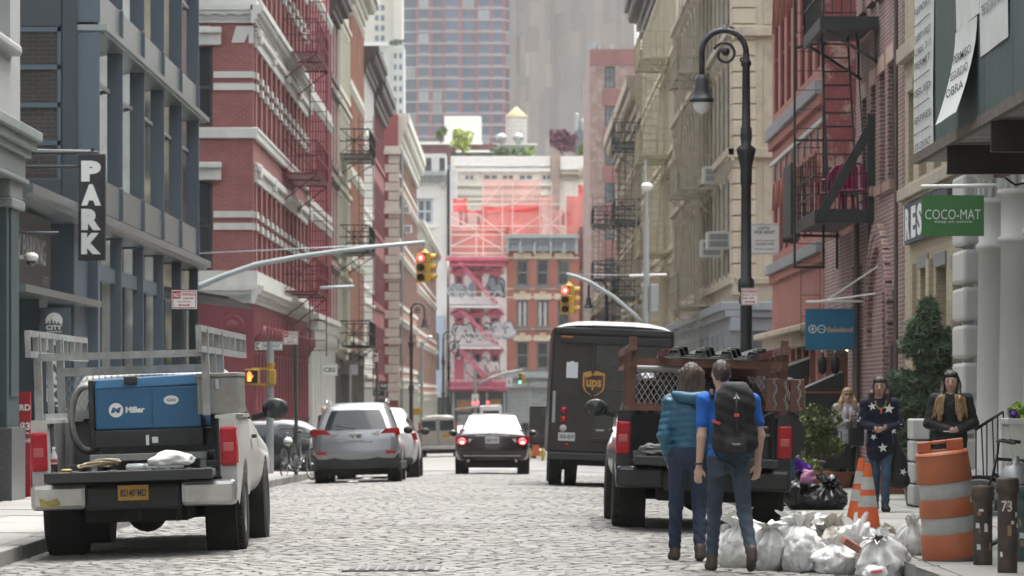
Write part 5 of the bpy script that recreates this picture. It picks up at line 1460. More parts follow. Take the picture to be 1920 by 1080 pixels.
wt=thing('water_tank','pale wooden rooftop water tank with a conical roof','water tank',(XX(968,410),410,ZZ(272,410)));D4=410.0
r=20*D4/F;z0,z1,z2=ZZ(272,D4),ZZ(220,D4),ZZ(200,D4)
for i in range(26):
 t0,t1=2*PI*i/26+.01,2*PI*(i+1)/26-.01
 mb=MB();x,y=XX(968,D4),D4
 pts=[(x+q*math.cos(t),y+q*math.sin(t)) for q,t in ((r,t0),(r,t1),(r-.08,t1),(r-.08,t0))]
 mb.prism(pts, lambda a,b_:(a,b_,z0), lambda a,b_:(a,b_,z1));mb.build('stave',pm('bleached_wood',(.55,.52,.46),.8,var=.12,scale=3),wt)
mb=MB();mb.lathe([(r+.1,z1),(r+.1,z1+.06),(.05,z2)],(XX(968,D4),D4,0),20);mb.build('conical_roof',pm('tan_roofing',(.48,.38,.23),.8),wt)
for k in range(7):
 mb=MB();mb.tube([(XX(968,D4)+(r+.02)*math.cos(t),D4+(r+.02)*math.sin(t),z0+.25+(z1-z0-.4)*k/6) for t in [2*PI*i/24 for i in range(24)]],.025,4,closed=True);mb.build('hoop',m_steel,wt)
for i,px in enumerate((940,972)):
 t=thing('roof_vent',('left' if i==0 else 'right')+' of two shiny round roof vents by the water tank','vent',W(px,271,398),group='roof vents')
 mb=MB();mb.lathe([(.25,0),(.25,.35),(.55,.5),(.6,.8),(.4,1.05),(.1,1.15)],n=10);mb.build('cowl',m_steel,t,world=False)
sr=thing('rooftop_plant_room','dark rooftop plant room with shiny ducts right of the purple tree','building',(XX(1092,400),400,18))
mb=MB();bxp(mb,F5,1078,1112,246,300,-6,0);mb.build('wall',pm('plant_room_grey',(.11,.12,.13),.6),sr)
for a,b_,ya,yb in ((1078,1086,210,248),(1088,1098,222,248)):
 mb=MB();bxp(mb,F5,a,b_,ya,yb,-2,-.5);mb.build('duct',m_steel,sr,bevel=.3)
# foliage maker: leaf-sized faces scattered through the crown's volume
def leaves(name,parent,mat,centers,n,size,rs=1,flat=0,world=True,elong=1.6,shell=.55):
 """centers: list of (x,y,z, rx,ry,rz)"""
 q=np.random.RandomState(rs);C=np.array(centers,float)
 wgt=C[:,3]*C[:,4]*C[:,5];wgt/=wgt.sum()
 k=q.choice(len(C),n,p=wgt);d=q.normal(size=(n,3));d/=np.linalg.norm(d,axis=1)[:,None]
 rad=(shell+(1-shell)*q.rand(n))**(1/2.);rad*=(1+.12*q.randn(n))
 P=C[k,:3]+d*C[k,3:]*rad[:,None]
 a=q.normal(size=(n,3));a/=np.linalg.norm(a,axis=1)[:,None]
 b_=np.cross(a,q.normal(size=(n,3)));b_/=np.linalg.norm(b_,axis=1)[:,None]
 s=size*(.6+.8*q.rand(n))[:,None]
 V=np.stack([P-a*s*elong*.5,P+b_*s*.5,P+a*s*elong*.5,P-b_*s*.5],1).reshape(-1,3)
 off=ORG.get(parent.as_pointer()) if (parent and world) else None
 if off:V=V-np.array(off)
 Q=np.arange(4*n).reshape(n,4)
 return np_obj(name,V,Q,np.zeros(n),[mat],parent,smooth=False,iters=0)
def leafm(name,col,var=.35):
 if name in MATS:return MATS[name]
 m_,n_,b_=_new(name);g_=n_.nodes.new('ShaderNodeNewGeometry')
 n_.links.new(_mix(n_,g_.outputs['Random Per Island'],tuple(x*(1-var) for x in col),tuple(min(1,x*(1+var)) for x in col)),b_.inputs['Base Color'])
 b_.inputs['Roughness'].default_value=.6;b_.inputs['Specular IOR Level'].default_value=.3
 b_.inputs['Subsurface Weight'].default_value=0
 MATS[name]=m_;return m_
def roof_plant(name,lab,cat,px,py0,py1,wpx,d,col,mname,n=500,size=.28,lobes=5,seed=1,trunk=.25):
 c=W(px,py1,d);h=(py1-py0)*d/F;w=wpx*d/F
 t=thing(name,lab,cat,c);r_=random.Random(seed)
 cs=[(c.x+r_.uniform(-.32,.32)*w,c.y+r_.uniform(-.3,.3)*w,c.z+h*(trunk+(1-trunk)*r_.uniform(.2,.85)),w*.26,w*.26,h*.2) for _ in range(lobes)]
 leaves('crown',t,leafm(mname,col),cs,n,size,seed)
 mb=MB();mb.cyl(c,c+Vector((0,0,h*.6)),.12,.05,n=6)
 for q in cs:mb.cyl(c+Vector((0,0,h*trunk)),Vector(q[:3]),.05,.02,n=5)
 mb.build('trunk',m_brown,t)
 return t
roof_plant('tree','purple-leaved small tree standing on the cream roof','tree',1055,240,294,44,385,(.10,.025,.05),'purple_leaf',1300,.3,9,2,.2)
roof_plant('tree','yellow-green young tree in front of the white rooftop box','tree',868,240,296,40,378,(.30,.36,.07),'lime_leaf',420,.3,7,3,.2)
roof_plant('tree','small green tree beside the white rooftop box','tree',827,236,268,18,392,(.13,.17,.05),'green_leaf',350,.28,4,4,.1)
roof_plant('shrub','dark green hedge below the water tank','hedge',955,278,296,66,390,(.07,.105,.045),'dark_leaf',1100,.3,12,5,0)
roof_plant('shrub','bright green shrub at the end of the rooftop hedge','shrub',994,274,295,16,388,(.22,.30,.07),'bright_leaf',260,.25,4,6,0)
roof_plant('tree','green tree half hidden behind the tall brick building','tree',1098,262,296,24,395,(.12,.15,.05),'green_leaf',380,.3,5,7,.1)
#  towers
DA=950.0;FA=Fr('F',DA)
m_tb=pm('tower_red_panel',(.25,.06,.065),.6,var=.08,scale=.2);m_tg=pm('tower_glass',(.062,.10,.155),.35,var=.35,scale=.12,spec=.25);m_tf=pm('tower_floor_band',(.40,.43,.46),.5,var=.05)
m_tg2=pm('tower_blind',(.24,.28,.31),.4,var=.1,scale=.3)
ta=thing('red_glass_tower','tall red and blue glass apartment tower with white floor lines','tower',(XX(855,DA),DA+8,-4))
seg=[(755,780,-1.2),(780,810,0),(810,833,-.9),(833,866,0),(866,893,-1.0),(893,922,0),(922,948,0),(948,957,-1.5)]
mb=MB();zt=118
for a,b_,w in seg:FA.box(mb,XX(a,DA),XX(b_,DA),-4,zt,-16,w)
mb.build('wall',m_tb,ta)
wdw=[(755.5,779.5,-1.2),(785,804,0),(811,829,-.9),(834.5,859,0),(866.5,889,-1.0),(896,918,0),(924,942,0),(948.3,956.5,-1.5)]
pit=21.9;ntop=15;rt=random.Random(4);wm={}
for k in range(ntop):
 y0=-6+pit*k
 for a,b_,w in seg:
  mb=MB();bxp(mb,FA,a,b_,y0-1.3,y0+.6,w,w+.25);mb.build('floor_band',m_tf,ta)
 for j,(a,b_,w) in enumerate(wdw):
  full=j in (0,7)
  mm=m_tg2 if rt.random()<.12 else m_tg
  key=(j,mm.name)
  if key not in wm:
   q=MB();f0=Fr('F',0);ww,hh=(b_-a)*DA/F,(19 if full else 15.5)*DA/F
   n=2 if not full else 3
   for i in range(n):f0.box(q,ww*i/n+.04,ww*(i+1)/n-.04,0,hh,0,.04,0)
   f0.box(q,0,ww,-.12,0,0,.1,1)
   wm[key]=q.mesh('window',[mm,m_tf])
  inst(wm[key],'window',ta,FA.p(XX(a,DA),ZZ(y0+(1.2 if full else 2.6)+(19 if full else 15.5),DA),w))
DB=820.0;FBt=Fr('F',DB)
cw=thing('concrete_tower','windowless pinkish-grey concrete tower of vertical panels','tower',(XX(1060,DB),DB+8,-4))
mc=[pm('tower_panel_%s'%s,c,.8,var=.07,scale=.15,dirt=tuple(x*.8 for x in c),damt=.4,dscale=.2,streak=True) for s,c in (('warm',(.27,.225,.195)),('grey',(.235,.208,.19)),('pale',(.315,.265,.225)),('dull',(.215,.185,.172)))]
mb=MB();FBt.box(mb,XX(956,DB),XX(1190,DB),-4,125,-20,0);mb.build('core',mc[1],cw)
x=956;rt=random.Random(9)
while x<1185:
 wpx=rt.choice((8,11,14,18));w_=.25 if x<1038 or 1075<x<1082 else -.0
 y=-40+rt.uniform(-30,0)
 while y<330:
  hpx=rt.choice((46,72,95))
  mb=MB();bxp(mb,FBt,x+.25,min(x+wpx-.25,1190),y+.3,y+hpx-.3,0,w_+.12);mb.build('panel',rt.choice(mc if x<1038 else (mc[1],mc[3],mc[1],mc[0])),cw)
  y+=hpx
 x+=wpx
mb=MB();FBt.box(mb,XX(955,DB),XX(968,DB),-4,125,0,1.2);FBt.box(mb,XX(1036,DB),XX(1040,DB),-4,125,0,.9);mb.build('rib',mc[3],cw)
DC=900.0;FC=Fr('F',DC)
m_pt=pm('pale_tower_stone',(.56,.54,.45),.7,var=.06,scale=.2)
pt=thing('pale_tower','pale cream stone tower with paired windows behind the left row','tower',(XX(700,DC),DC+6,-4))
mb=MB();FC.box(mb,-52,XX(754,DC),-4,118,-14,0);mb.build('wall',m_pt,pt)
mb=MB();FC.box(mb,XX(738,DC),XX(754,DC),-4,118,0,1.5);mb.build('corner_pier',m_pt,pt)
wq={}
for k in range(4):
 for px in (703,714):
  if 0 not in wq:
   q=MB();f0=Fr('F',0);f0.box(q,0,7*DC/F,0,10.5*DC/F,0,.05);wq[0]=q.mesh('window',[m_tg])
  inst(wq[0],'window',pt,FC.p(XX(px,DC),ZZ(20+k*19,DC),0))
DW=760.0;FW=Fr('F',DW)
lw=thing('pale_stepped_building','pale stepped office building below the cream tower','building',(XX(700,DW),DW+6,-4))
mb=MB();FW.box(mb,-48,XX(728,DW),-4,ZZ(82,DW),-12,0);FW.box(mb,XX(728,DW),XX(757,DW),-4,ZZ(86,DW),-12,-2);mb.build('wall',pm('pale_office_stone',(.54,.55,.50),.7,var=.06,scale=.2),lw)
mb=MB();bxp(mb,FW,640,757,80,86,-1,.6);bxp(mb,FW,680,722,114,118,0,.5);mb.build('coping',m_white,lw)
q=MB();f0=Fr('F',0);f0.box(q,0,5*DW/F,0,10*DW/F,0,.05);wmm=q.mesh('window',[m_tg])
for k,py in enumerate((108,129,150,170,192,214)):
 for px in (738,748)+((692,701,711) if k in (1,2,3) else ()):
  inst(wmm,'window',lw,FW.p(XX(px,DW),ZZ(py,DW),-2+.0 if px>728 else 0))
mb=MB();bxp(mb,FW,688,718,98,103,0,.05);mb.build('ribbon_window',m_tg,lw)
roof_plant('shrub','dark shrubs on the setback of the pale tower','shrub',742,74,84,26,DW-1,(.07,.11,.05),'dark_leaf',260,.5,6,8,0)
# ================================================================== vehicles
m_tyre=pm('tyre_rubber',(.022,.022,.022),.85,var=.2,scale=8,obj=True,bump=.3,bscale=60)
m_rim=pm('alloy_rim',(.42,.43,.44),.35,.8,var=.06,obj=True)
m_rimd=pm('dusty_steel_rim',(.28,.27,.25),.55,.5,var=.2,scale=6,obj=True)
m_plast=pm('black_plastic',(.025,.026,.027),.6,var=.15,obj=True)
m_under=pm('underbody',(.012,.012,.012),.9,var=.2,obj=True)
m_cglass=glassm('car_glass',(.016,.019,.021),.06,.0,spec=.35)
m_chrome=pm('dull_chrome',(.50,.50,.48),.28,.9,var=.1,scale=5,obj=True,dirt=(.28,.27,.24),damt=.6,dscale=3)
m_red=pm('red_lens',(.36,.008,.018),.18,var=.12,scale=20,obj=True)
m_redlit=pm('lit_brake_lens',(.7,.02,.03),.3,var=0,emit=(1,.05,.06),estr=1.3)
m_redlit2=pm('lit_brake_core',(.9,.3,.25),.3,var=0,emit=(1,.3,.2),estr=3.0)
m_clear=pm('clear_lens',(.55,.50,.48),.15,var=.1,obj=True)
m_plate=pm('plate_white',(.55,.57,.58),.45,var=.08,scale=30,obj=True)
m_platey=pm('plate_yellow',(.58,.33,.06),.45,var=.1,scale=20,obj=True,dirt=(.3,.18,.06),damt=.5,dscale=10)
m_plink=pm('plate_ink',(.05,.05,.07),.6)
m_mirror=pm('mirror_glass',(.03,.033,.036),.12,0,var=0)
def interp(tab,y):
 if y<=tab[0][0]:return np.array(tab[0][1:],float)
 for a,b in zip(tab,tab[1:]):
  if y<=b[0]:
   t=(y-a[0])/(b[0]-a[0]);return np.array(a[1:],float)*(1-t)+np.array(b[1:],float)*t
 return np.array(tab[-1][1:],float)
def section(zb,zbelt,zroof,w,wr):
 """half section with corner-cut roundness; returns (x, z, t)"""
 zm=zb+(zbelt-zb)*.62
 P=np.array([(0,zb,0),(.78*w,zb,1),(.965*w,zb+.10*(zbelt-zb)+.04,2),(w,zm,3),(.955*w,zbelt,4),(wr,zroof-.07*(zroof-zbelt)-.02,5),(.72*wr,zroof-.004,6),(0,zroof,7)])
 for _ in range(2):
  Q=[P[0]]
  for a,b in zip(P,P[1:]):
   Q+=[a*.75+b*.25,a*.25+b*.75]
  P=np.array(Q+[P[-1]])
 return P
def car_shell(stations,yrear,L1,ys,nose=None):
 rings=[]
 for y in ys:
  S=section(*interp(stations,y));r=[]
  for x,z,t in S:
   dy=np.interp(z,[p[0] for p in yrear],[p[1] for p in yrear])
   r.append((x,y+dy*max(0,1-y/L1),z,t))
  rings.append(np.array(r))
 return rings
def build_car(t,rings,mats,glass_y,rear_glass,wind_y,pillars=(),belt_t=(4.15,4.95),ncap=6):
 """mats: paint, glass. glass_y=(y0,y1) side windows; rear_glass=(z0,z1,xfrac); wind_y: windshield station range"""
 body,side,rear,wind=MB(),MB(),MB(),MB()
 n=len(rings[0])
 for k in range(len(rings)-1):
  A,B=rings[k],rings[k+1];yc=(A[:,1].mean()+B[:,1].mean())/2
  for j in range(n-1):
   tc=(A[j,3]+A[j+1,3]+B[j,3]+B[j+1,3])/4;yy=(A[j,1]+B[j,1])/2
   zc=(A[j,2]+A[j+1,2])/2
   g=body
   if glass_y[0]<yy<glass_y[1] and belt_t[0]<tc<belt_t[1] and not any(abs(yy-p)<.06 for p in pillars):g=side
   elif wind_y and wind_y[0]<yc<wind_y[1] and tc>5.2:g=wind
   for s in (-1,1):
    q=[(s*A[j,0],A[j,1],A[j,2]),(s*B[j,0],B[j,1],B[j,2]),(s*B[j+1,0],B[j+1,1],B[j+1,2]),(s*A[j+1,0],A[j+1,1],A[j+1,2])]
    if g is side:q=[(p[0]-s*.006,p[1],p[2]) for p in q]
    g.add(q if s>0 else q[::-1],[(0,1,2,3)],0,True)
 # rear cap as a grid between the mirrored halves
 A=rings[0]
 us=np.linspace(-1,1,ncap*2+1)
 for j in range(n-1):
  zc=(A[j,2]+A[j+1,2])/2
  for i in range(len(us)-1):
   uc=(us[i]+us[i+1])/2
   g=rear if (rear_glass and rear_glass[0]<zc<rear_glass[1] and abs(uc)<rear_glass[2]) else body
   q=[]
   for u,p in ((us[i],A[j]),(us[i+1],A[j]),(us[i+1],A[j+1]),(us[i],A[j+1])):
    q.append((u*p[0],p[1]-.07*(1-u*u)*min(1,p[0]/.4)+(.006 if g is rear else 0),p[2]))
   g.add(q,[(0,1,2,3)],0,True)
 A=rings[-1]
 for s in (-1,1):
  body.add([(s*p[0],p[1],p[2]) for p in A],[tuple(range(n))],0)
 def fin(mb,nm,mt):
  if not mb.v:return
  o=mb.build(nm,mt,t,world=False)
  import bmesh
  bm=bmesh.new();bm.from_mesh(o.data);bmesh.ops.remove_doubles(bm,verts=bm.verts,dist=.0005);bmesh.ops.recalc_face_normals(bm,faces=bm.faces);bm.to_mesh(o.data);bm.free()
  return o
 fin(body,'body',mats[0]);fin(side,'side_window',mats[1]);fin(rear,'rear_window',mats[1]);fin(wind,'windscreen',mats[1])
_wm={}
def wheel(t,x,y,r,w,mr,z=None,spokes=5):
 key=(round(r,3),round(w,3),mr.name,spokes)
 if key not in _wm:
  a=MB();M=Matrix.Rotation(R(90),4,'Y')
  pr=[(r*.62,-w*.46),(r*.80,-w*.5),(r*.93,-w*.49),(r*.985,-w*.42),(r,-w*.30),(r,w*.30),(r*.985,w*.42),(r*.93,w*.49),(r*.80,w*.5),(r*.62,w*.46)]
  a.lathe(pr,n=36,M=M,caps=False)
  for i in range(48):      # tread lugs
   th=2*PI*i/48
   for s in (-1,1):
    c=Vector((s*w*.30,(r+.004)*math.sin(th+s*.03),(r+.004)*math.cos(th+s*.03)))
    a.bx(-w*.13,w*.13,-.012,.012,-.006,.006,0,Matrix.Translation(c)@Matrix.Rotation(-th,4,'X'))
  b=MB();rr=r*.63
  b.lathe([(rr,-w*.40),(rr,w*.40),(rr*.95,w*.44),(rr*.9,w*.36),(rr*.86,w*.1)],n=24,M=M,caps=False)
  b.lathe([(.01,w*.30),(rr*.22,w*.32),(rr*.24,w*.2)],n=12,M=M)
  b.lathe([(.01,-w*.30),(rr*.8,-w*.3)],n=16,M=M)
  for i in range(spokes):
   th=2*PI*i/spokes
   b.bx(w*.14,w*.28,-rr*.13,rr*.13,rr*.15,rr*.92,0,Matrix.Rotation(th,4,'X'))
  b.lathe([(.01,w*.08),(rr*.85,w*.08)],n=18,M=M,m=1)
  _wm[key]=(a.mesh('tyre',[m_tyre]),b.mesh('rim',[mr,m_under]))
 e=bpy.data.objects.new('wheel',_wm[key][0]);COL.objects.link(e);e.parent=t
 e.location=(x,y,z if z is not None else r);e.rotation_euler=(0,0,0 if x>0 else PI)
 q=bpy.data.objects.new('rim',_wm[key][1]);COL.objects.link(q);q.parent=e
 return e
def place(name,lab,cat,X,Y,wb0,wb1,tr,yaw=0,group=None,zoff=0):
 """vehicle root set on the road by its four wheel contacts: rolls with the crown, pitches with the slope"""
 def g(dx,dy):return gz(X+dx,Y+dy)
 zl,zr=(g(-tr/2,wb0)+g(-tr/2,wb1))/2,(g(tr/2,wb0)+g(tr/2,wb1))/2
 zb,zf=(g(-tr/2,wb0)+g(tr/2,wb0))/2,(g(-tr/2,wb1)+g(tr/2,wb1))/2
 pit=math.atan2(zf-zb,wb1-wb0);rol=math.atan2(zl-zr,tr)
 z0=(zl+zr)/2-math.tan(pit)*(wb0+wb1)/2
 t=thing(name,lab,cat,(X,Y,z0+zoff),0,group)
 t.rotation_euler=(pit,rol,yaw)
 return t
def P(t,nm,mat,fn,bevel=0,**k):
 mb=MB();fn(mb);return mb.build(nm,mat,t,world=False,bevel=bevel,**k)
def B(t,nm,mat,x0,x1,y0,y1,z0,z1,bevel=.01,par=None):
 return MB().bx(x0,x1,y0,y1,z0,z1).build(nm,mat,par or t,world=False,bevel=bevel)
def plate(t,mat,s,x,y,z,w=.31,h=.155,ink=None):
 p=B(t,'number_plate',mat,x-w/2,x+w/2,y-.012,y,z-h/2,z+h/2,.006)
 mb=MB();text(mb,s, lambda u,v:(x+u,y-.0155,z+v),w=w*.84,h=h*.5,bold=.03);mb.build('plate_number',ink or m_plink,p,world=False)
 return p
#  cars
def small_car(name,lab,cat,X,Y,spec,paint,group=None,yaw=0):
 S=spec
 t=place(name,lab,cat,X,Y,S['ax'][0],S['ax'][1],S['w']*2-.25,yaw,group)
 L=S['st'][-1][0]
 ys_=sorted(set([0,.06,.14,.25]+list(np.linspace(.4,L,26))))
 rings=car_shell(S['st'],S['yr'],S.get('L1',1.6),ys_)
 build_car(t,rings,(paint,m_cglass),S['gy'],S['rg'],S['wy'],S.get('pil',()))
 r=S['r']
 for y in S['ax']:
  for s in (-1,1):
   P(t,'wheel_arch',m_under, lambda mb:mb.cyl((s*(S['w']-.30),y,r),(s*(S['w']-.012),y,r),r+.045,n=24))
   wheel(t,s*(S['w']-.115),y,r,.225,S.get('rim',m_rim))
 P(t,'underbody',m_under, lambda mb:mb.bx(-S['w']+.2,S['w']-.2,.3,L-.3,.16,.32))
 for s in (-1,1):
  my=S['my'];mz=S['mz']
  P(t,'mirror',S.get('mm',paint), lambda mb:mb.ball((s*(S['w']+.09),my,mz),(.11,.07,.085),12,8))
 return t
rav=dict(w=.92,r=.345,ax=(.95,3.6),my=3.1,mz=1.08,mm=m_plast,gy=(.6,3.3),pil=(1.15,2.05),rg=(1.10,1.50,.86),wy=(2.9,3.55),L1=1.9,
  st=[(0,.42,1.02,1.60,.86,.62),(.3,.30,1.03,1.66,.915,.66),(1.2,.24,1.00,1.69,.925,.68),(2.4,.22,.98,1.68,.925,.67),(2.9,.22,.97,1.62,.92,.66),(3.6,.24,.95,1.05,.915,.78),(4.2,.26,.86,.95,.90,.75),(4.55,.34,.68,.78,.78,.66)],
  yr=[(.35,.02),(.6,-.04),(.95,.0),(1.1,.06),(1.6,.42),(1.75,.55)])
m_silv=pm('silver_paint',(.29,.305,.315),.3,.55,var=.04,obj=True,coat=.5)
m_pearl=pm('pearl_white_paint',(.62,.63,.62),.3,.1,var=.03,obj=True,coat=.5)
t=small_car('parked_suv','silver compact SUV with black lower bumper parked at the left kerb','car',-3.23,80.0,rav,m_silv)
P(t,'bumper',m_plast, lambda mb:mb.loft([[(x*.90*(1 if z>.35 else .93),(-.085 if abs(x)<.95 else .05)+(.02 if z<.35 else 0)-.0+.10*abs(x)**3,z) for x in (-1,-.9,-.5,0,.5,.9,1)] for z in (.30,.38,.52,.60)],closed=False,caps=False))
for s in (-1,1):
 P(t,'lower_side',m_plast, lambda mb:mb.bx(s*.86,s*.935,.1,4.2,.26,.42),.02)
 P(t,'tail_light',m_red, lambda mb:mb.prism([(s*.50,1.0),(s*.62,1.12),(s*.90,1.13),(s*.925,1.0),(s*.80,.93),(s*.60,.95)], lambda x,z:(x,-.035+.11*abs(x)**3,z), lambda x,z:(x,.30,z)),.015)
 P(t,'lamp_lens',m_clear, lambda mb:mb.prism([(s*.33,1.02),(s*.50,1.10),(s*.50,.99)], lambda x,z:(x,-.045,z), lambda x,z:(x,.10,z)))
 P(t,'reflector',m_red, lambda mb:mb.bx(s*.62,s*.82,-.085,.0,.60,.66))
 P(t,'roof_rail',m_silv, lambda mb:mb.tube([(s*.62,.75,1.66),(s*.63,.95,1.735),(s*.63,2.2,1.745),(s*.62,2.6,1.68)],.025,6))
plate(t,m_plate,'T4C 88K',0,-.09,.97)
P(t,'plate_recess',m_silv, lambda mb:mb.bx(-.36,.36,-.082,-.02,.84,.88),.01)
P(t,'rear_wiper',m_plast, lambda mb:mb.tube([(-.02,-.05,1.14),(-.2,-.035,1.17),(-.42,.0,1.2)],.018,6))
P(t,'antenna',m_plast, lambda mb:mb.cyl((0,.9,1.68),(0,.75,1.8),.008,n=5))
tsl=dict(w=.945,r=.35,ax=(.95,3.85),my=3.2,mz=1.05,mm=m_plast,gy=(.7,3.6),pil=(1.95,),rg=(1.10,1.42,.8),wy=(3.0,3.8),L1=2.2,rim=m_rimd,
  st=[(0,.36,.98,1.18,.84,.62),(.4,.28,1.0,1.36,.93,.60),(1.3,.24,.98,1.57,.945,.62),(2.3,.22,.96,1.62,.945,.62),(3.0,.22,.95,1.55,.94,.62),(3.9,.24,.9,1.0,.93,.74),(4.5,.28,.8,.86,.9,.7),(4.75,.36,.66,.72,.78,.6)],
  yr=[(.3,.04),(.7,-.03),(1.05,.0),(1.2,.25),(1.45,.8),(1.62,1.3)])
t=small_car('parked_car','pearl white crossover parked just ahead of the silver SUV','car',-3.04,86.6,tsl,m_pearl)
for s in (-1,1):
 P(t,'tail_light',m_red, lambda mb:mb.prism([(s*.42,.98),(s*.90,1.02),(s*.93,.86),(s*.72,.84)], lambda x,z:(x,-.03+.1*abs(x)**3,z), lambda x,z:(x,.35,z)),.015)
P(t,'bumper',m_plast, lambda mb:mb.bx(-.82,.82,-.05,.12,.30,.46),.03)
plate(t,m_plate,'JHK 201',0,-.09,.80)
sed=dict(w=.91,r=.33,ax=(1.05,3.8),my=3.0,mz=1.0,gy=(.95,3.35),pil=(2.05,),rg=None,wy=(2.75,3.7),L1=.6,
  st=[(0,.34,.90,1.00,.86,.76),(.25,.28,.93,1.06,.905,.78),(.75,.24,.94,1.09,.91,.74),(1.35,.22,.95,1.42,.91,.58),(1.8,.22,.95,1.48,.91,.58),(2.7,.22,.94,1.46,.91,.58),(3.6,.24,.92,1.02,.90,.72),(4.4,.28,.78,.88,.88,.68),(4.8,.38,.6,.7,.74,.6)],
  yr=[(.3,.06),(.55,-.03),(.9,.0),(1.06,.06)])
m_maroon=pm('dark_maroon_paint',(.020,.009,.010),.25,.3,var=.05,obj=True,coat=.6)
t=small_car('sedan','dark maroon sedan with glowing brake lights stopped in the middle of the street','car',-.48,93.0,sed,m_maroon)
# backlight (rear glass) of the notchback: sits over the slope from deck to roof
P(t,'rear_window',pm('painted_sky_reflection',(.80,.83,.82),.10,1.0,var=.05,obj=True), lambda mb:mb.add([(-.66,.78,1.09),(.66,.78,1.09),(.70,.72,1.095),(.56,1.36,1.425),(.0,1.40,1.445),(-.56,1.36,1.425),(-.70,.72,1.095),(0,.70,1.10)],[(7,2,3,4),(7,4,5,6)],0,True))  # pale mirror metal on the pane stands in for the sky's reflection
P(t,'roof_sky_sheen',MATS['painted_sky_reflection'], lambda mb:mb.add([(-.54,1.40,1.447),(.54,1.40,1.447),(.5,2.1,1.492),(-.5,2.1,1.492)],[(0,1,2,3)]))  # same pale metal laid over the maroon roof to imitate sky sheen
for s in (-1,1):
 l=P(t,'tail_light',m_red, lambda mb:mb.prism([(s*.56,.92),(s*.60,.74),(s*.80,.72),(s*.90,.78),(s*.90,.93)], lambda x,z:(x,-.035+.1*abs(x)**3,z), lambda x,z:(x,.3,z)),.012)
 P(l,'brake_lamp',m_redlit, lambda mb:mb.ball((s*.72,-.01,.80),(.105,.05,.085),12,8))
 P(l,'brake_core',m_redlit2, lambda mb:mb.ball((s*.73,-.045,.775),(.05,.03,.03),10,6))
 P(l,'reversing_lens',m_clear, lambda mb:mb.bx(s*.46,s*.58,-.05,.05,.76,.86),.01)
 P(t,'exhaust',m_chrome, lambda mb:mb.cyl((s*.58,-.03,.33),(s*.58,.2,.33),.035,n=10))
plate(t,m_plate,'GKX 4173',0,-.09,.83,w=.33)
P(t,'boot_trim',m_chrome, lambda mb:mb.bx(-.40,.40,-.088,-.06,.925,.945),.004)
P(t,'bumper_line',m_chrome, lambda mb:mb.bx(-.70,.70,-.095,-.06,.445,.46),.004)
P(t,'badge',m_chrome, lambda mb:mb.lathe([(.03,0),(.045,.006),(.03,.012)],n=16,M=Matrix.Translation((0,-.085,.985))@Matrix.Rotation(R(90),4,'X')))
# black car waiting on the cross street, seen side-on
blk=dict(sed);blk['rim']=m_rim
m_bpaint=pm('black_car_paint',(.012,.013,.015),.2,.2,var=.05,obj=True,coat=.8)
t=small_car('parked_car','black sedan crossing on the side street behind the bicycles','car',-11.2,99.8,sed,m_bpaint)
t.location=(-4.1,100.6,gprof(101)-.09);t.rotation_euler=(0,0,R(90));
P(t,'silver_trim',m_chrome, lambda mb:mb.tube([(.885,.85,1.0),(.72,1.05,1.2),(.62,1.6,1.42),(.60,2.5,1.44),(.70,3.0,1.28),(.88,3.45,1.0)],.02,5))
# silver cargo van
van=dict(w=1.0,r=.36,ax=(1.2,4.6),my=4.6,mz=1.25,mm=m_plast,gy=(.5,4.6),pil=(1.8,3.2),rg=None,wy=(4.3,5.1),L1=1.2,rim=m_rimd,
  st=[(0,.42,1.2,2.02,.95,.72),(.2,.34,1.2,2.07,.995,.76),(4.1,.3,1.18,2.07,1.0,.76),(4.5,.3,1.16,1.98,1.0,.74),(5.2,.32,1.1,1.2,.98,.8),(5.7,.4,.8,.95,.85,.7)],
  yr=[(.4,.0),(1.1,.0),(2.05,.12)])
m_vpaint=pm('champagne_silver_paint',(.36,.35,.32),.4,.35,var=.05,obj=True)
t=small_car('cargo_van','champagne silver van with two rear doors parked beyond the cross street','van',-3.62,190.0,van,m_vpaint)
for s in (-1,1):
 d_=P(t,'rear_door',m_vpaint, lambda mb:mb.bx(s*.02,s*.84,-.115,-.06,.58,1.92),.03)
 P(d_,'door_window',m_cglass, lambda mb:mb.bx(s*.10,s*.78,-.125,-.11,1.30,1.80),.03)
 P(t,'tail_light',m_red, lambda mb:mb.bx(s*.86,s*.955,-.02,.1,1.25,1.72),.02)
plate(t,m_platey,'94511 JW',.42,-.12,1.02,.5,.24)
P(t,'bumper',m_chrome, lambda mb:mb.bx(-.94,.94,-.2,.1,.38,.56),.03)
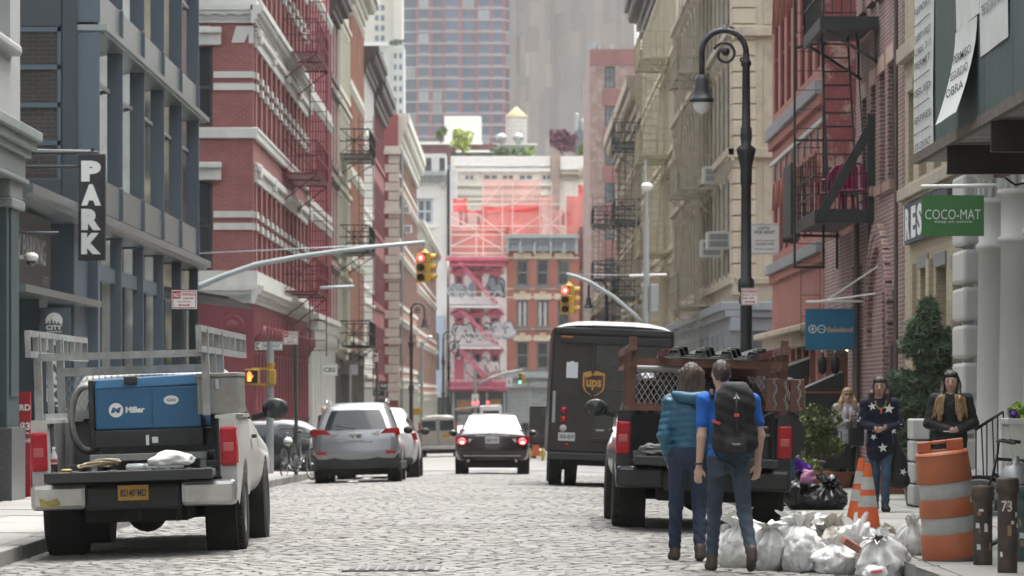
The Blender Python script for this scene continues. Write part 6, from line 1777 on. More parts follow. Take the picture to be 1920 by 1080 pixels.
#  pickup trucks
def pickup(name,lab,X,Y,paint,cabin_y,cat='pickup truck',L=5.85,ax=(1.22,4.55),rimm=m_rimd,bed_in=None,plate_args=None,bumper=m_chrome):
 t=place(name,lab,cat,X,Y,ax[0],ax[1],1.72)
 bl=cabin_y-.06           # bed length
 r=.405
 for s in (-1,1):
  # outer bedside panel with the wheel opening, as a sheet with thickness and a rolled shoulder
  arc=[(ax[0]+(r+.10)*math.cos(th),r+(r+.10)*math.sin(th)) for th in [R(-8)+R(196)*i/14 for i in range(15)]]
  poly=[(.10,.55),(.08,1.33),(bl,1.33),(bl,.52)]+[p for p in arc]
  xo=s*1.005
  mb=MB()
  n=len(poly)
  def xat(z):return s*(1.005-.035*abs((z-.95)/.45)**2.2 if z>.95 else 1.005-.03*((.95-z)/.45)**2)
  inner=[(s*.93,y,z) for y,z in poly];outer=[(xat(z),y,z) for y,z in poly]
  # fan grid for the curved outer skin: vertical strips
  yy=sorted(set([.1,.35]+[p[0] for p in arc]+list(np.linspace(1.9,bl,3))))
  def zlow(y):
   dx=y-ax[0]
   if abs(dx)<(r+.10):return r+math.sqrt((r+.10)**2-dx*dx)
   return .53
  zsn=9
  grid=[]
  for y in yy:
   zl=zlow(y);grid.append([(xat(zl+(1.33-zl)*k/zsn),y-(.06*(1-((zl+(1.33-zl)*k/zsn)-.55)/.8) if y<.11 else 0),zl+(1.33-zl)*k/zsn) for k in range(zsn+1)])
  mb.loft(grid,closed=False,caps=False)
  # top rail, rear corner post, inner wall
  mb.bx(s*.80,s*1.0,.08,bl,1.325,1.36)
  mb.bx(s*.84,s*1.0,.06,.30,.62,1.33)
  o=mb.build('bed_side',paint,t,world=False)
  P(t,'bed_inner_wall',bed_in or paint, lambda mb:mb.bx(s*.80,s*.835,.28,bl,.80,1.325))
  P(t,'wheel_housing',m_under, lambda mb:mb.cyl((s*.62,ax[0],r),(s*.93,ax[0],r),r+.09,n=28))
  P(t,'tail_light',m_red, lambda mb:mb.bx(s*.845,s*1.006,.015,.30,.86,1.24),.025)
  P(t,'lamp_lens',pm('pink_lens',(.42,.10,.10),.2,obj=True), lambda mb:mb.bx(s*.875,s*.98,.008,.03,1.0,1.09),.01)
  for y in ax:wheel(t,s*.885,y,r,.235,rimm,spokes=6)
  # mirror on its arm
  mi=P(t,'mirror',m_plast, lambda mb:mb.ball((s*1.17,cabin_y+1.55,1.40),(.145,.07,.11),14,10))
  P(mi,'mirror_glass',m_mirror, lambda mb:mb.ball((s*1.17,cabin_y+1.485,1.40),(.115,.03,.105),14,8))
  P(mi,'mirror_arm',m_plast, lambda mb:mb.bar((s*.92,cabin_y+1.6,1.30),(s*1.15,cabin_y+1.57,1.36),.06))
  P(t,'door_handle',m_plast, lambda mb:mb.bx(s*.985,s*1.03,cabin_y+.35,cabin_y+.55,1.10,1.14),.01)
  B(t,'bumper_end',bumper,s*.46,s*1.0,-.14,.05,.48,.73,.045)
  P(t,'front_arch',m_under, lambda mb:mb.cyl((s*.7,ax[1],r),(s*.99,ax[1],r),r+.08,n=26))
 P(t,'bed_floor',bed_in or m_plast, lambda mb:mb.bx(-.93,.93,.1,bl,.74,.80))
 P(t,'bed_front',bed_in or m_plast, lambda mb:mb.bx(-.93,.93,bl-.04,bl,.80,1.33))
 # tailgate let down flat
 tg=B(t,'tailgate',bed_in or m_plast,-.80,.80,-.56,.06,.76,.845,.02)
 for i in range(9):B(tg,'rib',bed_in or m_plast,-.74+.185*i-.02,-.74+.185*i+.02,-.5,.0,.845,.856,0)
 P(tg,'edge_trim',m_plast, lambda mb:mb.bx(-.81,.81,-.575,-.555,.75,.85),.008)
 B(t,'bumper_step',m_plast,-.46,.46,-.13,.05,.46,.70,.03)
 B(t,'bed_sill',m_under,-.85,.85,.02,.10,.60,.76,0)
 P(t,'underbody',m_under, lambda mb:(mb.bx(-.5,.5,.1,5.4,.34,.62),mb.bx(-.86,.86,.3,5.2,.55,.70),mb.cyl((-.8,ax[0],.40),(.8,ax[0],.40),.07,n=10),mb.ball((0,ax[0],.38),(.2,.2,.18),12,8)))
 P(t,'tow_hitch',m_under, lambda mb:mb.bx(-.05,.05,-.16,.2,.36,.46))
 P(t,'tow_plug',m_under, lambda mb:mb.cyl((.42,-.02,.46),(.42,-.02,.34),.03,n=8))
 if plate_args:plate(t,plate_args[0],plate_args[1],0,-.135,.63,.30,.15,plate_args[2] if len(plate_args)>2 else None)
 # cab and bonnet
 c0=cabin_y
 st=[(c0,.52,1.22,1.80,.985,.74),(c0+.15,.48,1.22,1.86,.995,.76),(c0+1.2,.46,1.20,1.87,1.0,.76),(c0+1.5,.46,1.18,1.80,1.0,.75),(c0+2.2,.48,1.12,1.24,1.0,.84),(L-.4,.5,1.02,1.12,.99,.82),(L,.55,.8,.9,.9,.7)]
 ys_=sorted(set(list(np.linspace(c0,L,26))+[c0+.05]))
 rings=car_shell(st,[(0,0),(1.2,0),(1.9,.08)],c0+.8,ys_)
 # shift: car_shell's slope falloff is measured from y=0, so keep the rear face nearly upright
 build_car(t,rings,(paint,m_cglass),(c0+.2,c0+1.75),(1.32,1.72,.72),(c0+1.45,c0+2.2),(c0+1.0,) if L>5.9 else (),ncap=5)
 return t
m_wtruck=pm('dirty_white_paint',(.47,.47,.455),.42,0,var=.05,obj=True,dirt=(.32,.30,.27),damt=.45,dscale=1.3,coat=.15)
m_bedgrey=pm('scuffed_bed_liner',(.10,.103,.103),.7,0,var=.25,scale=5,obj=True,dirt=(.08,.08,.08),damt=.6,dscale=4)
wt_=pickup('pickup_truck','white work pickup with tailgate down and grey steel rack at the left kerb',-3.66,37.45,m_wtruck,2.15,bed_in=m_bedgrey,plate_args=(m_platey,'82140*MD'))
m_rack=pm('weathered_galvanised',(.30,.315,.31),.6,.4,var=.18,scale=5,obj=True,dirt=(.20,.13,.08),damt=.55,dscale=4)
rk=wt_
def rb_(p,q,w=.06,h=None,nm='rack_bar',par=None,mat=None):return MB().bar(p,q,w,h).build(nm,mat or m_rack,par or rk,world=False)
XA,XB=-.92,.72
for x,yf in ((XA,4.4),(XB,5.6)):
 rb_((x,-.62,2.20),(x,yf,2.20),.055,.06);rb_((x,-.62,2.00),(x,yf,2.00),.055,.06)
 n_=9
 for i in range(n_):
  y=-.6+(yf+.58)*i/(n_-1);rb_((x,y,2.02),(x,y,2.18),.05,nm='rack_stud')
for x in (XA,XB):
 rb_((x,.12,1.36),(x,.12,2.2),.075,nm='rack_post');rb_((x,2.02,1.36),(x,2.02,2.2),.075,nm='rack_post');rb_((x,1.1,1.36),(x,1.1,2.0),.06,nm='rack_post')
rb_((XA,-.02,1.97),(XB,-.02,1.97),.05,.07,nm='rack_crossbar');rb_((XA,2.02,1.84),(XB,2.02,1.84),.06,.085,nm='rack_crossbar');rb_((XA,2.02,1.40),(XB,2.02,1.40),.06,.09,nm='rack_crossbar')
rb_((XA+.03,.14,1.39),(XA+.03,2.0,1.39),.07,.06,nm='rack_sill');rb_((XB,.14,1.39),(XB,2.0,1.39),.07,.06,nm='rack_sill')
def lattice(x0,x1,z0,z1,y,s=.055,wd=.006,m=None,par=None,nm='mesh_screen'):
 mb=MB();n=int((x1-x0+z1-z0)/s)
 for i in range(n+1):
  a=x0-(z1-z0)*.62+i*s*1.15
  for sg in (1,-1):
   pts=[]
   # clip the diagonal to the rectangle
   t0,t1=0.0,1.0
   xa,xb=(a,a+(z1-z0)*.62) if sg>0 else (a+(z1-z0)*.62,a)
   def xt(t):return xa+(xb-xa)*t
   ts=[t for t in np.linspace(0,1,25) if x0<=xt(t)<=x1]
   if len(ts)<2:continue
   mb.bar((xt(ts[0]),y,z0+(z1-z0)*ts[0]),(xt(ts[-1]),y,z0+(z1-z0)*ts[-1]),wd)
 return mb.build(nm,m or m_rack,par or rk,world=False)
lattice(XA+.03,XB-.03,1.44,1.80,2.03)
# tool box on the bed rail
P(wt_,'paint_smear',pm('yellow_scuff',(.45,.38,.10),.7,var=.3,scale=20,obj=True), lambda mb:mb.add([(-.90,-.1425,.52),(-.78,-.1425,.51),(-.70,-.1425,.54),(-.74,-.1425,.60),(-.83,-.1425,.57),(-.92,-.1425,.61)],[tuple(range(6))]))
tbx=thing('tool_box','rusty grey steel tool box clamped to the white pickup bed rail','tool box',(0,0,0));tbx.parent=None
m_tool=pm('rusty_grey_box',(.24,.25,.235),.6,.3,var=.12,scale=6,obj=True,dirt=(.22,.13,.07),damt=.7,dscale=5)
MW=Matrix.Translation(wt_.location)@wt_.rotation_euler.to_matrix().to_4x4()
def on(t,MWp,x,y,z,rz=0):
 p=MWp@Vector((x,y,z));t.location=p;t.rotation_euler=(MWp@Matrix.Rotation(rz,4,'Z')).to_euler()
 return t
on(tbx,MW,.83,.35,1.37)
MB().bx(-.2,.2,-.22,.75,0,.36).build('box',m_tool,tbx,world=False,bevel=.012)
MB().bx(-.215,.21,-.235,.76,.36,.40).build('lid',m_tool,tbx,world=False,bevel=.01)
MB().bx(-.02,.02,-.245,-.22,.24,.34).build('hasp',m_steel,tbx,world=False,bevel=.004)
for i in range(6):MB().bx(.2,.206,-.15+.13*i,-.06+.13*i,.05,.30).build('louvre',m_tool,tbx,world=False)
# welding machine standing in the bed
wm_=thing('welding_machine','big blue engine-driven welding machine with white logo in the white pickup bed','welder',(0,0,0));on(wm_,MW,-.03,.62,1.0)
m_wblu=pm('welder_blue',(.018,.115,.24),.42,0,var=.08,obj=True,dirt=(.03,.09,.15),damt=.5,dscale=3,coat=.1)
x0,x1=-.40,.66
MB().bx(x0,x1,0,1.1,.24,.66).build('cabinet',m_wblu,wm_,world=False,bevel=.02)
MB().add([(x0,-.01,.645),(x1,-.01,.665),(x1,1.1,.665),(x0,1.1,.645),(x0+.02,.02,.745),(x1,.02,.775),(x1,1.1,.775),(x0+.02,1.1,.745)],[(0,3,2,1),(4,5,6,7),(0,1,5,4),(1,2,6,5),(2,3,7,6),(3,0,4,7)]).build('hood',m_wblu,wm_,world=False,bevel=.015)
MB().bx(x0-.015,x1+.01,-.015,1.1,.06,.235).build('control_panel',m_plast,wm_,world=False,bevel=.012)
MB().bx(x0-.06,x0-.005,-.01,1.1,.06,.74).build('end_panel',m_dblack,wm_,world=False,bevel=.012)
MB().bx(-.10,.03,-.035,.02,.69,.765).build('catch_plate',pm('sooty_steel',(.05,.05,.05),.6,.5,obj=True),wm_,world=False,bevel=.008)
MB().bx(.17,.173,-.016,-.012,.25,.64).build('door_gap',m_dblack,wm_,world=False)
mb=MB();text(mb,'Miller', lambda u,v:(.0+u,-.004,.435+v),w=.19,h=.062,bold=.05);mb.build('logo_lettering',m_signwht,wm_,world=False)
mb=MB();cxx,czz=-.19,.435
mb.add([(cxx+.072*math.cos(2*PI*i/20),-.003,czz+.072*math.sin(2*PI*i/20)) for i in range(20)],[tuple(range(20))]);mb.build('logo_disc',m_signwht,wm_,world=False)
mb=MB();text(mb,'M', lambda u,v:(cxx+u+.35*v,-.0055,czz+v),w=.085,h=.055,bold=.06);mb.build('logo_emblem',m_wblu,wm_,world=False)
mb=MB();mb.add([(.36+.075*math.cos(2*PI*i/20),-.003,.52+.045*math.sin(2*PI*i/20)) for i in range(20)],[tuple(range(20))]);mb.build('badge',m_signwht,wm_,world=False)
mb=MB();text(mb,'GAS', lambda u,v:(.36+u,-.006,.52+v),w=.09,h=.03,bold=.03);mb.build('badge_print',m_wblu,wm_,world=False)
mb=MB();mb.add([(.48,-.003,.14),(.62,-.003,.14),(.62,-.003,.21),(.48,-.003,.21)],[(0,1,2,3)]);mb.bx(.10,.13,-.03,-.01,.08,.18);mb.bx(.16,.22,-.02,-.01,.1,.16);mb.build('data_plate',m_signwht,wm_,world=False)
for xx in (-.22,.55):MB().bx(xx-.05,xx+.05,-.03,.0,.09,.13).build('socket',m_dblack,wm_,world=False)
MB().bx(-.46,.70,-.05,.06,-.07,.0).build('rail',m_rack,wm_,world=False,bevel=.006)
MB().bx(-.46,.70,.95,1.05,-.26,.0).build('rail',m_rack,wm_,world=False,bevel=.006)
for xx in (-.42,.66):
 for yy in (.0,.98):MB().bx(xx-.03,xx+.03,yy-.03,yy+.03,-.20,-.05).build('leg',m_rack,wm_,world=False)
# hose coil hung behind the mesh
hc=thing('hose_coil','coil of pale braided hose hung beside the blue welding machine','hose',(0,0,0));on(hc,MW,-.60,1.2,1.0)
m_hose=pm('braided_hose',(.22,.22,.21),.6,var=.3,scale=60,obj=True)
for k in range(3):
 mb=MB();mb.tube([(.04+.17*math.cos(t)*(1-.03*k),-.05*k+.02*math.sin(3*t),.36+.34*math.sin(t)*(1-.03*k)) for t in [2*PI*i/28 for i in range(28)]],.032,8,closed=True);mb.build('coil',m_hose,hc,world=False)
# small things lying on the tailgate and bed
def loose(name,lab,cat,x,y,z,rz=0):
 t=thing(name,lab,cat);return on(t,MW,x,y,z,rz)
rp=loose('rope_coil','tan rope coil lying on the white pickup tailgate','rope',-.33,.05,.862)
rq=random.Random(2);mb=MB()
for k in range(5):
 ph=rq.uniform(0,6);a,b_=rq.uniform(.11,.17),rq.uniform(.06,.10)
 mb.tube([(a*math.cos(t)+rq.uniform(-.008,.008)+.03*(k-2),b_*math.sin(t),.018+.012*k+.03*abs(math.sin(t+ph))) for t in [2*PI*i/22 for i in range(22)]],.012,6,closed=True)
mb.build('strands',pm('manila_rope',(.33,.27,.18),.9,var=.25,scale=40,obj=True),rp,world=False)
bt=loose('soda_bottle','small plastic cola bottle standing on the white pickup tailgate','bottle',-.74,-.30,.858)
MB().lathe([(.030,0),(.033,.01),(.033,.07),(.033,.075)],n=14).build('cola',pm('cola',(.03,.008,.006),.15,var=0),bt,world=False)
MB().lathe([(.033,.075),(.033,.16),(.014,.20),(.013,.225)],n=14).build('bottle',pm('clear_plastic',(.42,.45,.46),.15,var=0),bt,world=False)
MB().lathe([(.0338,.09),(.0338,.125)],n=14,caps=False).build('wrapper',pm('sign_red',(.36,.02,.035),.5),bt,world=False)
MB().lathe([(.016,.222),(.016,.243)],n=12).build('cap',m_white,bt,world=False)
gl=loose('glove','yellow rag lying on the white pickup tailgate beside the cola bottle','rag',-.62,-.32,.858)
mb=MB();mb.ball((0,0,.012),(.06,.04,.014),12,6);mb.build('cloth',pm('yellow_cloth',(.5,.40,.12),.9),gl,world=False)
def cloth_lump(t,nm,mat,r,seed,amp=.35,nu=40,nv=20,freq=6.0,flat=.02):
 mb=MB();mb.ball((0,0,0),1.0,nu,nv)
 V=[]
 for p in mb.v:
  v=Vector(p);n_=noise.noise(v*1.6+Vector((seed,0,0)))*amp+abs(noise.noise(v*freq*.5+Vector((0,seed,3))))*amp*.5
  q=Vector((v.x*r[0],v.y*r[1],v.z*r[2]))*(1+n_)
  V.append((q.x,q.y,max(q.z+r[2]*.8,flat)))
 mb.v=V
 return mb.build(nm,mat,t,world=False)
m_bag=pm('white_woven_plastic',(.72,.72,.70),.85,var=.05,scale=4,obj=True,bump=.4,bscale=14,dirt=(.40,.38,.34),damt=.35,dscale=3)
wbg=loose('cloth_sack','crumpled white cloth sack lying on the white pickup tailgate','sack',.37,-.1,.862)
cloth_lump(wbg,'cloth',m_bag,(.20,.16,.085),4)
pbg=loose('plastic_bottles','bundle of clear plastic bottles inside the white pickup bed','bottles',.02,.45,.81)
for i in range(3):
 mb=MB();mb.lathe([(.03,0),(.045,.02),(.045,.2),(.015,.27)],n=12,M=Matrix.Translation((-.14+.15*i,.0,.05))@Matrix.Rotation(R(90),4,'Y'));mb.build('bottle',MATS['clear_plastic'],pbg,world=False)
# --- black pickup with the rust-brown rack
m_btruck=pm('black_truck_paint',(.016,.017,.019),.28,.2,var=.08,obj=True,coat=.5)
bt_=pickup('pickup_truck','black pickup with tailgate down and rust-brown rack parked on the right',2.17,44.0,m_btruck,2.1,L=6.1,ax=(1.25,4.9),bed_in=m_plast,bumper=m_btruck)
m_rackb=pm('rust_brown_rack',(.145,.065,.045),.65,.1,var=.2,scale=6,obj=True,dirt=(.07,.035,.028),damt=.5,dscale=4)
rk=bt_;m_rack0,m_rack=m_rack,m_rackb
for x in (-.84,.90):
 for y in (.15,1.1,2.0):rb_((x,y,1.36),(x,y,2.22 if y<1 else 2.1),.085,nm='rack_post')
 rb_((x,-.4,2.10),(x,5.0,2.10),.06,.09);rb_((x,-.1,1.90),(x,5.0,1.90),.05,.06)
 for i in range(8):rb_((x,.2+.66*i,1.92),(x,.2+.66*i,2.08),.045,nm='rack_stud')
 rb_((x,.15,1.40),(x,2.0,1.40),.07,.07,nm='rack_sill')
rb_((-.88,.02,1.93),(.94,.02,1.93),.07,.09,nm='rack_crossbar');rb_((-.88,2.0,1.88),(.94,2.0,1.88),.07,.10,nm='rack_crossbar');rb_((-.88,2.0,1.45),(.94,2.0,1.45),.06,.08,nm='rack_crossbar');rb_((-.88,.02,1.40),(-.30,.02,1.40),.05,.06,nm='rack_crossbar')
lattice(-.80,.86,1.48,1.84,2.02,wd=.007)
m_galv=pm('galvanised_mesh',(.42,.43,.42),.5,.6,var=.1,obj=True)
lattice(-.80,-.28,1.44,1.84,.34,s=.06,wd=.008,m=m_galv)
mb=MB();mb.cyl((-.78,.4,1.86),(-.28,.4,1.86),.05,n=10);mb.build('mesh_roll',m_galv,rk,world=False)
# chain-hung side basket on the far rail
for x0,x1 in ((.70,.96),(.98,1.14)):
 P(rk,'side_basket',m_rackb, lambda mb:mb.bx(x0,x1,.1,.16,1.40,1.78),.01)
m_rack=m_rack0
MWB=Matrix.Translation(bt_.location)@bt_.rotation_euler.to_matrix().to_4x4()
for i,(x,lab) in enumerate(((.80,'inner'),(.93,'outer'),(1.08,'outermost'))):
 t=thing('chain',lab+' of three steel chains hanging from the black pickup rack','chain',(0,0,0),group='chains on the rack');on(t,MWB,x,.08,1.42)
 mb=MB()
 for k in range(13):
  a=(k%2)*PI/2
  mb.tube([(.012*math.cos(q)*math.cos(a)+.015*math.sin(k*.9+i),.012*math.cos(q)*math.sin(a),.025*k+.02*math.sin(q)+.02) for q in [2*PI*j/8 for j in range(8)]],.004,4,closed=True)
 mb.build('links',m_galv,t,world=False)
# stacked metal decking on the rack
m_alu=pm('dull_aluminium',(.33,.34,.33),.4,.8,var=.15,scale=4,obj=True)
for k in range(3):
 t=thing('metal_decking',['bottom','middle','top'][k]+' corrugated metal deck sheet stacked on the black pickup rack','metal sheet',(0,0,0),group='deck sheets on the rack');on(t,MWB,.10+.05*(k-1),-.15+.05*k,1.985+.022*k)
 prof=[];xx=-.58
 for i in range(4):prof+=[(xx,.0),(xx+.07,.0),(xx+.10,.085),(xx+.20,.085),(xx+.23,0)];xx+=.30
 mb=MB();V0=[(x,0,z) for x,z in prof];V1=[(x,3.6,z) for x,z in prof];n_=len(prof)
 V2=[(x,0,z+.010) for x,z in prof];V3=[(x,3.6,z+.010) for x,z in prof]
 mb.add(V0+V1+V2+V3,[(i,i+1,n_+i+1,n_+i) for i in range(n_-1)]+[(2*n_+i,3*n_+i,3*n_+i+1,2*n_+i+1) for i in range(n_-1)]+[(i,2*n_+i,2*n_+i+1,i+1) for i in range(n_-1)],0)
 mb.build('sheet',m_alu,t,world=False)
 mb=MB();mb.bx(-.60,-.54,-.02,.5,.0,.07);mb.bx(.55,.60,-.02,.5,.0,.07);mb.build('end_cap',pm('dark_red_cap',(.10,.02,.025),.6),t,world=False)
rp=thing('rope_heap','heap of pale grey rope on the black pickup tailgate','rope',(0,0,0));on(rp,MWB,-.50,.12,.86)
mb=MB()
for k in range(11):
 ph=rq.uniform(0,6);a,b_=rq.uniform(.10,.22),rq.uniform(.07,.13)
 mb.tube([(a*math.cos(t)+.02*math.sin(3*t+ph)+rq.uniform(-.006,.006),b_*math.sin(t+ph*.2),.02+.010*k*abs(math.sin(t*.5+ph))+.02*abs(math.cos(2*t+ph))) for t in [2*PI*i/24 for i in range(24)]],.013,6,closed=True)
mb.build('strands',pm('pale_rope',(.40,.40,.38),.9,var=.3,scale=50,obj=True),rp,world=False)
tl=thing('equipment_case','dark grey equipment case inside the black pickup bed','case',(0,0,0));on(tl,MWB,.45,1.0,.81)
MB().bx(-.35,.35,-.3,.4,0,.42).build('case',pm('case_grey',(.06,.06,.06),.6),tl,world=False,bevel=.03)
MB().bx(-.36,.36,-.31,.41,.30,.33).build('seam',m_steel,tl,world=False)
MB().cyl((.5,.2,.3),(.9-.4,.8,.3),.3,n=18).build('drum',pm('drum_black',(.03,.03,.03),.4,obj=True),tl,world=False)
#  brown delivery truck
m_ub=pm('dark_brown_paint',(.026,.021,.019),.45,0,var=.15,scale=1.5,obj=True,dirt=(.05,.045,.04),damt=.6,dscale=2)
m_ud=pm('scuffed_door_brown',(.045,.043,.042),.28,0,var=.35,scale=2.5,obj=True,dirt=(.012,.011,.011),damt=.9,dscale=2.6)
m_gold=pm('shield_gold',(.50,.26,.055),.45,0,var=.08,obj=True)
u=place('delivery_truck','dark brown box delivery truck with gold shield logo parked on the right','truck',1.83,73.0,1.9,5.6,2.0)
u.rotation_euler.y+=R(.6)
hw=1.19
P(u,'body',m_ub, lambda mb:mb.add([(-hw,0,.62),(hw,0,.62),(hw,6.4,.62),(-hw,6.4,.62),(-hw+.04,.02,3.0),(hw-.04,.02,3.0),(hw-.04,6.4,3.0),(-hw+.04,6.4,3.0)],[(0,3,2,1),(4,5,6,7),(0,1,5,4),(1,2,6,5),(2,3,7,6),(3,0,4,7)]),.06,seg=3)
P(u,'roof',pm('dusty_white_roof',(.34,.35,.335),.6,var=.1), lambda mb:mb.loft([[(x,y,2.99+.17*(1-(abs(x)/1.17)**4)*(1 if y>.15 else .5)) for x in np.linspace(-1.16,1.16,11)] for y in (-.02,.16,3,6.3)],closed=False,caps=False))
P(u,'rear_valance',m_dblack, lambda mb:mb.bx(-1.13,1.13,-.06,.03,2.90,3.02),.02)
P(u,'marker_lights',m_plast, lambda mb:mb.bx(-.42,.42,-.07,-.05,3.02,3.08),.01)
P(u,'door_header',m_dblack, lambda mb:mb.bx(-1.0,1.1,-.05,.03,2.72,2.86),.015)
P(u,'amber_strip',pm('amber_lens',(.45,.14,.03),.3), lambda mb:mb.bx(-1.0,-.78,-.055,-.03,2.82,2.86))
dr=P(u,'rear_door',m_ud, lambda mb:[mb.bx(-.34,1.10,-.02,.02,.95+.44*i,.95+.44*i+.43) for i in range(4)],.008)
for xx in (-.34+.48*1,-.34+.96):P(dr,'door_rib',m_ub, lambda mb:mb.bx(xx-.008,xx+.008,-.026,-.015,.95,2.70))
P(u,'door_frame',m_ub, lambda mb:(mb.bx(-.40,-.34,-.04,.02,.9,2.74),mb.bx(-.40,1.14,-.04,.02,.86,.94)),.01)
# shield
def shield_pts(s):
 pts=[(-.5*s,.46*s)]+[(-.5*s+1.0*s*i/8,(.46+.10*math.sin(PI*i/8))*s) for i in range(1,8)]+[(.5*s,.46*s),(.5*s,-.12*s),(.42*s,-.34*s),(.22*s,-.5*s),(0,-.60*s),(-.22*s,-.5*s),(-.42*s,-.34*s),(-.5*s,-.12*s)]
 return pts
lx,lz=XX(1106,73)-1.83,ZZ(720,73)-u.location.z
sh1=P(u,'shield_logo',m_gold, lambda mb:mb.add([(lx+p[0],-.032,lz+p[1]) for p in shield_pts(.42)],[tuple(range(len(shield_pts(.42))))]))
P(sh1,'shield_field',pm('shield_brown',(.045,.026,.018),.5), lambda mb:mb.add([(lx+p[0],-.036,lz-.02+p[1]) for p in shield_pts(.355)],[tuple(range(16))]))
P(sh1,'shield_swoosh',m_gold, lambda mb:mb.add([(lx-.16,-.040,lz+.10)]+[(lx-.16+.34*i/8,-.040,lz+.10+.05*(i/8)**1.5+.03*math.sin(PI*i/8)) for i in range(9)]+[(lx+.18,-.040,lz+.20),(lx,-.040,lz+.205),(lx-.17,-.040,lz+.165)],[tuple(range(13))]))
P(sh1,'shield_lettering',m_gold, lambda mb:text(mb,'ups', lambda a,b_:(lx+a,-.042,lz-.03+b_),w=.29,h=.20,bold=.035))
P(u,'door_lettering',m_gold, lambda mb:text(mb,'1-800-PICK-UPS', lambda a,b_:(.86+a,-.03,1.86+b_),w=.42,h=.06))
pn=P(u,'paper_notice',pm('white_paper',(.66,.70,.74),.7,var=.03), lambda mb:mb.bx(-.88,-.66,-.015,-.004,2.06,2.36))
P(pn,'tape',m_signwht, lambda mb:mb.bx(-.80,-.74,-.02,-.012,2.34,2.38))
for i,(z,rr) in enumerate(((1.44,.055),(1.27,.055))):
 P(u,'tail_light',m_red, lambda mb:mb.lathe([(rr*1.2,0),(rr*1.15,.02),(rr*.7,.045),(.005,.055)],n=16,M=Matrix.Translation((-.90,-.0,z))@Matrix.Rotation(R(90),4,'X')))
P(u,'reversing_light',m_clear, lambda mb:mb.lathe([(.07,0),(.065,.02),(.04,.04),(.005,.045)],n=16,M=Matrix.Translation((-.90,0,1.10))@Matrix.Rotation(R(90),4,'X')))
P(u,'reflector',m_red, lambda mb:mb.lathe([(.04,0),(.035,.012),(.005,.015)],n=14,M=Matrix.Translation((-.82,0,.78))@Matrix.Rotation(R(90),4,'X')))
P(u,'grab_rail',m_steel, lambda mb:mb.bx(-1.12,-1.06,-.05,-.0,1.20,1.80),.01)
plate(u,m_plate,'XKR 4519',-.83,-.012,.94,.32,.16)
B(u,'bumper',m_plast,-1.18,1.18,-.14,.12,.50,.64,.02)
P(u,'door_handle',m_steel, lambda mb:mb.bx(-.28,-.12,-.06,-.02,1.06,1.10),.01)
P(u,'underbody',m_under, lambda mb:mb.bx(-.9,.9,.2,6,.40,.62))
for s in (-1,1):
 for y in (1.9,5.6):
  wheel(u,s*1.0,y,.41,.26,m_rimd)
  if y<2:wheel(u,s*.70,y,.41,.24,m_rimd)
 P(u,'mudguard',m_under, lambda mb:mb.bx(s*.58,s*1.13,1.2,1.23,.30,.62))
# far vehicles in the traffic
t=place('box_truck','white utility truck with orange warning lights far down the street','truck',XX(905,262),262,1.2,4.6,1.8)
hwv=1.1
P(t,'body',m_pearl, lambda mb:mb.bx(-.15,1.35,0,4.5,.6,2.75),.06);P(t,'rear_opening',m_cglass, lambda mb:mb.bx(.05,1.15,-.02,.0,1.3,2.4),.03)
P(t,'deck',pm('equipment_grey',(.25,.26,.26),.6,var=.3,scale=3,obj=True), lambda mb:(mb.bx(-1.9,-.15,0,4,.6,1.5),mb.bx(-1.7,-.5,.3,3,1.5,2.1),mb.bar((-1.9,.2,2.5),(1.2,.2,2.8),.12)),.03)
for i,xx in enumerate((-.6,-.3,.4)):P(t,'warning_light',m_redlit, lambda mb:mb.ball((xx,.0,2.95),(.10,.1,.09),8,6))
for s in (-1,1):
 for y in (1.2,4.6):wheel(t,s*.95,y,.42,.28,m_rimd)
t=place('delivery_truck','small dark box truck with a red tail light beyond the brown delivery truck','truck',XX(1018,170),170,1.6,4.8,1.9)
P(t,'body',m_ub, lambda mb:mb.bx(-.62,1.3,0,5.5,.6,2.35),.06);P(t,'bumper',m_plast, lambda mb:mb.bx(-.65,1.3,-.12,.1,.45,.6),.02)
P(t,'tail_light',m_redlit, lambda mb:mb.ball((-.40,-.02,1.10),(.07,.05,.07),10,8));P(t,'mirror_arm',m_plast, lambda mb:mb.bx(-.12,.05,-.05,.0,1.1,1.9),.02)
P(t,'rear_door',m_ud, lambda mb:mb.bx(-.1,1.2,-.03,.0,.9,2.2),.02)
for s in (-.4,1.05):
 for y in (1.6,4.8):wheel(t,s,y,.4,.25,m_rimd)
t=place('parked_car','pale car roof between the van and the maroon sedan','car',XX(868,215),215,1.0,3.8,1.6);t2=t
rings=car_shell(sed['st'],sed['yr'],.6,sorted(set([0,.06,.14,.25]+list(np.linspace(.4,4.8,20)))));build_car(t,rings,(m_pearl,m_cglass),sed['gy'],None,sed['wy'])
for s in (-1,1):
 P(t,'tail_light',m_red, lambda mb:mb.bx(s*.6,s*.88,-.03,.2,.76,.92),.01)
 for y in sed['ax']:wheel(t,s*.79,y,.33,.22,m_rim)
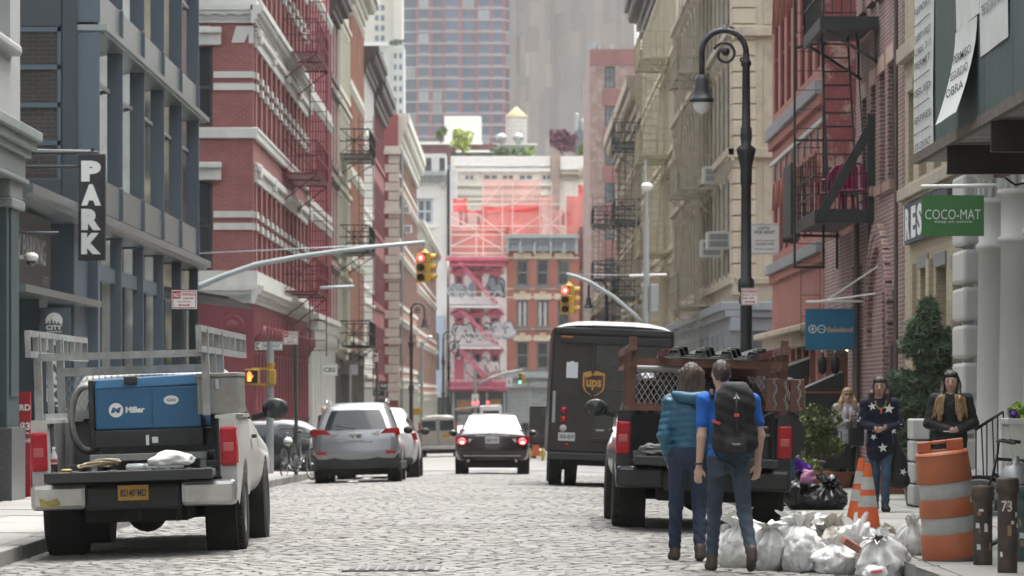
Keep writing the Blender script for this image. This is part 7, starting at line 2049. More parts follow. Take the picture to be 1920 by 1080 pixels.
# ================================================================== street furniture
m_lampblk=pm('lamp_black',(.020,.022,.026),.42,.3,var=.2,dirt=(.05,.052,.055),damt=.4,dscale=3)
m_opal=pm('opal_glass',(.62,.63,.62),.25,var=.04)
def bishop_lamp(lab,X,Y,top,w,sgn=-1,scale=1.0,base_z=None,mat=None,group=None):
 """cast-iron post with a crook, scroll and bell lantern; sgn: side the lantern hangs"""
 mat=mat or m_lampblk;z0=base_z if base_z is not None else sz(X,Y)
 t=thing('street_lamp',lab,'street lamp',(X,Y,z0),group=group)
 H=top-z0;r=.5*w;zc=H-r
 pr=[(.26,0),(.26,.12),(.22,.16),(.20,.5),(.15,.62),(.16,.7),(.105,.9),(.10,H*.40),(.125,H*.405),(.125,H*.415),(.10,H*.42),(.095,H*.425),(.14,H*.43),(.14,H*.455),(.095,H*.46),(.085,H*.66),(.10,H*.665),(.10,H*.70),(.16,H*.735),(.17,H*.742),(.085,H*.75),(.10,H*.765),(.10,H*.785),(.075,H*.79),(.065,zc-.25),(.09,zc-.22),(.09,zc-.16),(.06,zc-.12),(.055,zc)]
 P(t,'post',mat, lambda mb:mb.lathe([(a*scale,b_) for a,b_ in pr],n=14))
 pts=[(sgn*(r-r*math.cos(a)),0,zc+r*math.sin(a)) for a in [PI*i/16 for i in range(17)]]+[(sgn*2*r,0,zc-.22),(sgn*2*r,0,zc-.42)]
 P(t,'crook',mat, lambda mb:mb.tube(pts,.05*scale,8))
 rs=.50*r
 sp=[(sgn*(r*.98+rs*(1-.0022*i*i)*math.cos(.4+i*.42)),0,zc-.02+rs*(1-.0022*i*i)*math.sin(.4+i*.42)) for i in range(20)]
 P(t,'scroll',mat, lambda mb:mb.tube(sp,.028*scale,6))
 P(t,'scroll_boss',mat, lambda mb:mb.ball(sp[-1],(.075*scale,.05*scale,.075*scale),10,8))
 s2=[(sgn*(.18*r+.16*r*(1-.07*i)*math.cos(2+i*.6)),0,zc-.30*r+.16*r*(1-.07*i)*math.sin(2+i*.6)) for i in range(12)]
 P(t,'small_scroll',mat, lambda mb:mb.tube(s2,.02*scale,6))
 P(t,'finial',m_steel, lambda mb:mb.cyl((sgn*r*.95,0,H),(sgn*r*.95,0,H+.10),.045*scale,n=10))
 zl=zc-.42;k=scale
 lp=P(t,'lantern',mat, lambda mb:mb.lathe([(.05*k,zl+.04),(.08*k,zl),(.11*k,zl-.05*k),(.12*k,zl-.22*k),(.19*k,zl-.36*k),(.21*k,zl-.38*k),(.21*k,zl-.43*k),(.17*k,zl-.44*k)],(sgn*2*r,0,0),16))
 P(lp,'globe',m_opal, lambda mb:mb.lathe([(.165*k,zl-.43*k),(.15*k,zl-.52*k),(.10*k,zl-.60*k),(.02*k,zl-.64*k)],(sgn*2*r,0,0),14))
 return t
bishop_lamp('tall black crook street lamp by the black pickup',XX(1399,66),66,ZZ(57,66),.76)
bishop_lamp('black crook street lamp beyond the cross street on the left',XX(771,190),190,ZZ(569,190),.66,1)
bishop_lamp('grey-black crook street lamp farther down the left pavement',XX(831,283),283,ZZ(622,283),.85,1)
bishop_lamp('small crook street lamp farthest left, half behind its neighbour',XX(842,300),300,ZZ(640,300),.75,1)
bishop_lamp('black crook street lamp behind the signal arm on the right',XX(1137,163),163,ZZ(523,163),.75,-1)
# signals
m_sig=pm('signal_yellow',(.46,.28,.035),.5,var=.12,obj=True,dirt=(.3,.19,.04),damt=.4,dscale=4)
m_sigr=pm('signal_red_lit',(.8,.05,.05),.4,var=0,emit=(1,.06,.06),estr=1.6)
m_sigc=pm('signal_red_core',(1,.7,.6),.4,var=0,emit=(1,.4,.25),estr=2.5)
m_sigg=pm('signal_green_lit',(.1,.7,.45),.4,var=0,emit=(.15,1,.6),estr=1.5)
m_lens=pm('dark_lens',(.03,.022,.012),.3,var=0)
def signal(lab,X,Y,zt,h,lit=0,group=None,side=True):
 t=thing('traffic_light',lab,'traffic light',(X,Y,zt-h),group=group);s=h/3
 def head(dx,rot,par):
  for i in range(3):
   z=h-(i+.5)*s
   q=MB();M=Matrix.Translation((dx,0,z))@Matrix.Rotation(rot,4,'Z')
   q.bx(-s*.46,s*.46,-s*.1,s*.5,-s*.47,s*.47,0,M)
   hd=q.build('housing',m_sig,par,world=False,bevel=.02)
   q=MB();n=14;pts0=[];V=[]
   for L_,rr in ((-s*.1,.40),(-s*.62,.40)):
    for j in range(n+1):
     a=R(-25)+R(230)*j/n;V.append(M@Vector((s*rr*math.cos(a),L_+(.12*s if L_<-s*.3 and abs(j-n/2)>5 else 0),s*rr*math.sin(a))))
   q.add(V,[(j,j+1,n+2+j,n+1+j) for j in range(n)],0,True);q.build('visor',m_sig,hd,world=False)
   q=MB();q.lathe([(s*.36,0),(s*.3,s*.06),(.005,s*.09)],n=14,M=M@Matrix.Translation((0,-s*.1,0))@Matrix.Rotation(R(90),4,'X'))
   on_=(i==lit and rot==0)
   q.build('lens',(m_sigr if lit==0 else m_sigg) if on_ else m_lens,hd,world=False)
   if on_:
    q=MB();q.ball(M@Vector((0,-s*.22,0)),(s*.14,s*.05,s*.14),10,6);q.build('lamp',m_sigc if lit==0 else m_sigg,hd,world=False)
 head(-s*.45,0,t)
 if side:head(s*.55,R(80),t)
 P(t,'hanger',m_sig, lambda mb:mb.lathe([(s*.5,h),(s*.3,h+s*.15),(s*.15,h+s*.4)],n=10))
 return t
m_pole=pm('pale_galvanised_pole',(.34,.385,.385),.5,.3,var=.08)
D1=103.5
ma=thing('signal_mast','pale steel signal mast arm curving out over the street from the left','signal mast',(-8.75,D1,gprof(D1)))
px_=[(360,541),(375,536),(420,517),(480,496),(560,481),(640,470),(720,461),(797,454)]
P(ma,'pole',m_pole, lambda mb:mb.cyl((0,0,0),(0,0,6.2),.11,.08,n=12))
zz_= lambda p:(XX(p[0],D1)+8.75,0,ZZ(p[1],D1)-gprof(D1))
P(ma,'arm',m_pole, lambda mb:mb.tube([zz_(p) for p in px_],[.085,.085,.08,.075,.07,.065,.06,.055],10))
P(ma,'stay_wire',m_pole, lambda mb:mb.tube([zz_((355,476)),zz_((800,455))],.018,6))
P(ma,'drop',m_pole, lambda mb:mb.cyl(zz_((795,454)),zz_((795,474)),.035,n=8))
P(ma,'second_arm',m_pole, lambda mb:mb.tube([zz_((600,540)),zz_((664,537))],.045,8))
signal('yellow traffic light showing red hung from the left mast arm',XX(797,D1),D1-.05,ZZ(474,D1),56*D1/F)
D2_=109.5
mr_=thing('signal_mast','grey pole with white globe lamp and signal arm at the right corner','signal mast',(XX(1212,D2_),D2_,gprof(D2_)+.06));g0=mr_.location
rl= lambda a,b_:(XX(a,D2_)-g0.x,0,ZZ(b_,D2_)-g0.z)
P(mr_,'pole',m_pole, lambda mb:(mb.cyl((0,0,0),rl(1212,408),.10,.075,n=12),mb.cyl(rl(1212,408),rl(1212,360),.05,n=8),mb.cyl(rl(1210,350),rl(1210,300),.03,n=8)))
P(mr_,'globe_lamp',m_white, lambda mb:(mb.lathe([(.02,-.16),(.10,-.13),(.155,-.05),(.16,.02),(.13,.06)],rl(1213,349),16)))
P(mr_,'globe_cap',m_white, lambda mb:mb.lathe([(.165,.02),(.12,.08),(.02,.10)],rl(1213,349),16))
P(mr_,'arm',m_pole, lambda mb:mb.tube([rl(1212,612),rl(1190,590),rl(1150,556),rl(1110,531),rl(1085,520),rl(1062,514)],.055,8))
P(mr_,'cross_bar',m_white, lambda mb:mb.cyl(rl(1180,517),rl(1250,515),.035,n=8))
P(mr_,'stay_wire',m_pole, lambda mb:mb.tube([rl(1062,514),rl(1212,517)],.012,5))
P(mr_,'control_box',m_pole, lambda mb:mb.bx(rl(1220,0)[0],rl(1234,0)[0],-.15,.15,rl(0,585)[2],rl(0,533)[2]),.02)
P(mr_,'drop',m_pole, lambda mb:mb.cyl(rl(1066,515),rl(1066,540),.025,n=8))
signal('yellow traffic light showing red hung from the right signal arm',XX(1067,D2_),D2_-.1,ZZ(536,D2_),53*D2_/F)
D3_=318.0
fm=thing('signal_mast','thin far signal pole with arm at the end of the street','signal mast',(XX(891,D3_),D3_,gprof(D3_)));g0=fm.location
P(fm,'pole',m_pole, lambda mb:mb.cyl((0,0,0),(0,0,ZZ(690,D3_)-g0.z),.16,.12,n=8))
P(fm,'arm',m_pole, lambda mb:mb.tube([(XX(a,D3_)-g0.x,0,ZZ(b_,D3_)-g0.z) for a,b_ in ((891,724),(920,709),(950,699),(982,693))],.10,8))
signal('small far traffic light showing green at the street end',XX(978,D3_),D3_-.2,ZZ(700,D3_),20*D3_/F,lit=2)
def street_sign(name,lab,d,x0,x1,y0,y1,mat,lines,ink,pole=None,cat='sign',edge=None,bold=.02):
 """flat sign at depth d facing the camera; lines: (text, cx, cy, w, h[, material])"""
 t=thing(name,lab,cat,W((x0+x1)/2,y1,d));
 MB().bx(XX(x0,d),XX(x1,d),d,d+.02,ZZ(y1,d),ZZ(y0,d)).build('board',mat,t)
 if edge:
  e=(x1-x0)*.03;mb=MB()
  for a,b_,c,e_ in ((x0+e,x1-e,y0+e,y0+2*e),(x0+e,x1-e,y1-2*e,y1-e),(x0+e,x0+2*e,y0+2*e,y1-2*e),(x1-2*e,x1-e,y0+2*e,y1-2*e)):mb.bx(XX(a,d),XX(b_,d),d-.004,d-.001,ZZ(e_,d),ZZ(c,d))
  mb.build('border',edge,t)
 for l in lines:
  mb=MB();s,cx,cy,w,h=l[:5]
  if s=='<->':
   a,z=w*d/F/2,h*d/F/2;X_,Z_=XX(cx,d),ZZ(cy,d)
   mb.add([(X_+p*a,d-.005,Z_+q*z) for p,q in ((-1,0),(-.7,-1),(-.7,-.35),(.7,-.35),(.7,-1),(1,0),(.7,1),(.7,.35),(-.7,.35),(-.7,1))],[tuple(range(10))])
  elif s=='<=':
   a,z=w*d/F/2,h*d/F/2;X_,Z_=XX(cx,d),ZZ(cy,d)
   mb.add([(X_+p*a,d-.0045,Z_+q*z) for p,q in ((-1,0),(-.62,1),(-.62,.75),(1,.75),(1,-.75),(-.62,-.75),(-.62,-1))],[tuple(range(7))])
  elif s=='#':mb.add([(XX(cx-w/2,d),d-.003,ZZ(cy+h/2,d)),(XX(cx+w/2,d),d-.003,ZZ(cy+h/2,d)),(XX(cx+w/2,d),d-.003,ZZ(cy-h/2,d)),(XX(cx-w/2,d),d-.003,ZZ(cy-h/2,d))],[(0,1,2,3)])
  else:text(mb,s, lambda u,v:(XX(cx,d)+u,d-.006,ZZ(cy,d)+v),w=w*d/F,h=h*d/F,bold=bold)
  mb.build('marking',l[5] if len(l)>5 else ink,t)
 if pole is not None:
  px,pt,m_,r_=pole
  MB().cyl((XX(px,d),d+.05,sz(XX(px,d),d)),(XX(px,d),d+.05,ZZ(pt,d)),r_,n=8).build('pole',m_,t)
 return t
m_sred=pm('sign_print_red',(.42,.02,.05),.5);m_sgrn=pm('sign_green',(.05,.085,.075),.5);m_pgreen=pm('green_pole',(.06,.085,.07),.6,.2)
def nopark(lab,d,x0,x1,y0,y1,pole=None,full=True):
 w,h=x1-x0,y1-y0
 ls=[('#',x0+w*.2,y0+h*.27,w*.30,h*.38,m_sred),('NO',x0+w*.2,y0+h*.27,w*.24,h*.24,m_signwht),('PARKING',x0+w*.66,y0+h*.22,w*.52,h*.16),('8AM-6PM',x0+w*.66,y0+h*.44,w*.40,h*.11),('MON THRU FRI',x0+w*.5,y0+h*.62,w*.5,h*.08),('<->',x0+w*.5,y0+h*.80,w*.46,h*.16)]
 return street_sign('parking_sign',lab,d,x0,x1,y0,y1,m_signwht,ls,m_sred,pole,edge=m_sred)
nopark('white and red no parking sign above the white pickup',57,322,369,544,579,(345,545,m_pgreen,.035))
nopark('white and red no parking sign on the green pole by the bicycles',86,531,559,621,646,(555,620,m_pgreen,.045))
D=65.85
street_sign('parking_sign','tilted no parking sign strapped to the tall black street lamp',D,1390,1423,540,572,m_signwht,[('NO PARKING',1406,546.5,27,5),('Monday - Friday',1406,553,26,3.6),('8AM - 6PM',1403,559,20,3.6),('<->',1406,566,20,5)],m_sred,edge=m_sred)
D=88.2
ow=street_sign('one_way_sign','black ONE WAY arrow sign on the pedestrian signal pole',D,477,531,639.5,657.5,m_sgrn,[('<=',504.5,648.5,48,13,m_signwht),('ONE  WAY',508,648.5,35,7,m_dblack)],m_signwht,(506,640,m_pole,.085),edge=m_signwht)
psg=thing('pedestrian_signal','yellow pedestrian signal showing an orange hand on the one way pole','pedestrian signal',W(487,722,D-.2))
d_=D-.2
MB().bx(XX(459,d_),XX(486,d_),d_-.1,d_+.15,ZZ(721,d_),ZZ(692,d_)).build('housing',m_sig,psg,bevel=.02)
MB().bx(XX(461.5,d_),XX(483.5,d_),d_-.115,d_-.09,ZZ(718.5,d_),ZZ(694.5,d_)).build('screen',m_dblack,psg)
mb=MB();hx,hz,k=XX(468,d_),ZZ(707,d_),d_/F
mb.bx(hx-3.5*k,hx+3.5*k,d_-.125,d_-.12,hz-8*k,hz+1*k)
for i,l in enumerate((8,10,10,8)):mb.bx(hx+(-3.6+1.95*i)*k,hx+(-2.2+1.95*i)*k,d_-.125,d_-.12,hz+1*k,hz+l*k)
mb.bar((hx+3*k,d_-.122,hz-3*k),(hx+7*k,d_-.122,hz+3*k),1.6*k)
mb.build('hand_symbol',pm('orange_hand_lit',(1,.3,.08),.4,var=0,emit=(1,.16,.03),estr=1.4),psg)
MB().bx(XX(503,d_),XX(516,d_),d_,d_+.3,ZZ(721,d_),ZZ(693,d_)).build('side_housing',m_sig,psg,bevel=.02)
for py in (691,721):MB().bar((XX(472,d_),d_+.12,ZZ(py,d_)),(XX(512,d_),d_+.12,ZZ(py,d_)),.05).build('bracket',m_sig,psg)
MB().cyl((XX(506,d_),d_+.25,ZZ(688,d_)),(XX(506,d_),d_+.25,ZZ(681,d_)),.10,n=10).build('band',m_sig,psg)
street_sign('shop_sign','white projecting sign with black lettering CB2 on the left row',139,603,633,683,704.5,m_signwht,[('CB2',618,693.5,22,8.5)],m_dblack,edge=pm('sign_greyedge',(.4,.42,.42),.5))
street_sign('shop_sign','upper black projecting shop sign far down the left row',196,711,727,716,731,m_signblk,[('WALKER',719,723,12,6)],m_signwht)
street_sign('shop_sign','lower black projecting shop sign far down the left row',197,696,719,732,742,m_signblk,[('ART',707,737,10,3.5)],m_signwht)
street_sign('parking_sign','small white and red parking sign far down the left pavement',180,698,709,662,678,m_signwht,[('#',703.5,667,7,5,m_sred),('<->',703.5,674,8,3)],m_sred,(707,655,m_pgreen,.05))
street_sign('street_name_sign','grey back of a street name sign on a thin pole beyond the silver SUV',150,659,671,684,703,m_steel,[],m_steel,(657,684,m_steel,.05))
street_sign('rental_sign','white projecting board reading LOFTS FOR RENT on the red brick corner',92,1404,1464,418.5,478,m_signwht,[('LOFTS',1432,428,22,5),('FOR RENT',1434,435.5,38,6.5),('Prime Downtown Retail',1434,451,36,2.6),('212.567.7792',1434,457.5,34,4.2),('Full Floor Available',1434,467,36,2.4)],pm('sign_ink_grey',(.12,.13,.14),.6),edge=pm('sign_greyedge',(.4,.42,.42),.5),bold=.03)
m_teal=pm('sign_teal',(.0,.125,.235),.45,var=.03);m_cgrn=pm('sign_leaf_green',(.055,.185,.055),.45,var=.04);m_tan=pm('sign_tan_letters',(.42,.30,.20),.5)
D=70.0
bs_=street_sign('hanging_sign','teal hanging sign with plus and minus rings and tan lettering Babeland',D,1510,1602,579,656,m_teal,[('Babeland',1575,618,47,9.5)],m_tan,bold=.045)
for cx,plus in ((1523.5,True),(1540.5,False)):
 mb=MB();mb.tube([(XX(cx,D)+.068*math.cos(a),D-.008,ZZ(617,D)+.068*math.sin(a)) for a in [2*PI*i/24 for i in range(24)]],.008,5,closed=True)
 mb.bar((XX(cx-4.5,D),D-.008,ZZ(617,D)),(XX(cx+4.5,D),D-.008,ZZ(617,D)),.02,.01)
 if plus:mb.bar((XX(cx,D),D-.008,ZZ(621.5,D)),(XX(cx,D),D-.008,ZZ(612.5,D)),.02,.01)
 mb.build('ring_symbol',m_signwht,bs_)
for p,q,r_ in (((5.36,D,ZZ(566,D)),(XR+.05,D,ZZ(565,D)),.022),((5.6,D,ZZ(565,D)),(XR+.05,D-2.5,ZZ(556,D)),.016),((5.75,D,ZZ(562,D)),(XR+.05,D-3,ZZ(505,D)),.016)):
 MB().cyl(p,q,r_,n=8).build('bracket_tube',m_white,bs_)
for px in (1525,1590):MB().cyl((XX(px,D),D,ZZ(579,D)),(XX(px,D),D,ZZ(566,D)),.008,n=6).build('hanger',m_steel,bs_)
D=50.3
cs_=street_sign('hanging_sign','green hanging sign with white lettering COCO-MAT sleep on nature',D,1728,1845,366,442.5,m_cgrn,[('COCO-MAT',1786.5,402,104,18.5),('sleep on nature',1787,416,70,7)],m_signwht,bold=-.004)
MB().cyl((XX(1727,D),D,ZZ(350,D)),(XR+.3,D,ZZ(347,D)),.028,n=10).build('bracket_tube',m_white,cs_)
for px in (1740,1830):MB().cyl((XX(px,D),D,ZZ(366,D)),(XX(px,D),D,ZZ(350,D)),.007,n=6).build('hanger',m_steel,cs_)
# far small signs and barriers
street_sign('no_turn_sign','white no-turn sign on the far signal pole',D3_-.4,884,898,738,763,m_signwht,[('#',891,750,2,8,m_dblack)],m_dblack,edge=m_sred)
street_sign('no_turn_sign','white no-turn sign hung on the red brick end building',D3_+8,948,961,706,726,m_signwht,[('#',954.5,716,2,8,m_dblack)],m_dblack,edge=m_sred)
ob=thing('traffic_barrier','yellow and orange road barrier beyond the maroon sedan','barrier',(XX(1004,150),150,gz(.9,150)))
for dx in (-.25,.28):MB().bx(dx-.05,dx+.05,-.05,.05,0,.5).build('foot',pm('barrier_yellow',(.6,.42,.06),.5),ob,world=False)
MB().bx(-.38,.40,-.07,-.03,.18,.40).build('board',pm('barrier_yellow',(.6,.42,.06),.5),ob,world=False);MB().bx(-.12,.15,-.09,-.072,.2,.62).build('panel',pm('cone_orange',(.62,.115,.03),.55,obj=True),ob,world=False)
yb_=thing('phone_box','small yellow box on the pole of the far left street lamp','box',W(783,778,188));MB().bx(-.22,.22,-.15,.15,0,.36).build('box',m_sig,yb_,world=False,bevel=.02);MB().bx(-.18,.18,-.17,-.15,.06,.30).build('door',m_sig,yb_,world=False)
tp=thing('pole_lamp','thin white pole with a small lamp arm on the far left pavement','street lamp',(XX(791,205),205,sz(-5,205)))
P(tp,'pole',m_pole, lambda mb:(mb.cyl((0,0,0),(0,0,ZZ(640,205)-tp.location.z),.09,.06,n=8),mb.tube([(0,0,ZZ(650,205)-tp.location.z),(.15,0,ZZ(642,205)-tp.location.z),(.36,0,ZZ(634,205)-tp.location.z)],.05,6)))
P(tp,'lamp_head',m_white, lambda mb:mb.ball((.42,0,ZZ(632,205)-tp.location.z),(.14,.2,.10),10,8));P(tp,'cabinet',m_pole, lambda mb:mb.bx(-.2,.06,-.15,.1,ZZ(720,205)-tp.location.z,ZZ(700,205)-tp.location.z),.02)
#  bicycles
m_bike=pm('bike_black',(.02,.02,.022),.35,.3,obj=True);m_bikes=pm('bike_silver',(.42,.44,.44),.35,.7,obj=True)
def bicycle(lab,loc,rz,frame,group=None,lean=0):
 t=thing('bicycle',lab,'bicycle',loc,rz,group);t.rotation_euler=(0,lean,rz)
 r=.335
 for x in (-.52,.52):
  w=P(t,'wheel',m_tyre, lambda mb:mb.tube([(x+r*math.cos(a),0,r+r*math.sin(a)) for a in [2*PI*i/32 for i in range(32)]],.018,6,closed=True))
  P(w,'rim',m_bikes, lambda mb:mb.tube([(x+(r-.03)*math.cos(a),0,r+(r-.03)*math.sin(a)) for a in [2*PI*i/32 for i in range(32)]],.011,5,closed=True))
  P(w,'spokes',m_bikes, lambda mb:[mb.cyl((x,0,r),(x+(r-.03)*math.cos(a),0,r+(r-.03)*math.sin(a)),.0022,n=3,caps=False) for a in [2*PI*i/16 for i in range(16)]])
  P(w,'hub',m_bikes, lambda mb:mb.cyl((x,-.05,r),(x,.05,r),.022,n=8))
 bb,st,hd=(-.06,0,.29),(-.20,0,.80),(.36,0,.84)
 P(t,'frame',frame, lambda mb:[mb.cyl(a,b_,rr,n=8) for a,b_,rr in ((bb,st,.016),(st,hd,.016),(bb,(.39,0,.70),.019),((-.52,0,r),bb,.011),((-.52,0,r),st,.010))])
 P(t,'fork',frame, lambda mb:[mb.tube([(.35,0,.90),(.40,s*.03,.66),(.47,s*.05,.5),(.52,s*.05,r)],.013,6) for s in (-1,1)])
 P(t,'handlebar',m_bike, lambda mb:(mb.cyl((.35,0,.88),(.34,0,1.0),.013,n=6),mb.tube([(.22,-.29,1.0),(.33,-.2,1.02),(.36,0,1.0),(.33,.2,1.02),(.22,.29,1.0)],.013,6)))
 for s in (-1,1):P(t,'grip',m_plast, lambda mb:mb.cyl((.26,s*.26,1.01),(.16,s*.31,.995),.018,n=8))
 P(t,'seat_post',m_bikes, lambda mb:mb.cyl(st,(-.23,0,.94),.012,n=6))
 P(t,'saddle',m_plast, lambda mb:mb.loft([[(-.34+.28*k/4,s*wd*(1-.75*k/4),.95+.02*c) for s,c in ((-1,0),(-.6,1),(.6,1),(1,0))] for k,wd in enumerate((.06,.075,.07,.06,.05))]))
 P(t,'crank',m_bikes, lambda mb:(mb.lathe([(.09,-.004),(.09,.004)],n=18,M=Matrix.Translation((bb[0],-.04,bb[2]))@Matrix.Rotation(R(90),4,'X')),mb.bar((bb[0],-.06,bb[2]),(bb[0]+.12,-.06,bb[2]-.12),.02),mb.bar((bb[0],.06,bb[2]),(bb[0]-.12,.06,bb[2]+.12),.02)))
 for s in (-1,1):P(t,'pedal',m_plast, lambda mb:mb.bx(bb[0]-s*.12-.04,bb[0]-s*.12+.04,s*.06,s*.15,bb[2]+s*.12-.012,bb[2]+s*.12+.012))
 return t
b1=bicycle('black bicycle chained to the green sign pole, left one of the pair',(XX(545,85.2),85.2,sz(-4.9,85)),R(78),m_bike,'bicycles at the sign pole',R(-6))
bicycle('silver bicycle leaning toward the kerb, right one of the pair',(XX(566,85.6),85.5,sz(-4.85,85)),R(-62),m_bikes,'bicycles at the sign pole',R(9))
bicycle('bicycle whose handlebar shows behind the right-hand bollards',(4.98,36.6,sz(4.9,36)),R(168),m_bike)
hl=thing('bicycle_helmet','white bicycle helmet hanging on the handlebar of the black bicycle','helmet',(XX(540,84.7),84.7,ZZ(833,84.7)))
P(hl,'shell',m_white, lambda mb:mb.ball((0,0,.06),(.10,.13,.10),14,10));P(hl,'rim',m_plast, lambda mb:mb.tube([(.10*math.cos(a),.13*math.sin(a),.02) for a in [2*PI*i/20 for i in range(20)]],.012,5,closed=True))
#  bollards, hydrant, barrel, cones
m_rust=pm('rusty_dark_pipe',(.065,.05,.042),.65,.3,var=.3,scale=9,dirt=(.14,.085,.05),damt=.6,dscale=7,bump=.3)
m_stk=pm('sticker_white',(.55,.57,.56),.6,var=.15,scale=30)
def bollard(lab,X,Y,h,r,seed,mat=m_rust):
 t=thing('bollard',lab,'bollard',(X,Y,sz(X,Y)),group='pipe bollards');rr=random.Random(seed)
 P(t,'pipe',mat, lambda mb:mb.lathe([(r,0),(r,h-.13),(r*.97,h-.11)],n=24))
 P(t,'cap',mat, lambda mb:mb.lathe([(r*1.1,h-.125),(r*1.17,h-.11),(r*1.17,h-.02),(r*1.08,h),(.01,h+.005)],n=24))
 for i in range(7):
  a=R(-90)+rr.uniform(-1,1);z=rr.uniform(.12,h-.2);w,hh=rr.uniform(.15,.5),rr.uniform(.02,.09)
  V=[((r+.003)*math.cos(a+q*w),(r+.003)*math.sin(a+q*w),z+p*hh) for p,q in ((0,0),(.1,.5),(0,1),(.6,1.05),(1,.9),(1.05,.4),(.9,0),(.5,.1))]
  P(t,'sticker',m_stk if i%3 else pm('sticker_rust',(.25,.16,.10),.7), lambda mb:mb.add([(p[0],p[1],p[2]) for p in V],[tuple(range(8))]))
 return t
b_=bollard('shorter rusty pipe bollard just right of the orange barrel',XX(1843,33),33,.68,.082,1)
bb2=bollard('taller graffiti-marked pipe bollard nearest the right edge',XX(1889,31.5),31.5,.78,.082,2)
mb=MB();r=.0855
text(mb,'73', lambda u_,v:(r*math.sin(u_/r-.2),-r*math.cos(u_/r-.2),.55+v),w=.09,h=.09,bold=.01);mb.build('painted_number',m_stk,bb2,world=False)
bollard('greenish pipe bollard cut by the right edge of the frame',XX(1920,33.5),33.6,.66,.082,3,pm('greenish_pipe',(.05,.085,.075),.6,.2,var=.35,scale=9))
hy=thing('fire_hydrant','silver-topped fire hydrant behind the pipe bollards','hydrant',(XX(1905,36),36,sz(4.7,36)))
P(hy,'barrel',m_dblack, lambda mb:mb.lathe([(.17,0),(.17,.06),(.12,.08),(.12,.55),(.16,.57),(.16,.62)],n=18))
P(hy,'bonnet',m_steel, lambda mb:(mb.lathe([(.165,.62),(.16,.68),(.10,.78),(.04,.82),(.03,.88)],n=18),[mb.bar((.165*math.cos(a),.165*math.sin(a),.64),(.06*math.cos(a),.06*math.sin(a),.82),.02) for a in [2*PI*i/10 for i in range(10)]]))
for s in (-1,1):P(hy,'outlet',m_dblack, lambda mb:mb.cyl((s*.1,0,.42),(s*.2,0,.42),.055,n=12))
m_or=pm('barrel_orange',(.42,.12,.05),.55,var=.1,scale=3,obj=True,dirt=(.28,.11,.065),damt=.6,dscale=4)
m_refl=pm('dirty_reflective_white',(.40,.41,.39),.5,var=.1,scale=5,obj=True,dirt=(.3,.3,.28),damt=.6,dscale=6)
ba=thing('traffic_barrel','leaning orange traffic barrel with two white bands','traffic barrel',(XX(1787,34.0),34.0,sz(3.9,34)+.005));ba.rotation_euler=(R(3),R(-6.5),0)
zs_=[0,.22,.25,.40,.43,.61,.64,.79,.82,.97]
rads=[.275,.262,.252,.250,.246,.240,.236,.234,.245,.235]
for i,(za,zb_,ra,rb__,m_) in enumerate(((0,.245,.272,.258,m_or),(.245,.395,.247,.245,m_refl),(.395,.555,.254,.245,m_or),(.555,.70,.234,.234,m_refl),(.70,.95,.247,.232,m_or))):
 P(ba,'orange_band' if m_ is m_or else 'white_band',m_, lambda mb:mb.lathe([(ra*.985,za),(ra,za+.012),((ra+rb__)/2,(za+zb_)/2),(rb__,zb_-.012),(rb__*.985,zb_)],n=36))
P(ba,'top',m_or, lambda mb:mb.lathe([(.236,.945),(.228,.965),(.01,.97)],n=36))
hd=P(ba,'handle',m_or, lambda mb:[mb.bx(a,b_2,-.03,.03,z0,z1) for a,b_2,z0,z1 in ((-.21,-.09,.965,1.065),(.05,.20,.965,1.065),(-.09,.05,1.035,1.065),(-.09,.05,.965,.985))],.015)
P(ba,'base',m_plast, lambda mb:mb.lathe([(.32,-.003),(.32,.02),(.27,.028)],n=30))
P(ba,'sticker',m_stk, lambda mb:mb.add([(.243*math.sin(a),-.262*math.cos(a)-.0,.60-.075+.03*math.sin(q)) for a,q in [(.95+.11*math.cos(q),q) for q in [2*PI*i/14 for i in range(14)]]],[tuple(range(14))]))
def cone(lab,X,Y,h,tilt):
 t=thing('traffic_cone',lab,'traffic cone',(X,Y,sz(X,Y)),group='traffic cones');t.rotation_euler=(0,tilt,0)
 def rd(z):return .145-(.145-.032)*z/h
 m_c=pm('cone_orange',(.48,.10,.04),.55,obj=True)
 P(t,'base',m_plast, lambda mb:mb.bx(-.2,.2,-.2,.2,0,.035),.012)
 for a,b_2,m_ in ((.035,.35,m_c),(.35,.52,m_refl),(.52,.61,m_c),(.61,.80,m_refl),(.80,1.0,m_c)):
  za,zb_=h*a,h*b_2
  P(t,'orange_band' if m_ is m_c else 'white_band',m_, lambda mb:mb.lathe([(rd(za)+(.003 if m_ is m_refl else 0),za),(rd(zb_)+(.003 if m_ is m_refl else 0),zb_)],n=24,caps=b_2==1.0))
cone('nearer orange traffic cone with two white bands',XX(1627,41.5),41.5,.72,0)
cone('orange traffic cone leaning behind the nearer cone',XX(1609,43.4),43.4,.75,R(3))
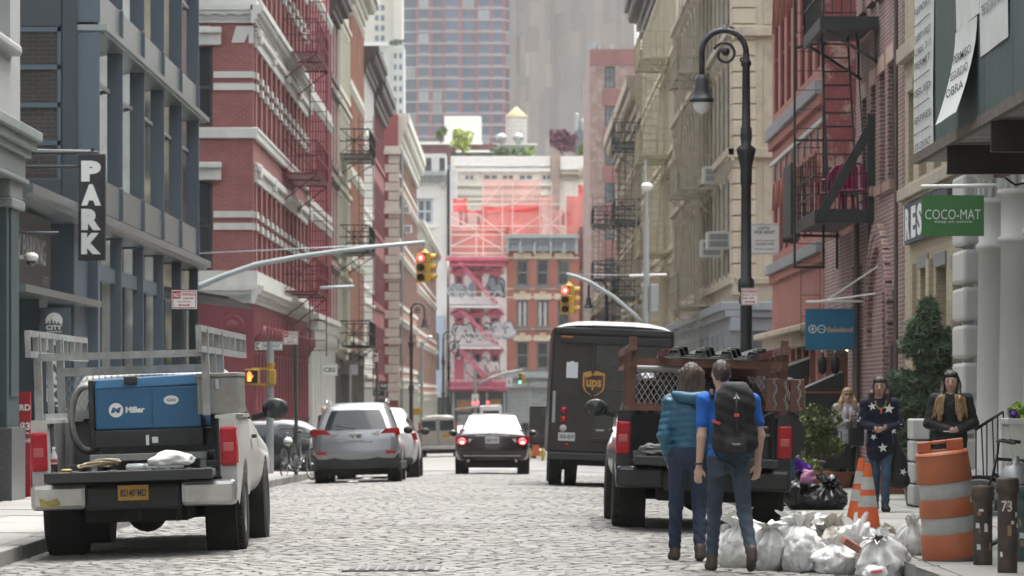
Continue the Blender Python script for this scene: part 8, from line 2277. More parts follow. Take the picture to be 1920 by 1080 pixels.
#  white sacks and black rubbish bags
def sack(name,lab,cat,X,Y,z,w,h,seed,mat,tilt=(0,0),rz=0,neck=True,squash=.8,group=None,nu=68,nv=40):
 t=thing(name,lab,cat,(X,Y,z),rz,group);t.rotation_euler=(tilt[0],tilt[1],rz)
 V,Fc=[],[];sd=Vector((seed*3.7,seed*1.3,0))
 for j in range(nv+1):
  v=j/nv
  if neck:
   if v<.72:
    q=v/.72;rad=.5*(math.sin(PI*min(1,.10+q*.86))**.55);zz=h*.80*q**1.05
   else:
    q=(v-.72)/.28;rad=.13+.20*q**1.2*(1+.5*math.sin(seed));zz=h*(.80+(.16+.06*math.sin(seed*2.3))*q)
  else:
   q=v;rad=.5*math.sin(PI*min(1,.06+.94*q))**.5;zz=h*q
  for i in range(nu):
   a=2*PI*i/nu;d_=Vector((math.cos(a),math.sin(a),v*2.2))
   n1=noise.noise(d_*1.3+sd)*.22+noise.noise(d_*3.1+sd)*.10
   n2=abs(noise.noise(Vector((math.cos(a)*2.6,math.sin(a)*2.6,v*1.4))*1.9+sd))
   n1-=.13*abs(noise.noise(d_*5.3+sd*1.7)) if seed<30 else 0
   pleat=(.13 if neck and v>.45 else .05)*math.sin(a*9+4*noise.noise(d_+sd))
   rr=rad*w*(1+n1-.30*n2+pleat*(2 if v>.72 else 1))
   V.append((rr*math.cos(a),rr*squash*math.sin(a),max(0,zz*(1+.10*noise.noise(d_*1.1+sd*2))+.02*h*noise.noise(d_*5+sd))))
 for j in range(nv):
  Fc+=[(j*nu+i,j*nu+(i+1)%nu,(j+1)*nu+(i+1)%nu,(j+1)*nu+i) for i in range(nu)]
 mb=MB().add(V,Fc,0,True)
 mb.add(V[:nu],[tuple(range(nu-1,-1,-1))],0)
 if not neck:mb.add(V[-nu:],[tuple(range(nu))],0)
 o=mb.build('bag' if neck else 'sack_body',mat,t,world=False)
 if neck:
  zt=h*.80;seed>30 and P(t,'tie',m_steel, lambda mb:mb.tube([(.125*w*math.cos(a),.125*w*squash*math.sin(a),zt+.01*math.sin(3*a)) for a in [2*PI*i/16 for i in range(16)]],.006,5,closed=True))
 return t
SK=[('leftmost front white rubble sack, beside the walking man',1372,1058,34.9,.36,.46,(0,.15)),('white rubble sack with a torn top, between the man and the big creased one',1440,1066,34.5,.42,.50,(.1,-.1)),
 ('large creased white rubble sack in the middle of the front row',1506,1070,34.3,.48,.54,(.15,.3)),('low open white rubble sack spilling brick in the front row',1574,1076,34.1,.46,.36,(.2,.1)),
 ('big white rubble sack leaning at the kerb end of the pile',1662,1068,34.0,.58,.50,(.1,.45)),('white rubble sack with frayed top at the back left of the pile',1404,1012,36.6,.42,.40,(0,-.3)),
 ('white rubble sack at the back behind the torn one',1456,1014,36.4,.44,.42,(.2,.35)),('white rubble sack at the back behind the large creased one',1516,1018,36.2,.46,.42,(0,-.4)),
 ('cream-tinted white rubble sack at the back behind the open one',1580,1022,35.9,.46,.40,(.2,.5)),('white rubble sack under the traffic cones at the back right',1644,1026,35.7,.44,.38,(0,-.5)),
 ('small white rubble sack by the kerb at the far right end',1708,1034,35.2,.34,.40,(0,.35)),('small white rubble sack peeping from behind the man on the left',1350,1040,35.9,.28,.36,(0,0)),
 ('white rubble sack lying over the gap between torn and creased ones',1472,1022,35.2,.40,.30,(.3,.9)),('white rubble sack lying on its side above the open one',1606,1040,34.9,.46,.30,(.2,1.0)),('pale rubble sack lying flat on top of the back row',1544,1004,36.3,.42,.26,(.2,-.9))]
m_bag2=pm('cream_woven_plastic',(.57,.54,.46),.55,var=.08,scale=4,obj=True,bump=.5,bscale=9,dirt=(.40,.36,.29),damt=.4,dscale=3)
for i,(lab,px,py,d,w,h,tl_) in enumerate(SK):
 X=XX(px,d);zg=gz(X,d) if X<KR else sz(X,d)
 sack('rubble_sack',lab,'sack',X,d,zg-.015+(.08 if 5<=i<=9 else .22 if i>11 else 0),w,h,i+1,m_bag2 if i in (8,9) else m_bag,tl_,i*1.1,True,.85,'white rubble sacks')
pb_=thing('crumpled_packet','small crumpled white packet with red print at the foot of the pile','packet',(XX(1642,33.4),33.4,gz(3.2,33.4)+.0));cloth_lump(pb_,'packet',m_bag,(.11,.07,.07),9,.3);P(pb_,'print',m_sred, lambda mb:mb.add([(-.05,-.085,.06),(.05,-.085,.07),(.05,-.075,.09),(-.05,-.075,.08)],[(0,1,2,3)]))
bk=thing('broken_brick','broken brick lying in the open white sack','brick',(XX(1596,33.8),33.85,.21));bk.rotation_euler=(.3,.5,.4);MB().bx(-.09,.09,-.05,.05,-.03,.03).build('brick_body',pm('raw_brick',(.32,.13,.09),.9,var=.2,scale=10,obj=True),bk,world=False,bevel=.008)
m_trash=pm('black_bin_liner',(.011,.012,.013),.22,0,var=.1,obj=True,bump=.9,bscale=7)
sack('rubbish_bag','left black rubbish bag of the pair behind the pickup','rubbish bag',XX(1502,50.2),50.2,sz(3.8,50),.62,.47,31,m_trash,(0,.35),1.0,True,.9,'black rubbish bags')
sack('rubbish_bag','right black rubbish bag of the pair beside the cones','rubbish bag',XX(1548,50.0),50.0,sz(4.1,50),.64,.44,37,m_trash,(0,-.30),2.0,True,.9,'black rubbish bags')
pkb=thing('carrier_bag','small pink carrier bag lying on the black rubbish bags','carrier bag',(XX(1515,50),49.95,ZZ(908,50)));cloth_lump(pkb,'bag',pm('pink_plastic',(.42,.17,.30),.5,obj=True),(.10,.08,.10),12,.4)
#  planting and stoop on the right
m_terra=pm('terracotta',(.30,.115,.065),.8,var=.12,obj=True);m_bark=pm('bark',(.10,.075,.055),.9,var=.25,obj=True)
def potted(name,lab,cat,px,base_py,d,pot,crown,col,mname,n,size,seed,trunk=None,elong=1.6,potm=None,group=None):
 """pot: (top r, bottom r, h); crown: list of (dx, dy, dz, r...) in metres above the base"""
 X=XX(px,d);z=sz(X,d);t=thing(name,lab,cat,(X,d,z),group=group)
 if pot:
  P(t,'pot',potm or m_terra, lambda mb:mb.lathe([(pot[1],0),(pot[1]*1.02,.02),(pot[0]*.95,pot[2]*.82),(pot[0]*1.05,pot[2]*.83),(pot[0]*1.05,pot[2]),(pot[0]*.92,pot[2]),(pot[0]*.85,pot[2]*.92)],n=22))
  P(t,'soil',m_under, lambda mb:mb.lathe([(.01,pot[2]*.9),(pot[0]*.9,pot[2]*.9)],n=16,caps=False))
 if trunk:
  P(t,'trunk',m_bark, lambda mb:[mb.tube([(0,0,trunk[0]),(.02,.01,(trunk[0]+trunk[1])/2),(0,0,trunk[1])],[.045,.038,.03],7)]+[mb.cyl((0,0,trunk[0]+(trunk[1]-trunk[0])*.55),(c[0]*.8,c[1]*.8,c[2]),.018,.007,n=5) for c in crown])
 leaves('crown',t,leafm(mname,col),crown,n,size,seed,world=False,elong=elong)
 return t
rr=random.Random(11)
def lob(n,R_,H0,H1,r):return [(rr.uniform(-R_,R_),rr.uniform(-R_,R_),rr.uniform(H0,H1),r*rr.uniform(.7,1.2),r*rr.uniform(.7,1.2),r*rr.uniform(.7,1.1)) for _ in range(n)]
potted('potted_shrub','round leafy shrub in a terracotta pot beside the black booth','potted plant',1530,895,63,(.26,.18,.32),lob(9,.22,.75,1.25,.22)+lob(3,.3,.7,.9,.18),(.075,.105,.03),'box_leaf',2600,.045,21,(.25,1.0))
potted('potted_shrub','wide terracotta pot with a low plant beside the blonde woman','potted plant',1573,895,65,(.27,.20,.28),lob(4,.14,.3,.45,.12),(.08,.11,.035),'box_leaf2',500,.045,22)
potted('flower_pot','purple flowers in a pale pot behind the black rubbish bags','flower pot',1497,895,56,(.20,.15,.30),lob(6,.16,.36,.62,.14),(.15,.20,.06),'flower_leaf',700,.04,23,None,1.6,m_trim)
fl=potted('flowers','cluster of purple blossoms above the pale pot','flowers',1492,895,55.8,None,[(-.05,0,.52,.14,.12,.12),(.08,0,.46,.10,.1,.09)],(.16,.04,.42),'violet_petal',260,.055,24)
PN= lambda L:[(a*1.12,b,c,r1*1.18,r2*1.15,r3*1.12) for a,b,c,r1,r2,r3 in L]
potted('potted_pine','tall dark pine in the pavement bed behind the women','tree',1752,900,56.0,(.34,.26,.45),PN([(-.08,0,2.72,.14,.14,.20),(-.14,0,2.45,.22,.2,.2),(.20,.0,2.36,.14,.14,.12),(-.22,0,2.22,.22,.2,.16),(.10,0,2.18,.24,.2,.15),(.32,0,2.05,.16,.16,.12),(-.02,0,1.98,.22,.2,.14),(-.40,0,1.66,.24,.22,.18),(-.10,0,1.70,.22,.2,.15),(.28,0,1.62,.26,.24,.18),(.50,0,1.50,.18,.18,.16),(-.30,0,1.36,.28,.26,.2),(.12,0,1.30,.28,.26,.2),(.44,0,1.18,.22,.22,.2),(-.12,0,1.02,.32,.3,.22),(-.46,0,1.05,.22,.2,.2),(.25,0,.85,.28,.28,.22),(-.3,0,.72,.3,.28,.2)]),(.105,.15,.092),'pine_needle',30000,.020,25,(.4,2.6),7.5)
potted('potted_cedar','bushy dark evergreen between the star sweater woman and the pine','shrub',1672,890,59.5,(.30,.22,.4),[(-.02,0,1.72,.10,.1,.2),(.02,0,1.4,.18,.18,.25),(-.05,0,1.1,.25,.24,.28),(.1,0,.95,.28,.26,.3),(.25,0,1.2,.22,.2,.26),(.34,0,.9,.24,.22,.3),(.0,0,.7,.3,.28,.25),(.3,0,.6,.3,.28,.24)],(.08,.12,.068),'cedar_leaf',7000,.032,26,(.3,1.4),2.6)
potted('potted_shrub','small green plant in a green glazed pot by the pavement bed','potted plant',1712,905,51.5,(.13,.09,.26),lob(5,.10,.28,.42,.09),(.10,.16,.035),'fern_leaf',600,.04,27,None,2.0,pm('green_glaze',(.10,.16,.05),.35,obj=True))
tbl=thing('wooden_stand','small wooden plant stand beside the purple flowers','stand',(XX(1515,57.5),57.5,sz(4.4,57.5)))
P(tbl,'top',m_bark, lambda mb:mb.bx(-.25,.25,-.2,.2,.52,.555),.006)
for sx in (-.2,.2):
 for sy in (-.15,.15):P(tbl,'leg',m_bark, lambda mb:mb.bx(sx-.015,sx+.015,sy-.015,sy+.015,0,.52))
stp=thing('stone_stoop','grey stone stoop with white cheek blocks at the column building entrance','steps',(6.0,48,.05))
for i in range(3):P(stp,'step',m_grst, lambda mb:mb.bx(-.62+.0,.9,-2.2+.32*i,3.2,.16*i-.1,.16*(i+1)),.015)
for i in range(4):P(stp,'cheek_block',m_colw, lambda mb:mb.bx(-.72,-.5,2.55,3.3,.02+.29*i,.02+.29*i+.27),.025)
rg=thing('stair_railing','black iron stair railing with slender balusters beside the stoop','railing',(XX(1850,46.2),46.2,sz(5.6,46)+.0));d_=46.2;g0=rg.location
pp= lambda a,b_:(XX(a,d_)-g0.x,0,ZZ(b_,d_)-g0.z)
P(rg,'hand_rail',m_dblack, lambda mb:mb.tube([pp(1828,806),pp(1878,773),pp(1882,774)],.022,6));P(rg,'bottom_rail',m_dblack, lambda mb:mb.bar(pp(1828,893),pp(1882,893),.02))
for i in range(6):
 a=1830+10.2*i;yt=806-33*(a-1828)/50 if a<1878 else 773
 P(rg,'baluster',m_dblack, lambda mb:mb.bar(pp(a,yt),pp(a+(4 if i%2 else 0),893),.016))
pln=thing('planter_box','white panelled planter box with bright green plants at the right edge','planter',(6.12,45.5,.50))
P(pln,'box',m_colw, lambda mb:mb.bx(-.27,.5,-.3,.4,.0,.74),.02);P(pln,'panel',m_colw, lambda mb:mb.bx(-.20,.42,-.315,-.3,.12,.42),.006);P(pln,'rim',m_colw, lambda mb:mb.bx(-.29,.52,-.32,.42,.68,.75),.01);P(pln,'plinth',m_grst, lambda mb:mb.bx(-.32,.55,-.4,.5,-.45,.0),.01)
leaves('plants',pln,leafm('bright_plant',(.22,.34,.05)),[(-.12,-.1,.82,.13,.15,.09),(.1,-.1,.86,.15,.15,.1),(.3,0,.84,.15,.15,.1)],700,.05,28,world=False)
leaves('blossoms',pln,leafm('violet_dark',(.06,.03,.20)),[(-.2,-.2,.80,.06,.06,.05),(.18,-.25,.84,.07,.06,.05)],60,.05,29,world=False)
# litter
for i,(px,py) in enumerate(((688,893),(662,903),(1030,910))):
 d=(HC-gz(0,80))*F/(py-VY);X=XX(px,d);t=thing('paper_scrap',['scrap of white paper on the road right of the silver SUV','smaller pale paper scrap near the silver SUV wheel','scrap of white paper behind the brown truck wheel'][i],'litter',(X,d,gz(X,d)+.01));cloth_lump(t,'paper',m_white,(.12,.1,.02),40+i,.4,14,8)
lf=thing('dry_leaf','red-brown dry leaf on the cobbles right of centre','leaf',(XX(1112,38.2),38.2,gz(.8,38.2)+.012));P(lf,'blade',pm('dry_leaf',(.22,.06,.04),.8), lambda mb:mb.add([(-.09,0,.0),(-.03,-.04,.012),(.05,-.03,.02),(.10,.0,.005),(.04,.04,.018),(-.04,.03,.01)],[(0,1,5),(1,2,4,5),(2,3,4)]))
# ================================================================== people
m_skin=pm('skin',(.46,.28,.21),.55,var=.06,scale=12,obj=True);m_skin2=pm('skin_light',(.52,.34,.26),.55,var=.05,scale=12,obj=True)
m_eye=pm('eye_dark',(.03,.022,.02),.3,var=0);m_lip=pm('lips',(.36,.12,.11),.5,var=0)
def cloth(name,c,rough=.85,bump=.35,bs=26,var=.15):return pm(name,c,rough,var=var,scale=7,obj=True,bump=bump,bscale=bs)
def figure(t,J,mats,s=1.0,h=.011,tw=1.0,loose=0.0,sleeve=1.0,hem=None,field=None,face=0,coat=None,hands=True):
 """one continuous body. J: joints in metres (x right, y ahead, z up); mats: skin, top, bottom, shoe.
 sleeve: share of the arm that the top covers; hem: height where the top ends; face: +1 looks along +y"""
 p=[];V= lambda k:np.array(J[k],float)
 def c(a,b,ra,rb,m,k=.02):p.append(('c',tuple(a),tuple(b),ra*s,rb*s,k,m))
 def e(a,r,m,k=.03,rot=None):p.append(('e',tuple(a),tuple(x*s for x in r),rot,k,m))
 ch,pv,hd=V('chest'),V('pelvis'),V('head')
 for q in 'LR':
  hp,kn,an,to=V('hip'+q),V('knee'+q),V('ank'+q),V('toe'+q)
  c(hp,kn,.083+loose*.5,.058+loose*.4,2);c(kn,an+(kn-an)*.10,.058+loose*.4,.049+loose*.4,2,.03)
  d_=to-an;d_[2]=0;d_/=max(np.linalg.norm(d_),1e-6)
  c(an-d_*.015,to,.046,.040,3,.015);c(an+np.array([0,0,.03])-d_*.01,an-d_*.035+np.array([0,0,-.045]),.046,.046,3,.006)
 e(pv,(.165*tw,.115,.12),2,.05)
 e((pv+ch)/2+np.array([0,0,-.02]),(.150*tw+loose,.105+loose,.20),1,.06)
 e(ch,(.175*tw+loose,.115+loose,.19),1,.07)
 if coat:                      # coat skirt or long jumper
  c(pv+np.array([0,0,.06]),pv+np.array([0,0,-coat]),.155*tw+loose,.165*tw+loose,1,.05)
 for q,sg in (('L',-1),('R',1)):
  sh,el,wr=V('sh'+q),V('el'+q),V('wr'+q)
  c(ch+np.array([sg*.06*s,0,.13*s]),sh,.062,.062+loose*.5,1,.05)
  if sleeve>=1:
   c(sh,el,.060+loose*.6,.050+loose*.6,1,.04);c(el,wr,.049+loose*.6,.040+loose*.6,1,.03);c(wr,wr+(wr-el)*.10,.026,.026,0,.004)
  else:
   c(sh,sh+(el-sh)*sleeve,.064,.060,1,.03);c(sh+(el-sh)*.4,el,.044,.039,0,.006);c(el,wr,.041,.027,0,.02)
  if hands:
   d=(wr-el)/np.linalg.norm(wr-el);fw=np.array(J.get('palm'+q,(0,1,0)),float);fw=fw-d*(fw@d);fw/=np.linalg.norm(fw);sd=np.cross(d,fw)
   pc=wr+d*.055*s;A=np.stack([sd,fw,d],1)
   e(pc,(.040,.017,.052),0,.012,A)
   cu=J.get('curl',.35)
   for i,(o,l) in enumerate(((-.028,.062),(-.010,.072),(.010,.068),(.028,.052))):
    b0=pc+d*.042*s+sd*o*s;b1=b0+(d*math.cos(cu)-fw*math.sin(-cu))*l*.52*s;b2=b1+(d*math.cos(cu*2.2)+fw*math.sin(cu*2.2))*l*.55*s
    c(b0,b1,.0092,.0088,0,.004);c(b1,b2,.0088,.0075,0,.004)
   b0=pc-d*.02*s-sd*.030*s*sg;b1=b0+(d*.7-sd*sg*.6+fw*.3)*.035*s;c(b0,b1,.012,.0105,0,.006);c(b1,b1+(d*.9+fw*.35)*.03*s,.0105,.009,0,.004)
 nk=V('neck');c(nk,hd+np.array([0,0,-.06*s]),.056,.050,0,.03)
 e(hd,(.076,.094,.108),0,.02)
 f=J.get('look',(0,1,0));f=np.array(f,float)/np.linalg.norm(f);sx=np.cross(f,(0,0,1));up=np.cross(sx,f)
 P_= lambda a,b,g:hd+(sx*a+f*b+up*g)*s
 e(P_(0,.026,-.058),(.052,.060,.060),0,.03)                                   # jaw
 c(P_(0,.094,.0),P_(0,.106,-.032),.008,.014,0,.012)                            # nose
 for a in (-.076,.076):e(P_(a,-.005,-.012),(.011,.020,.030),0,.006)           # ears
 fd= lambda X,Y,Z,Mi:np.where(Mi==2,.0045*np.sin(Z*75+X*45+2*np.sin(X*30+Z*9))*np.clip(1.15-Z/.8,.25,1),np.where(Mi==1,.0035*np.sin(Z*38+X*30+3*np.sin(Z*13+X*9)),0))+(field(X,Y,Z,Mi) if field else 0)
 Vv,Q,M=sdf_mesh(p,h,fd)
 if hem is not None:
  zc=Vv[Q].mean(1)[:,2];M=np.where((M==1)&(zc<hem),2,np.where((M==2)&(zc>hem+.0)&(np.abs(Vv[Q].mean(1)[:,0]-pv[0])<.19),1,M))
 o=np_obj('body',Vv,Q,M,mats,t)
 if face:
  for a in (-.030,.030):
   P(t,'eye',m_eye, lambda mb:mb.ball(P_(a,.087,.008),(.014,.009,.0062),8,6));P(t,'eyebrow',m_eye, lambda mb:mb.ball(P_(a,.089,.030),(.018,.006,.0032),8,4))
  P(t,'mouth',m_lip, lambda mb:mb.ball(P_(0,.090,-.060),(.023,.010,.0085),8,6))
 return P_
def hair(t,prims,mat,h=.011,nm='hair'):
 V,Q,M=sdf_mesh(prims,h, lambda X,Y,Z,Mi:.0035*np.sin(X*170+3*np.sin(Z*18))+.003*np.sin(Y*190+Z*11))
 return np_obj(nm,V,Q,M,mat if isinstance(mat,list) else [mat],t)
def hairm(name,c,hi):
 return pm(name,c,.5,var=.3,scale=14,obj=True,dirt=hi,damt=.8,dscale=38,streak=True,bump=.5,bscale=60)
def jeans(n,c):return cloth(n,c,.85,.4,18,.18)
BASE=dict(head=(0,.02,1.64),neck=(0,0,1.47),chest=(0,0,1.29),pelvis=(0,0,.95),shL=(-.19,0,1.42),shR=(.19,0,1.42),elL=(-.235,-.02,1.13),elR=(.235,-.02,1.13),wrL=(-.23,.06,.89),wrR=(.23,.06,.89),
  hipL=(-.085,0,.92),hipR=(.085,0,.92),kneeL=(-.09,.03,.50),kneeR=(.09,.0,.50),ankL=(-.09,0,.085),ankR=(.09,-.03,.085),toeL=(-.10,.15,.035),toeR=(.10,.12,.035))
def pose(k=1.0,**o):
 J=dict(BASE);J.update(o);return {a:tuple(x*k for x in v) if isinstance(v,tuple) and not a.startswith(('palm','look')) else v for a,v in J.items()}
# man walking away, blue T-shirt
dm=34.0
mn=thing('person','man walking away in blue T-shirt and dark jeans wearing a black backpack','person',(XX(1366,dm),dm,gz(1.9,dm)))
k=1.06
J=pose(k,head=(-.06,.03,1.655),neck=(-.05,0,1.48),shL=(-.205,0,1.425),shR=(.20,0,1.425),elL=(-.225,-.03,1.13),elR=(.265,.02,1.14),wrL=(-.245,.03,.88),wrR=(.25,.10,.90),palmL=(.4,1,0),palmR=(-.4,1,0),
  hipL=(-.09,.0,.92),hipR=(.09,0,.92),kneeL=(-.11,.16,.50),kneeR=(.13,-.06,.49),ankL=(-.135,.10,.085),ankR=(.175,-.30,.16),toeL=(-.15,.25,.035),toeR=(.175,-.20,.045),look=(-.25,1,-.05))
m_tee=cloth('blue_tshirt',(.004,.10,.42));m_jn=jeans('slate_jeans',(.035,.055,.078));m_bshoe=cloth('brown_shoe',(.05,.036,.03),.6)
Pm=figure(mn,J,[m_skin2,m_tee,m_jn,m_bshoe],k,.0088,1.0,.004,.62,hem=.965*k)
for sx in (-1,1):P(mn,'pocket',m_jn, lambda mb:mb.add([(sx*.05,-.128,.98),(sx*.15,-.104,.98),(sx*.15,-.108,.86),(sx*.10,-.124,.835),(sx*.05,-.134,.86)],[(0,1,2,3,4)]))
hd=np.array(J['head'])
hair(mn,[('e',tuple(hd+np.array([0,-.012,.022])*k),(.080*k,.092*k,.092*k),None,.01,0),('e',tuple(hd+np.array([.01,-.055,-.015])*k),(.060*k,.042*k,.055*k),None,.03,0)],hairm('short_brown_hair',(.035,.024,.02),(.075,.052,.04)))
P(mn,'wrist_band',m_dblack, lambda mb:mb.tube([(J['wrL'][0]+.034*math.cos(a),J['wrL'][1]+.034*math.sin(a),J['wrL'][2]+.02) for a in [2*PI*i/16 for i in range(16)]],.010,6,closed=True))
bp=thing('backpack','black hiking backpack with red details on the walking man','backpack',mn.location)
m_pack=cloth('pack_nylon',(.013,.012,.013),.85,.3,30);m_pack2=cloth('pack_grey',(.028,.027,.028),.8);m_pred=pm('pack_red',(.42,.06,.04),.5,obj=True)
V,Q,M=sdf_mesh([('e',(.045,-.215,1.36),(.165,.10,.27),None,.03,0),('c',(-.03,-.21,1.15),(.12,-.21,1.15),.105,.105,.08,0),('c',(-.03,-.20,1.50),(.12,-.20,1.50),.095,.095,.08,0),('c',(-.01,-.19,1.60),(.10,-.19,1.60),.075,.075,.06,1),('c',(.0,-.285,1.13),(.09,-.285,1.13),.06,.06,.04,1),('c',(-.11,-.20,1.12),(-.11,-.20,1.30),.05,.04,.03,0),('c',(.20,-.20,1.12),(.20,-.20,1.30),.05,.04,.03,0)],.012, lambda X,Y,Z,Mi:.004*np.sin(Z*60+X*25))
np_obj('pack',V,Q,M,[m_pack,m_pack2],bp)
P(bp,'strap',m_pack2, lambda mb:mb.tube([(-.15,-.10,1.55),(-.15,.0,1.60),(-.14,.12,1.45),(-.16,.10,1.2)],.022,6));P(bp,'strap',m_pack2, lambda mb:mb.tube([(.19,-.10,1.55),(.19,.0,1.60),(.19,.12,1.45),(.2,.10,1.2)],.022,6))
P(bp,'centre_strap',m_pack2, lambda mb:mb.tube([(.055,-.30,1.58),(.05,-.325,1.45),(.055,-.325,1.30),(.07,-.335,1.20)],.014,6));P(bp,'buckle',m_pred, lambda mb:mb.bx(.03,.075,-.345,-.32,1.37,1.40),.005)
P(bp,'side_trim',m_pred, lambda mb:mb.bar((-.155,-.245,1.335),(-.085,-.30,1.31),.02));P(bp,'side_trim',m_pred, lambda mb:mb.bx(.20,.225,-.23,-.2,1.33,1.345))
P(bp,'badge',m_signwht, lambda mb:mb.add([(.02,-.318,1.53),(.085,-.318,1.53),(.055,-.318,1.565)],[(0,1,2)]));P(bp,'hip_belt',m_pack, lambda mb:mb.tube([(-.13,-.14,1.08),(-.10,-.2,1.0),(.0,-.22,.96),(.05,-.2,.93)],.013,6))
P(bp,'maker_print',pm('print_grey',(.3,.3,.3),.6), lambda mb:mb.bx(.01,.085,-.349,-.344,1.125,1.14))
# woman walking away, teal puffer jacket
dw=36.0
wn=thing('person','woman with brown hair walking away in a teal quilted jacket and dark jeans','person',(XX(1290,dw),dw,gz(1.6,dw)))
k=1.05
J=pose(k,head=(.03,.02,1.65),shL=(-.16,0,1.41),shR=(.16,0,1.41),elL=(-.215,-.05,1.12),elR=(.225,-.05,1.12),wrL=(-.16,.04,.90),wrR=(.16,.04,.90),kneeL=(-.105,.06,.50),kneeR=(.10,.02,.50),ankL=(-.115,.10,.085),ankR=(.10,-.12,.09),toeL=(-.135,.22,.035),toeR=(.10,.02,.035),look=(.1,1,0))
m_teal=cloth('teal_puffer',(.016,.095,.16),.42,.25,22,.12)
def puff(X,Y,Z,Mi):return np.where(Mi==1,-.0085*np.abs(np.sin(PI*(Z+.10*np.abs(X))/.062))+.004,0)
figure(wn,J,[m_skin2,m_teal,jeans('indigo_jeans',(.018,.030,.062)),m_bshoe],k,.0095,.86,.013,1.0,field=puff)
hd=np.array(J['head'])
P(wn,'hood',m_teal, lambda mb:mb.tube([(-.13*k,-.02,1.49*k),(-.08*k,-.11,1.47*k),(.03*k,-.135,1.45*k),(.13*k,-.10,1.47*k),(.16*k,-.02,1.49*k)],[.03,.05,.06,.05,.03],10));P(wn,'pocket_trim',pm('teal_trim',(.02,.2,.22),.5), lambda mb:mb.bar((-.215,-.02,1.02),(-.15,.05,.90),.016))
hair(wn,[('e',tuple(hd+np.array([0,-.012,.015])*k),(.088*k,.102*k,.112*k),None,.01,0)]+[('c',tuple(hd+np.array([a,-.05+.05*abs(a)/.08,.02])*k),tuple(hd+np.array([a*1.35,-.065,-.25-.03*math.cos(a*50)])*k),.048*k,.020*k,.03,0) for a in (-.075,-.04,0,.04,.075)],hairm('brown_hair',(.06,.04,.03),(.16,.11,.08)))
# woman with star sweater
ds=48.6;k=.965
sw=thing('person','woman in navy sweater with white stars and blue jeans walking toward the camera','person',(XX(1650,ds),ds,sz(4.65,ds)),PI)
J=pose(k,wrL=(-.02,.19,1.07),wrR=(.05,.20,1.10),elL=(-.25,.03,1.13),elR=(.25,.03,1.14),palmL=(0,-.3,1),palmR=(0,-.3,1),kneeL=(-.07,.10,.50),kneeR=(.06,-.02,.50),ankL=(-.06,.08,.085),ankR=(.04,-.25,.13),toeL=(-.08,.22,.035),toeR=(.04,-.12,.05),look=(.25,1,.0),curl=.9)
m_navy=cloth('navy_knit',(.010,.013,.030),.9,.4,60);m_bj=jeans('blue_jeans',(.045,.085,.14));m_bs=cloth('black_shoe',(.012,.012,.013),.5)
Pm=figure(sw,J,[m_skin,m_navy,m_bj,m_bs],k,.0105,.98,.014,1.0,face=1,coat=.14)
def star(t,x,y,z,r,tilt=0):
 P(t,'star',m_signwht, lambda mb:mb.add([(x+r*(1 if i%2==0 else .42)*math.sin(2*PI*i/10+tilt),y,z+r*(1 if i%2==0 else .42)*math.cos(2*PI*i/10+tilt)) for i in range(10)]+[(x,y,z)],[(10,i,(i+1)%10) for i in range(10)]))
for x,y,z,r,a in ((.115,.135,1.38,.055,.2),(-.105,.135,1.35,.07,-.1),(.255,.075,1.19,.06,.3),(-.235,.09,1.13,.055,.1),(.10,.165,1.09,.05,.3),(-.16,.14,1.06,.045,.2),(.10,.155,.98,.045,.6),(-.02,.175,.84,.065,.1)):star(sw,x*k,y,z*k,r,a)
hd=np.array(J['head']);m_dkh=hairm('dark_hair',(.014,.010,.009),(.05,.034,.03))
def front_hair(t,hd,k,L,mat,w=.085,mats=None,fw=.06,look=(0,1,0)):
 f=np.array(look,float);f/=np.linalg.norm(f);sx=np.cross(f,(0,0,1));q= lambda a,b,c_:tuple(hd+(sx*a+f*b+np.array([0,0,c_]))*k)
 pr=[('e',q(0,-.030,.030),(.088*k,.088*k,.100*k),None,.01,0),('e',q(0,-.006,.070),(.080*k,.096*k,.060*k),None,.02,0)]
 for s_ in (-1,1):
  pr+=[('c',q(s_*.060,.010,.078),q(s_*.094,-.015,-.03),.024*k,.022*k,.02,0),('c',q(s_*.094,-.02,-.02),q(s_*(w+.025),fw*.75,-L*.5),.026*k,.034*k,.02,0),('c',q(s_*(w+.02),fw*.75,-L*.45),q(s_*(w+.035),fw,-L),.040*k,.034*k,.02,1 if mats else 0)]
 if mats:
  for s_ in (-1,1):
   for o,f2 in ((-.035,.03),(.03,-.01),(.055,-.03)):pr+=[('c',q(s_*(w+.02+o),(fw+f2)*.7,-L*(.42+o)),q(s_*(w+.045+o*1.4),fw+f2,-L*(.92+o)),.024*k,.010*k,.01,1)]
 pr.append(('c',q(0,-.07,.0),q(0,-.09,-L*.8),.07*k,.05*k,.03,0))
 return hair(t,pr,mats or mat)
front_hair(sw,hd,k,.22,hairm('dark_brown_hair',(.025,.014,.012),(.08,.04,.03)),look=(.25,1,0))
P(sw,'necklace',pm('gold_beads',(.4,.28,.08),.4,.5), lambda mb:[mb.ball((.07*k*math.cos(a),.115,1.44*k+.09*math.sin(a)),.014,6,5) for a in [PI+PI*i/9 for i in range(10)]])
P(sw,'pendant',pm('pendant_red',(.5,.08,.06),.4), lambda mb:mb.ball((0,.15,1.31*k),(.018,.012,.03),8,6))
hb=thing('shoulder_bag','black bag with a white star hanging beside the star sweater woman','bag',(XX(1684,48.7),48.75,sz(4.8,48.7)))
V,Q,M=sdf_mesh([('e',(0,0,.55),(.13,.08,.24),None,.03,0),('c',(-.06,0,.40),(.07,0,.38),.085,.085,.06,0),('c',(0,0,.75),(-.05,0,.98),.05,.02,.05,0)],.014);np_obj('bag',V,Q,M,[m_bs],hb);star(hb,.06,-.095,.50,.05,.4)
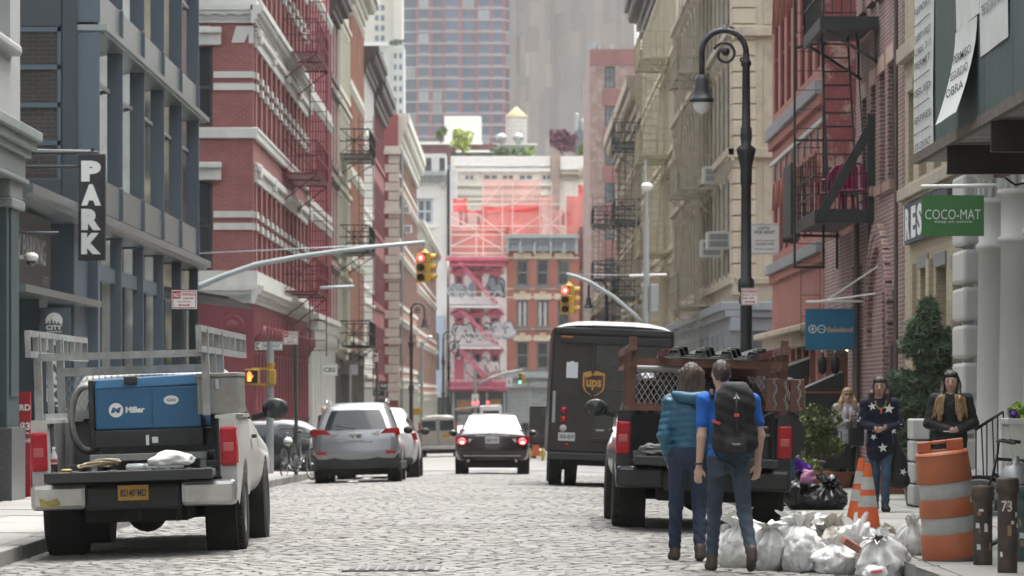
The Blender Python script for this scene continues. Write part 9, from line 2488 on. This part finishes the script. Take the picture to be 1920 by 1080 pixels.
# woman in black with long ombre hair
db_=46.0;k=.985
bw=thing('person','woman in a black jacket with long dark hair fading to blonde, holding a phone','person',(XX(1783,db_),db_,sz(5.2,db_)),PI)
J=pose(k,wrL=(-.06,.24,1.055),wrR=(.06,.24,1.055),elL=(-.27,.02,1.13),elR=(.27,.02,1.13),palmL=(0,.2,1),palmR=(0,.2,1),look=(.22,1,-.12),curl=.8)
m_blk=cloth('black_jacket',(.011,.011,.012),.8,.4,22)
figure(bw,J,[m_skin2,m_blk,cloth('black_trousers',(.013,.013,.014)),m_bs],k,.0105,1.0,.028,1.0,face=1,coat=.10)
front_hair(bw,np.array(J['head']),k,.46,None,.09,[m_dkh,hairm('blonde_ends',(.20,.12,.055),(.48,.34,.18))],fw=.165,look=(.22,1,0))
ph=thing('phone','pale phone held by the woman in the black jacket','phone',(XX(1780,45.7),45.73,ZZ(809,45.7)));P(ph,'case',m_signwht, lambda mb:mb.bx(-.065,.065,-.03,.03,-.005,.006),.003);P(ph,'screen',m_cglass, lambda mb:mb.bx(-.06,.06,-.027,.027,.006,.0075))
# blonde woman in grey blazer
dl=65.0;k=.96
bl_=thing('person','blonde woman in sunglasses and pale grey blazer carrying bags','person',(XX(1589,dl),dl,sz(5.6,dl)),PI)
J=pose(k,wrR=(.03,.20,1.17),elR=(.25,.02,1.12),wrL=(-.20,.16,1.22),elL=(-.26,-.02,1.10),palmR=(0,-.2,1),palmL=(0,-.2,1),kneeL=(-.07,.06,.5),ankL=(-.06,.1,.085),ankR=(.07,-.1,.085),curl=.8)
m_blz=cloth('grey_blazer',(.33,.34,.33),.85,.35,20)
figure(bl_,J,[m_skin2,m_blz,cloth('black_trousers',(.013,.013,.014)),m_bs],k,.0125,1.0,.016,1.0,face=1,coat=.12)
front_hair(bl_,np.array(J['head']),k,.24,hairm('blonde_hair',(.34,.22,.10),(.62,.47,.27)),.10)
hd=np.array(J['head'])
P(bl_,'sunglasses',m_dblack, lambda mb:(mb.ball(hd+np.array([-.034,.092,.012]),(.030,.012,.022),10,6),mb.ball(hd+np.array([.034,.092,.012]),(.030,.012,.022),10,6),mb.bar(hd+np.array([-.03,.1,.02]),hd+np.array([.03,.1,.02]),.008)))
P(bl_,'scarf',cloth('lilac_scarf',(.36,.31,.33)), lambda mb:[mb.tube([(s_*.05,.10,1.42*k),(s_*.045,.15,1.30*k),(s_*.03,.155,1.05*k)],[.035,.035,.028],8) for s_ in (-1,1)]);P(bl_,'lapel',pm('lapel_white',(.5,.5,.48),.8), lambda mb:[mb.bar((s_*.10,.135,1.38*k),(s_*.06,.15,1.12*k),.035,.012) for s_ in (-1,1)])
def tote(lab,X,Y,z,w,h,mat):
 t=thing('tote_bag',lab,'bag',(X,Y,z));P(t,'bag',mat, lambda mb:mb.loft([[(a*w*q,b*.09,c_*h) for a,b in ((-.5,-1),(-.25,-1.2),(.25,-1.2),(.5,-1),(.5,1),(-.5,1))] for c_,q in ((0,.82),(.1,.95),(.6,1.0),(1,.96))]),.01)
 P(t,'handle',mat, lambda mb:mb.tube([(-.1,-.1,h),(-.08,-.09,h+.2),(.08,-.09,h+.2),(.1,-.1,h)],.012,6));return t
tote('large black tote bag carried by the blonde woman',XX(1566,64.7),64.6,sz(5.4,64.6)+.34,.50,.42,m_blk);tote('black shoulder bag under the blonde woman arm',XX(1605,64.8),64.75,sz(5.8,64.8)+.72,.26,.30,m_blk)
# people half hidden
hp=thing('person','person in a black jacket mostly hidden behind the black pickup','person',(XX(1480,51.5),51.5,sz(3.75,51.5)),R(80))
figure(hp,pose(.98,elR=(.25,-.06,1.13),wrR=(.27,.08,.90)),[m_skin,m_blk,m_bj,m_bs],.98,.014,1.0,.02)
hair(hp,[('e',(0,.0,1.63),(.086,.10,.11),None,.01,0)],m_dkh)
fp=thing('person','bald man in a dark purple coat behind the silver SUV','person',(XX(607,108),108,gprof(108)+.06),R(-60))
figure(fp,pose(.98),[m_skin,cloth('purple_coat',(.03,.022,.035)),m_blk,m_bs],.98,.02,1.05,.03,hands=False,coat=.15)
qp=thing('person','tiny pedestrian in a dark coat at the far end of the street','person',(XX(985,325),325,gprof(325)),PI)
figure(qp,pose(1.0),[m_skin,m_navy,m_blk,m_bs],1.0,.03,1.0,.03,hands=False)
# ================================================================== air
m=bpy.data.materials.new('haze_air');m.use_nodes=True
n=m.node_tree;n.nodes.clear()
out=n.nodes.new('ShaderNodeOutputMaterial');pv=n.nodes.new('ShaderNodeVolumePrincipled')
pv.inputs['Color'].default_value=(.92,.96,.94,1);pv.inputs['Density'].default_value=HAZE;pv.inputs['Anisotropy'].default_value=0
n.links.new(pv.outputs[0],out.inputs['Volume'])
hz=MB().bx(-250,250,-70,1310,-6,190).build('haze',m,None,world=False)
tag(hz,'thin pale city haze',None,None,'stuff')
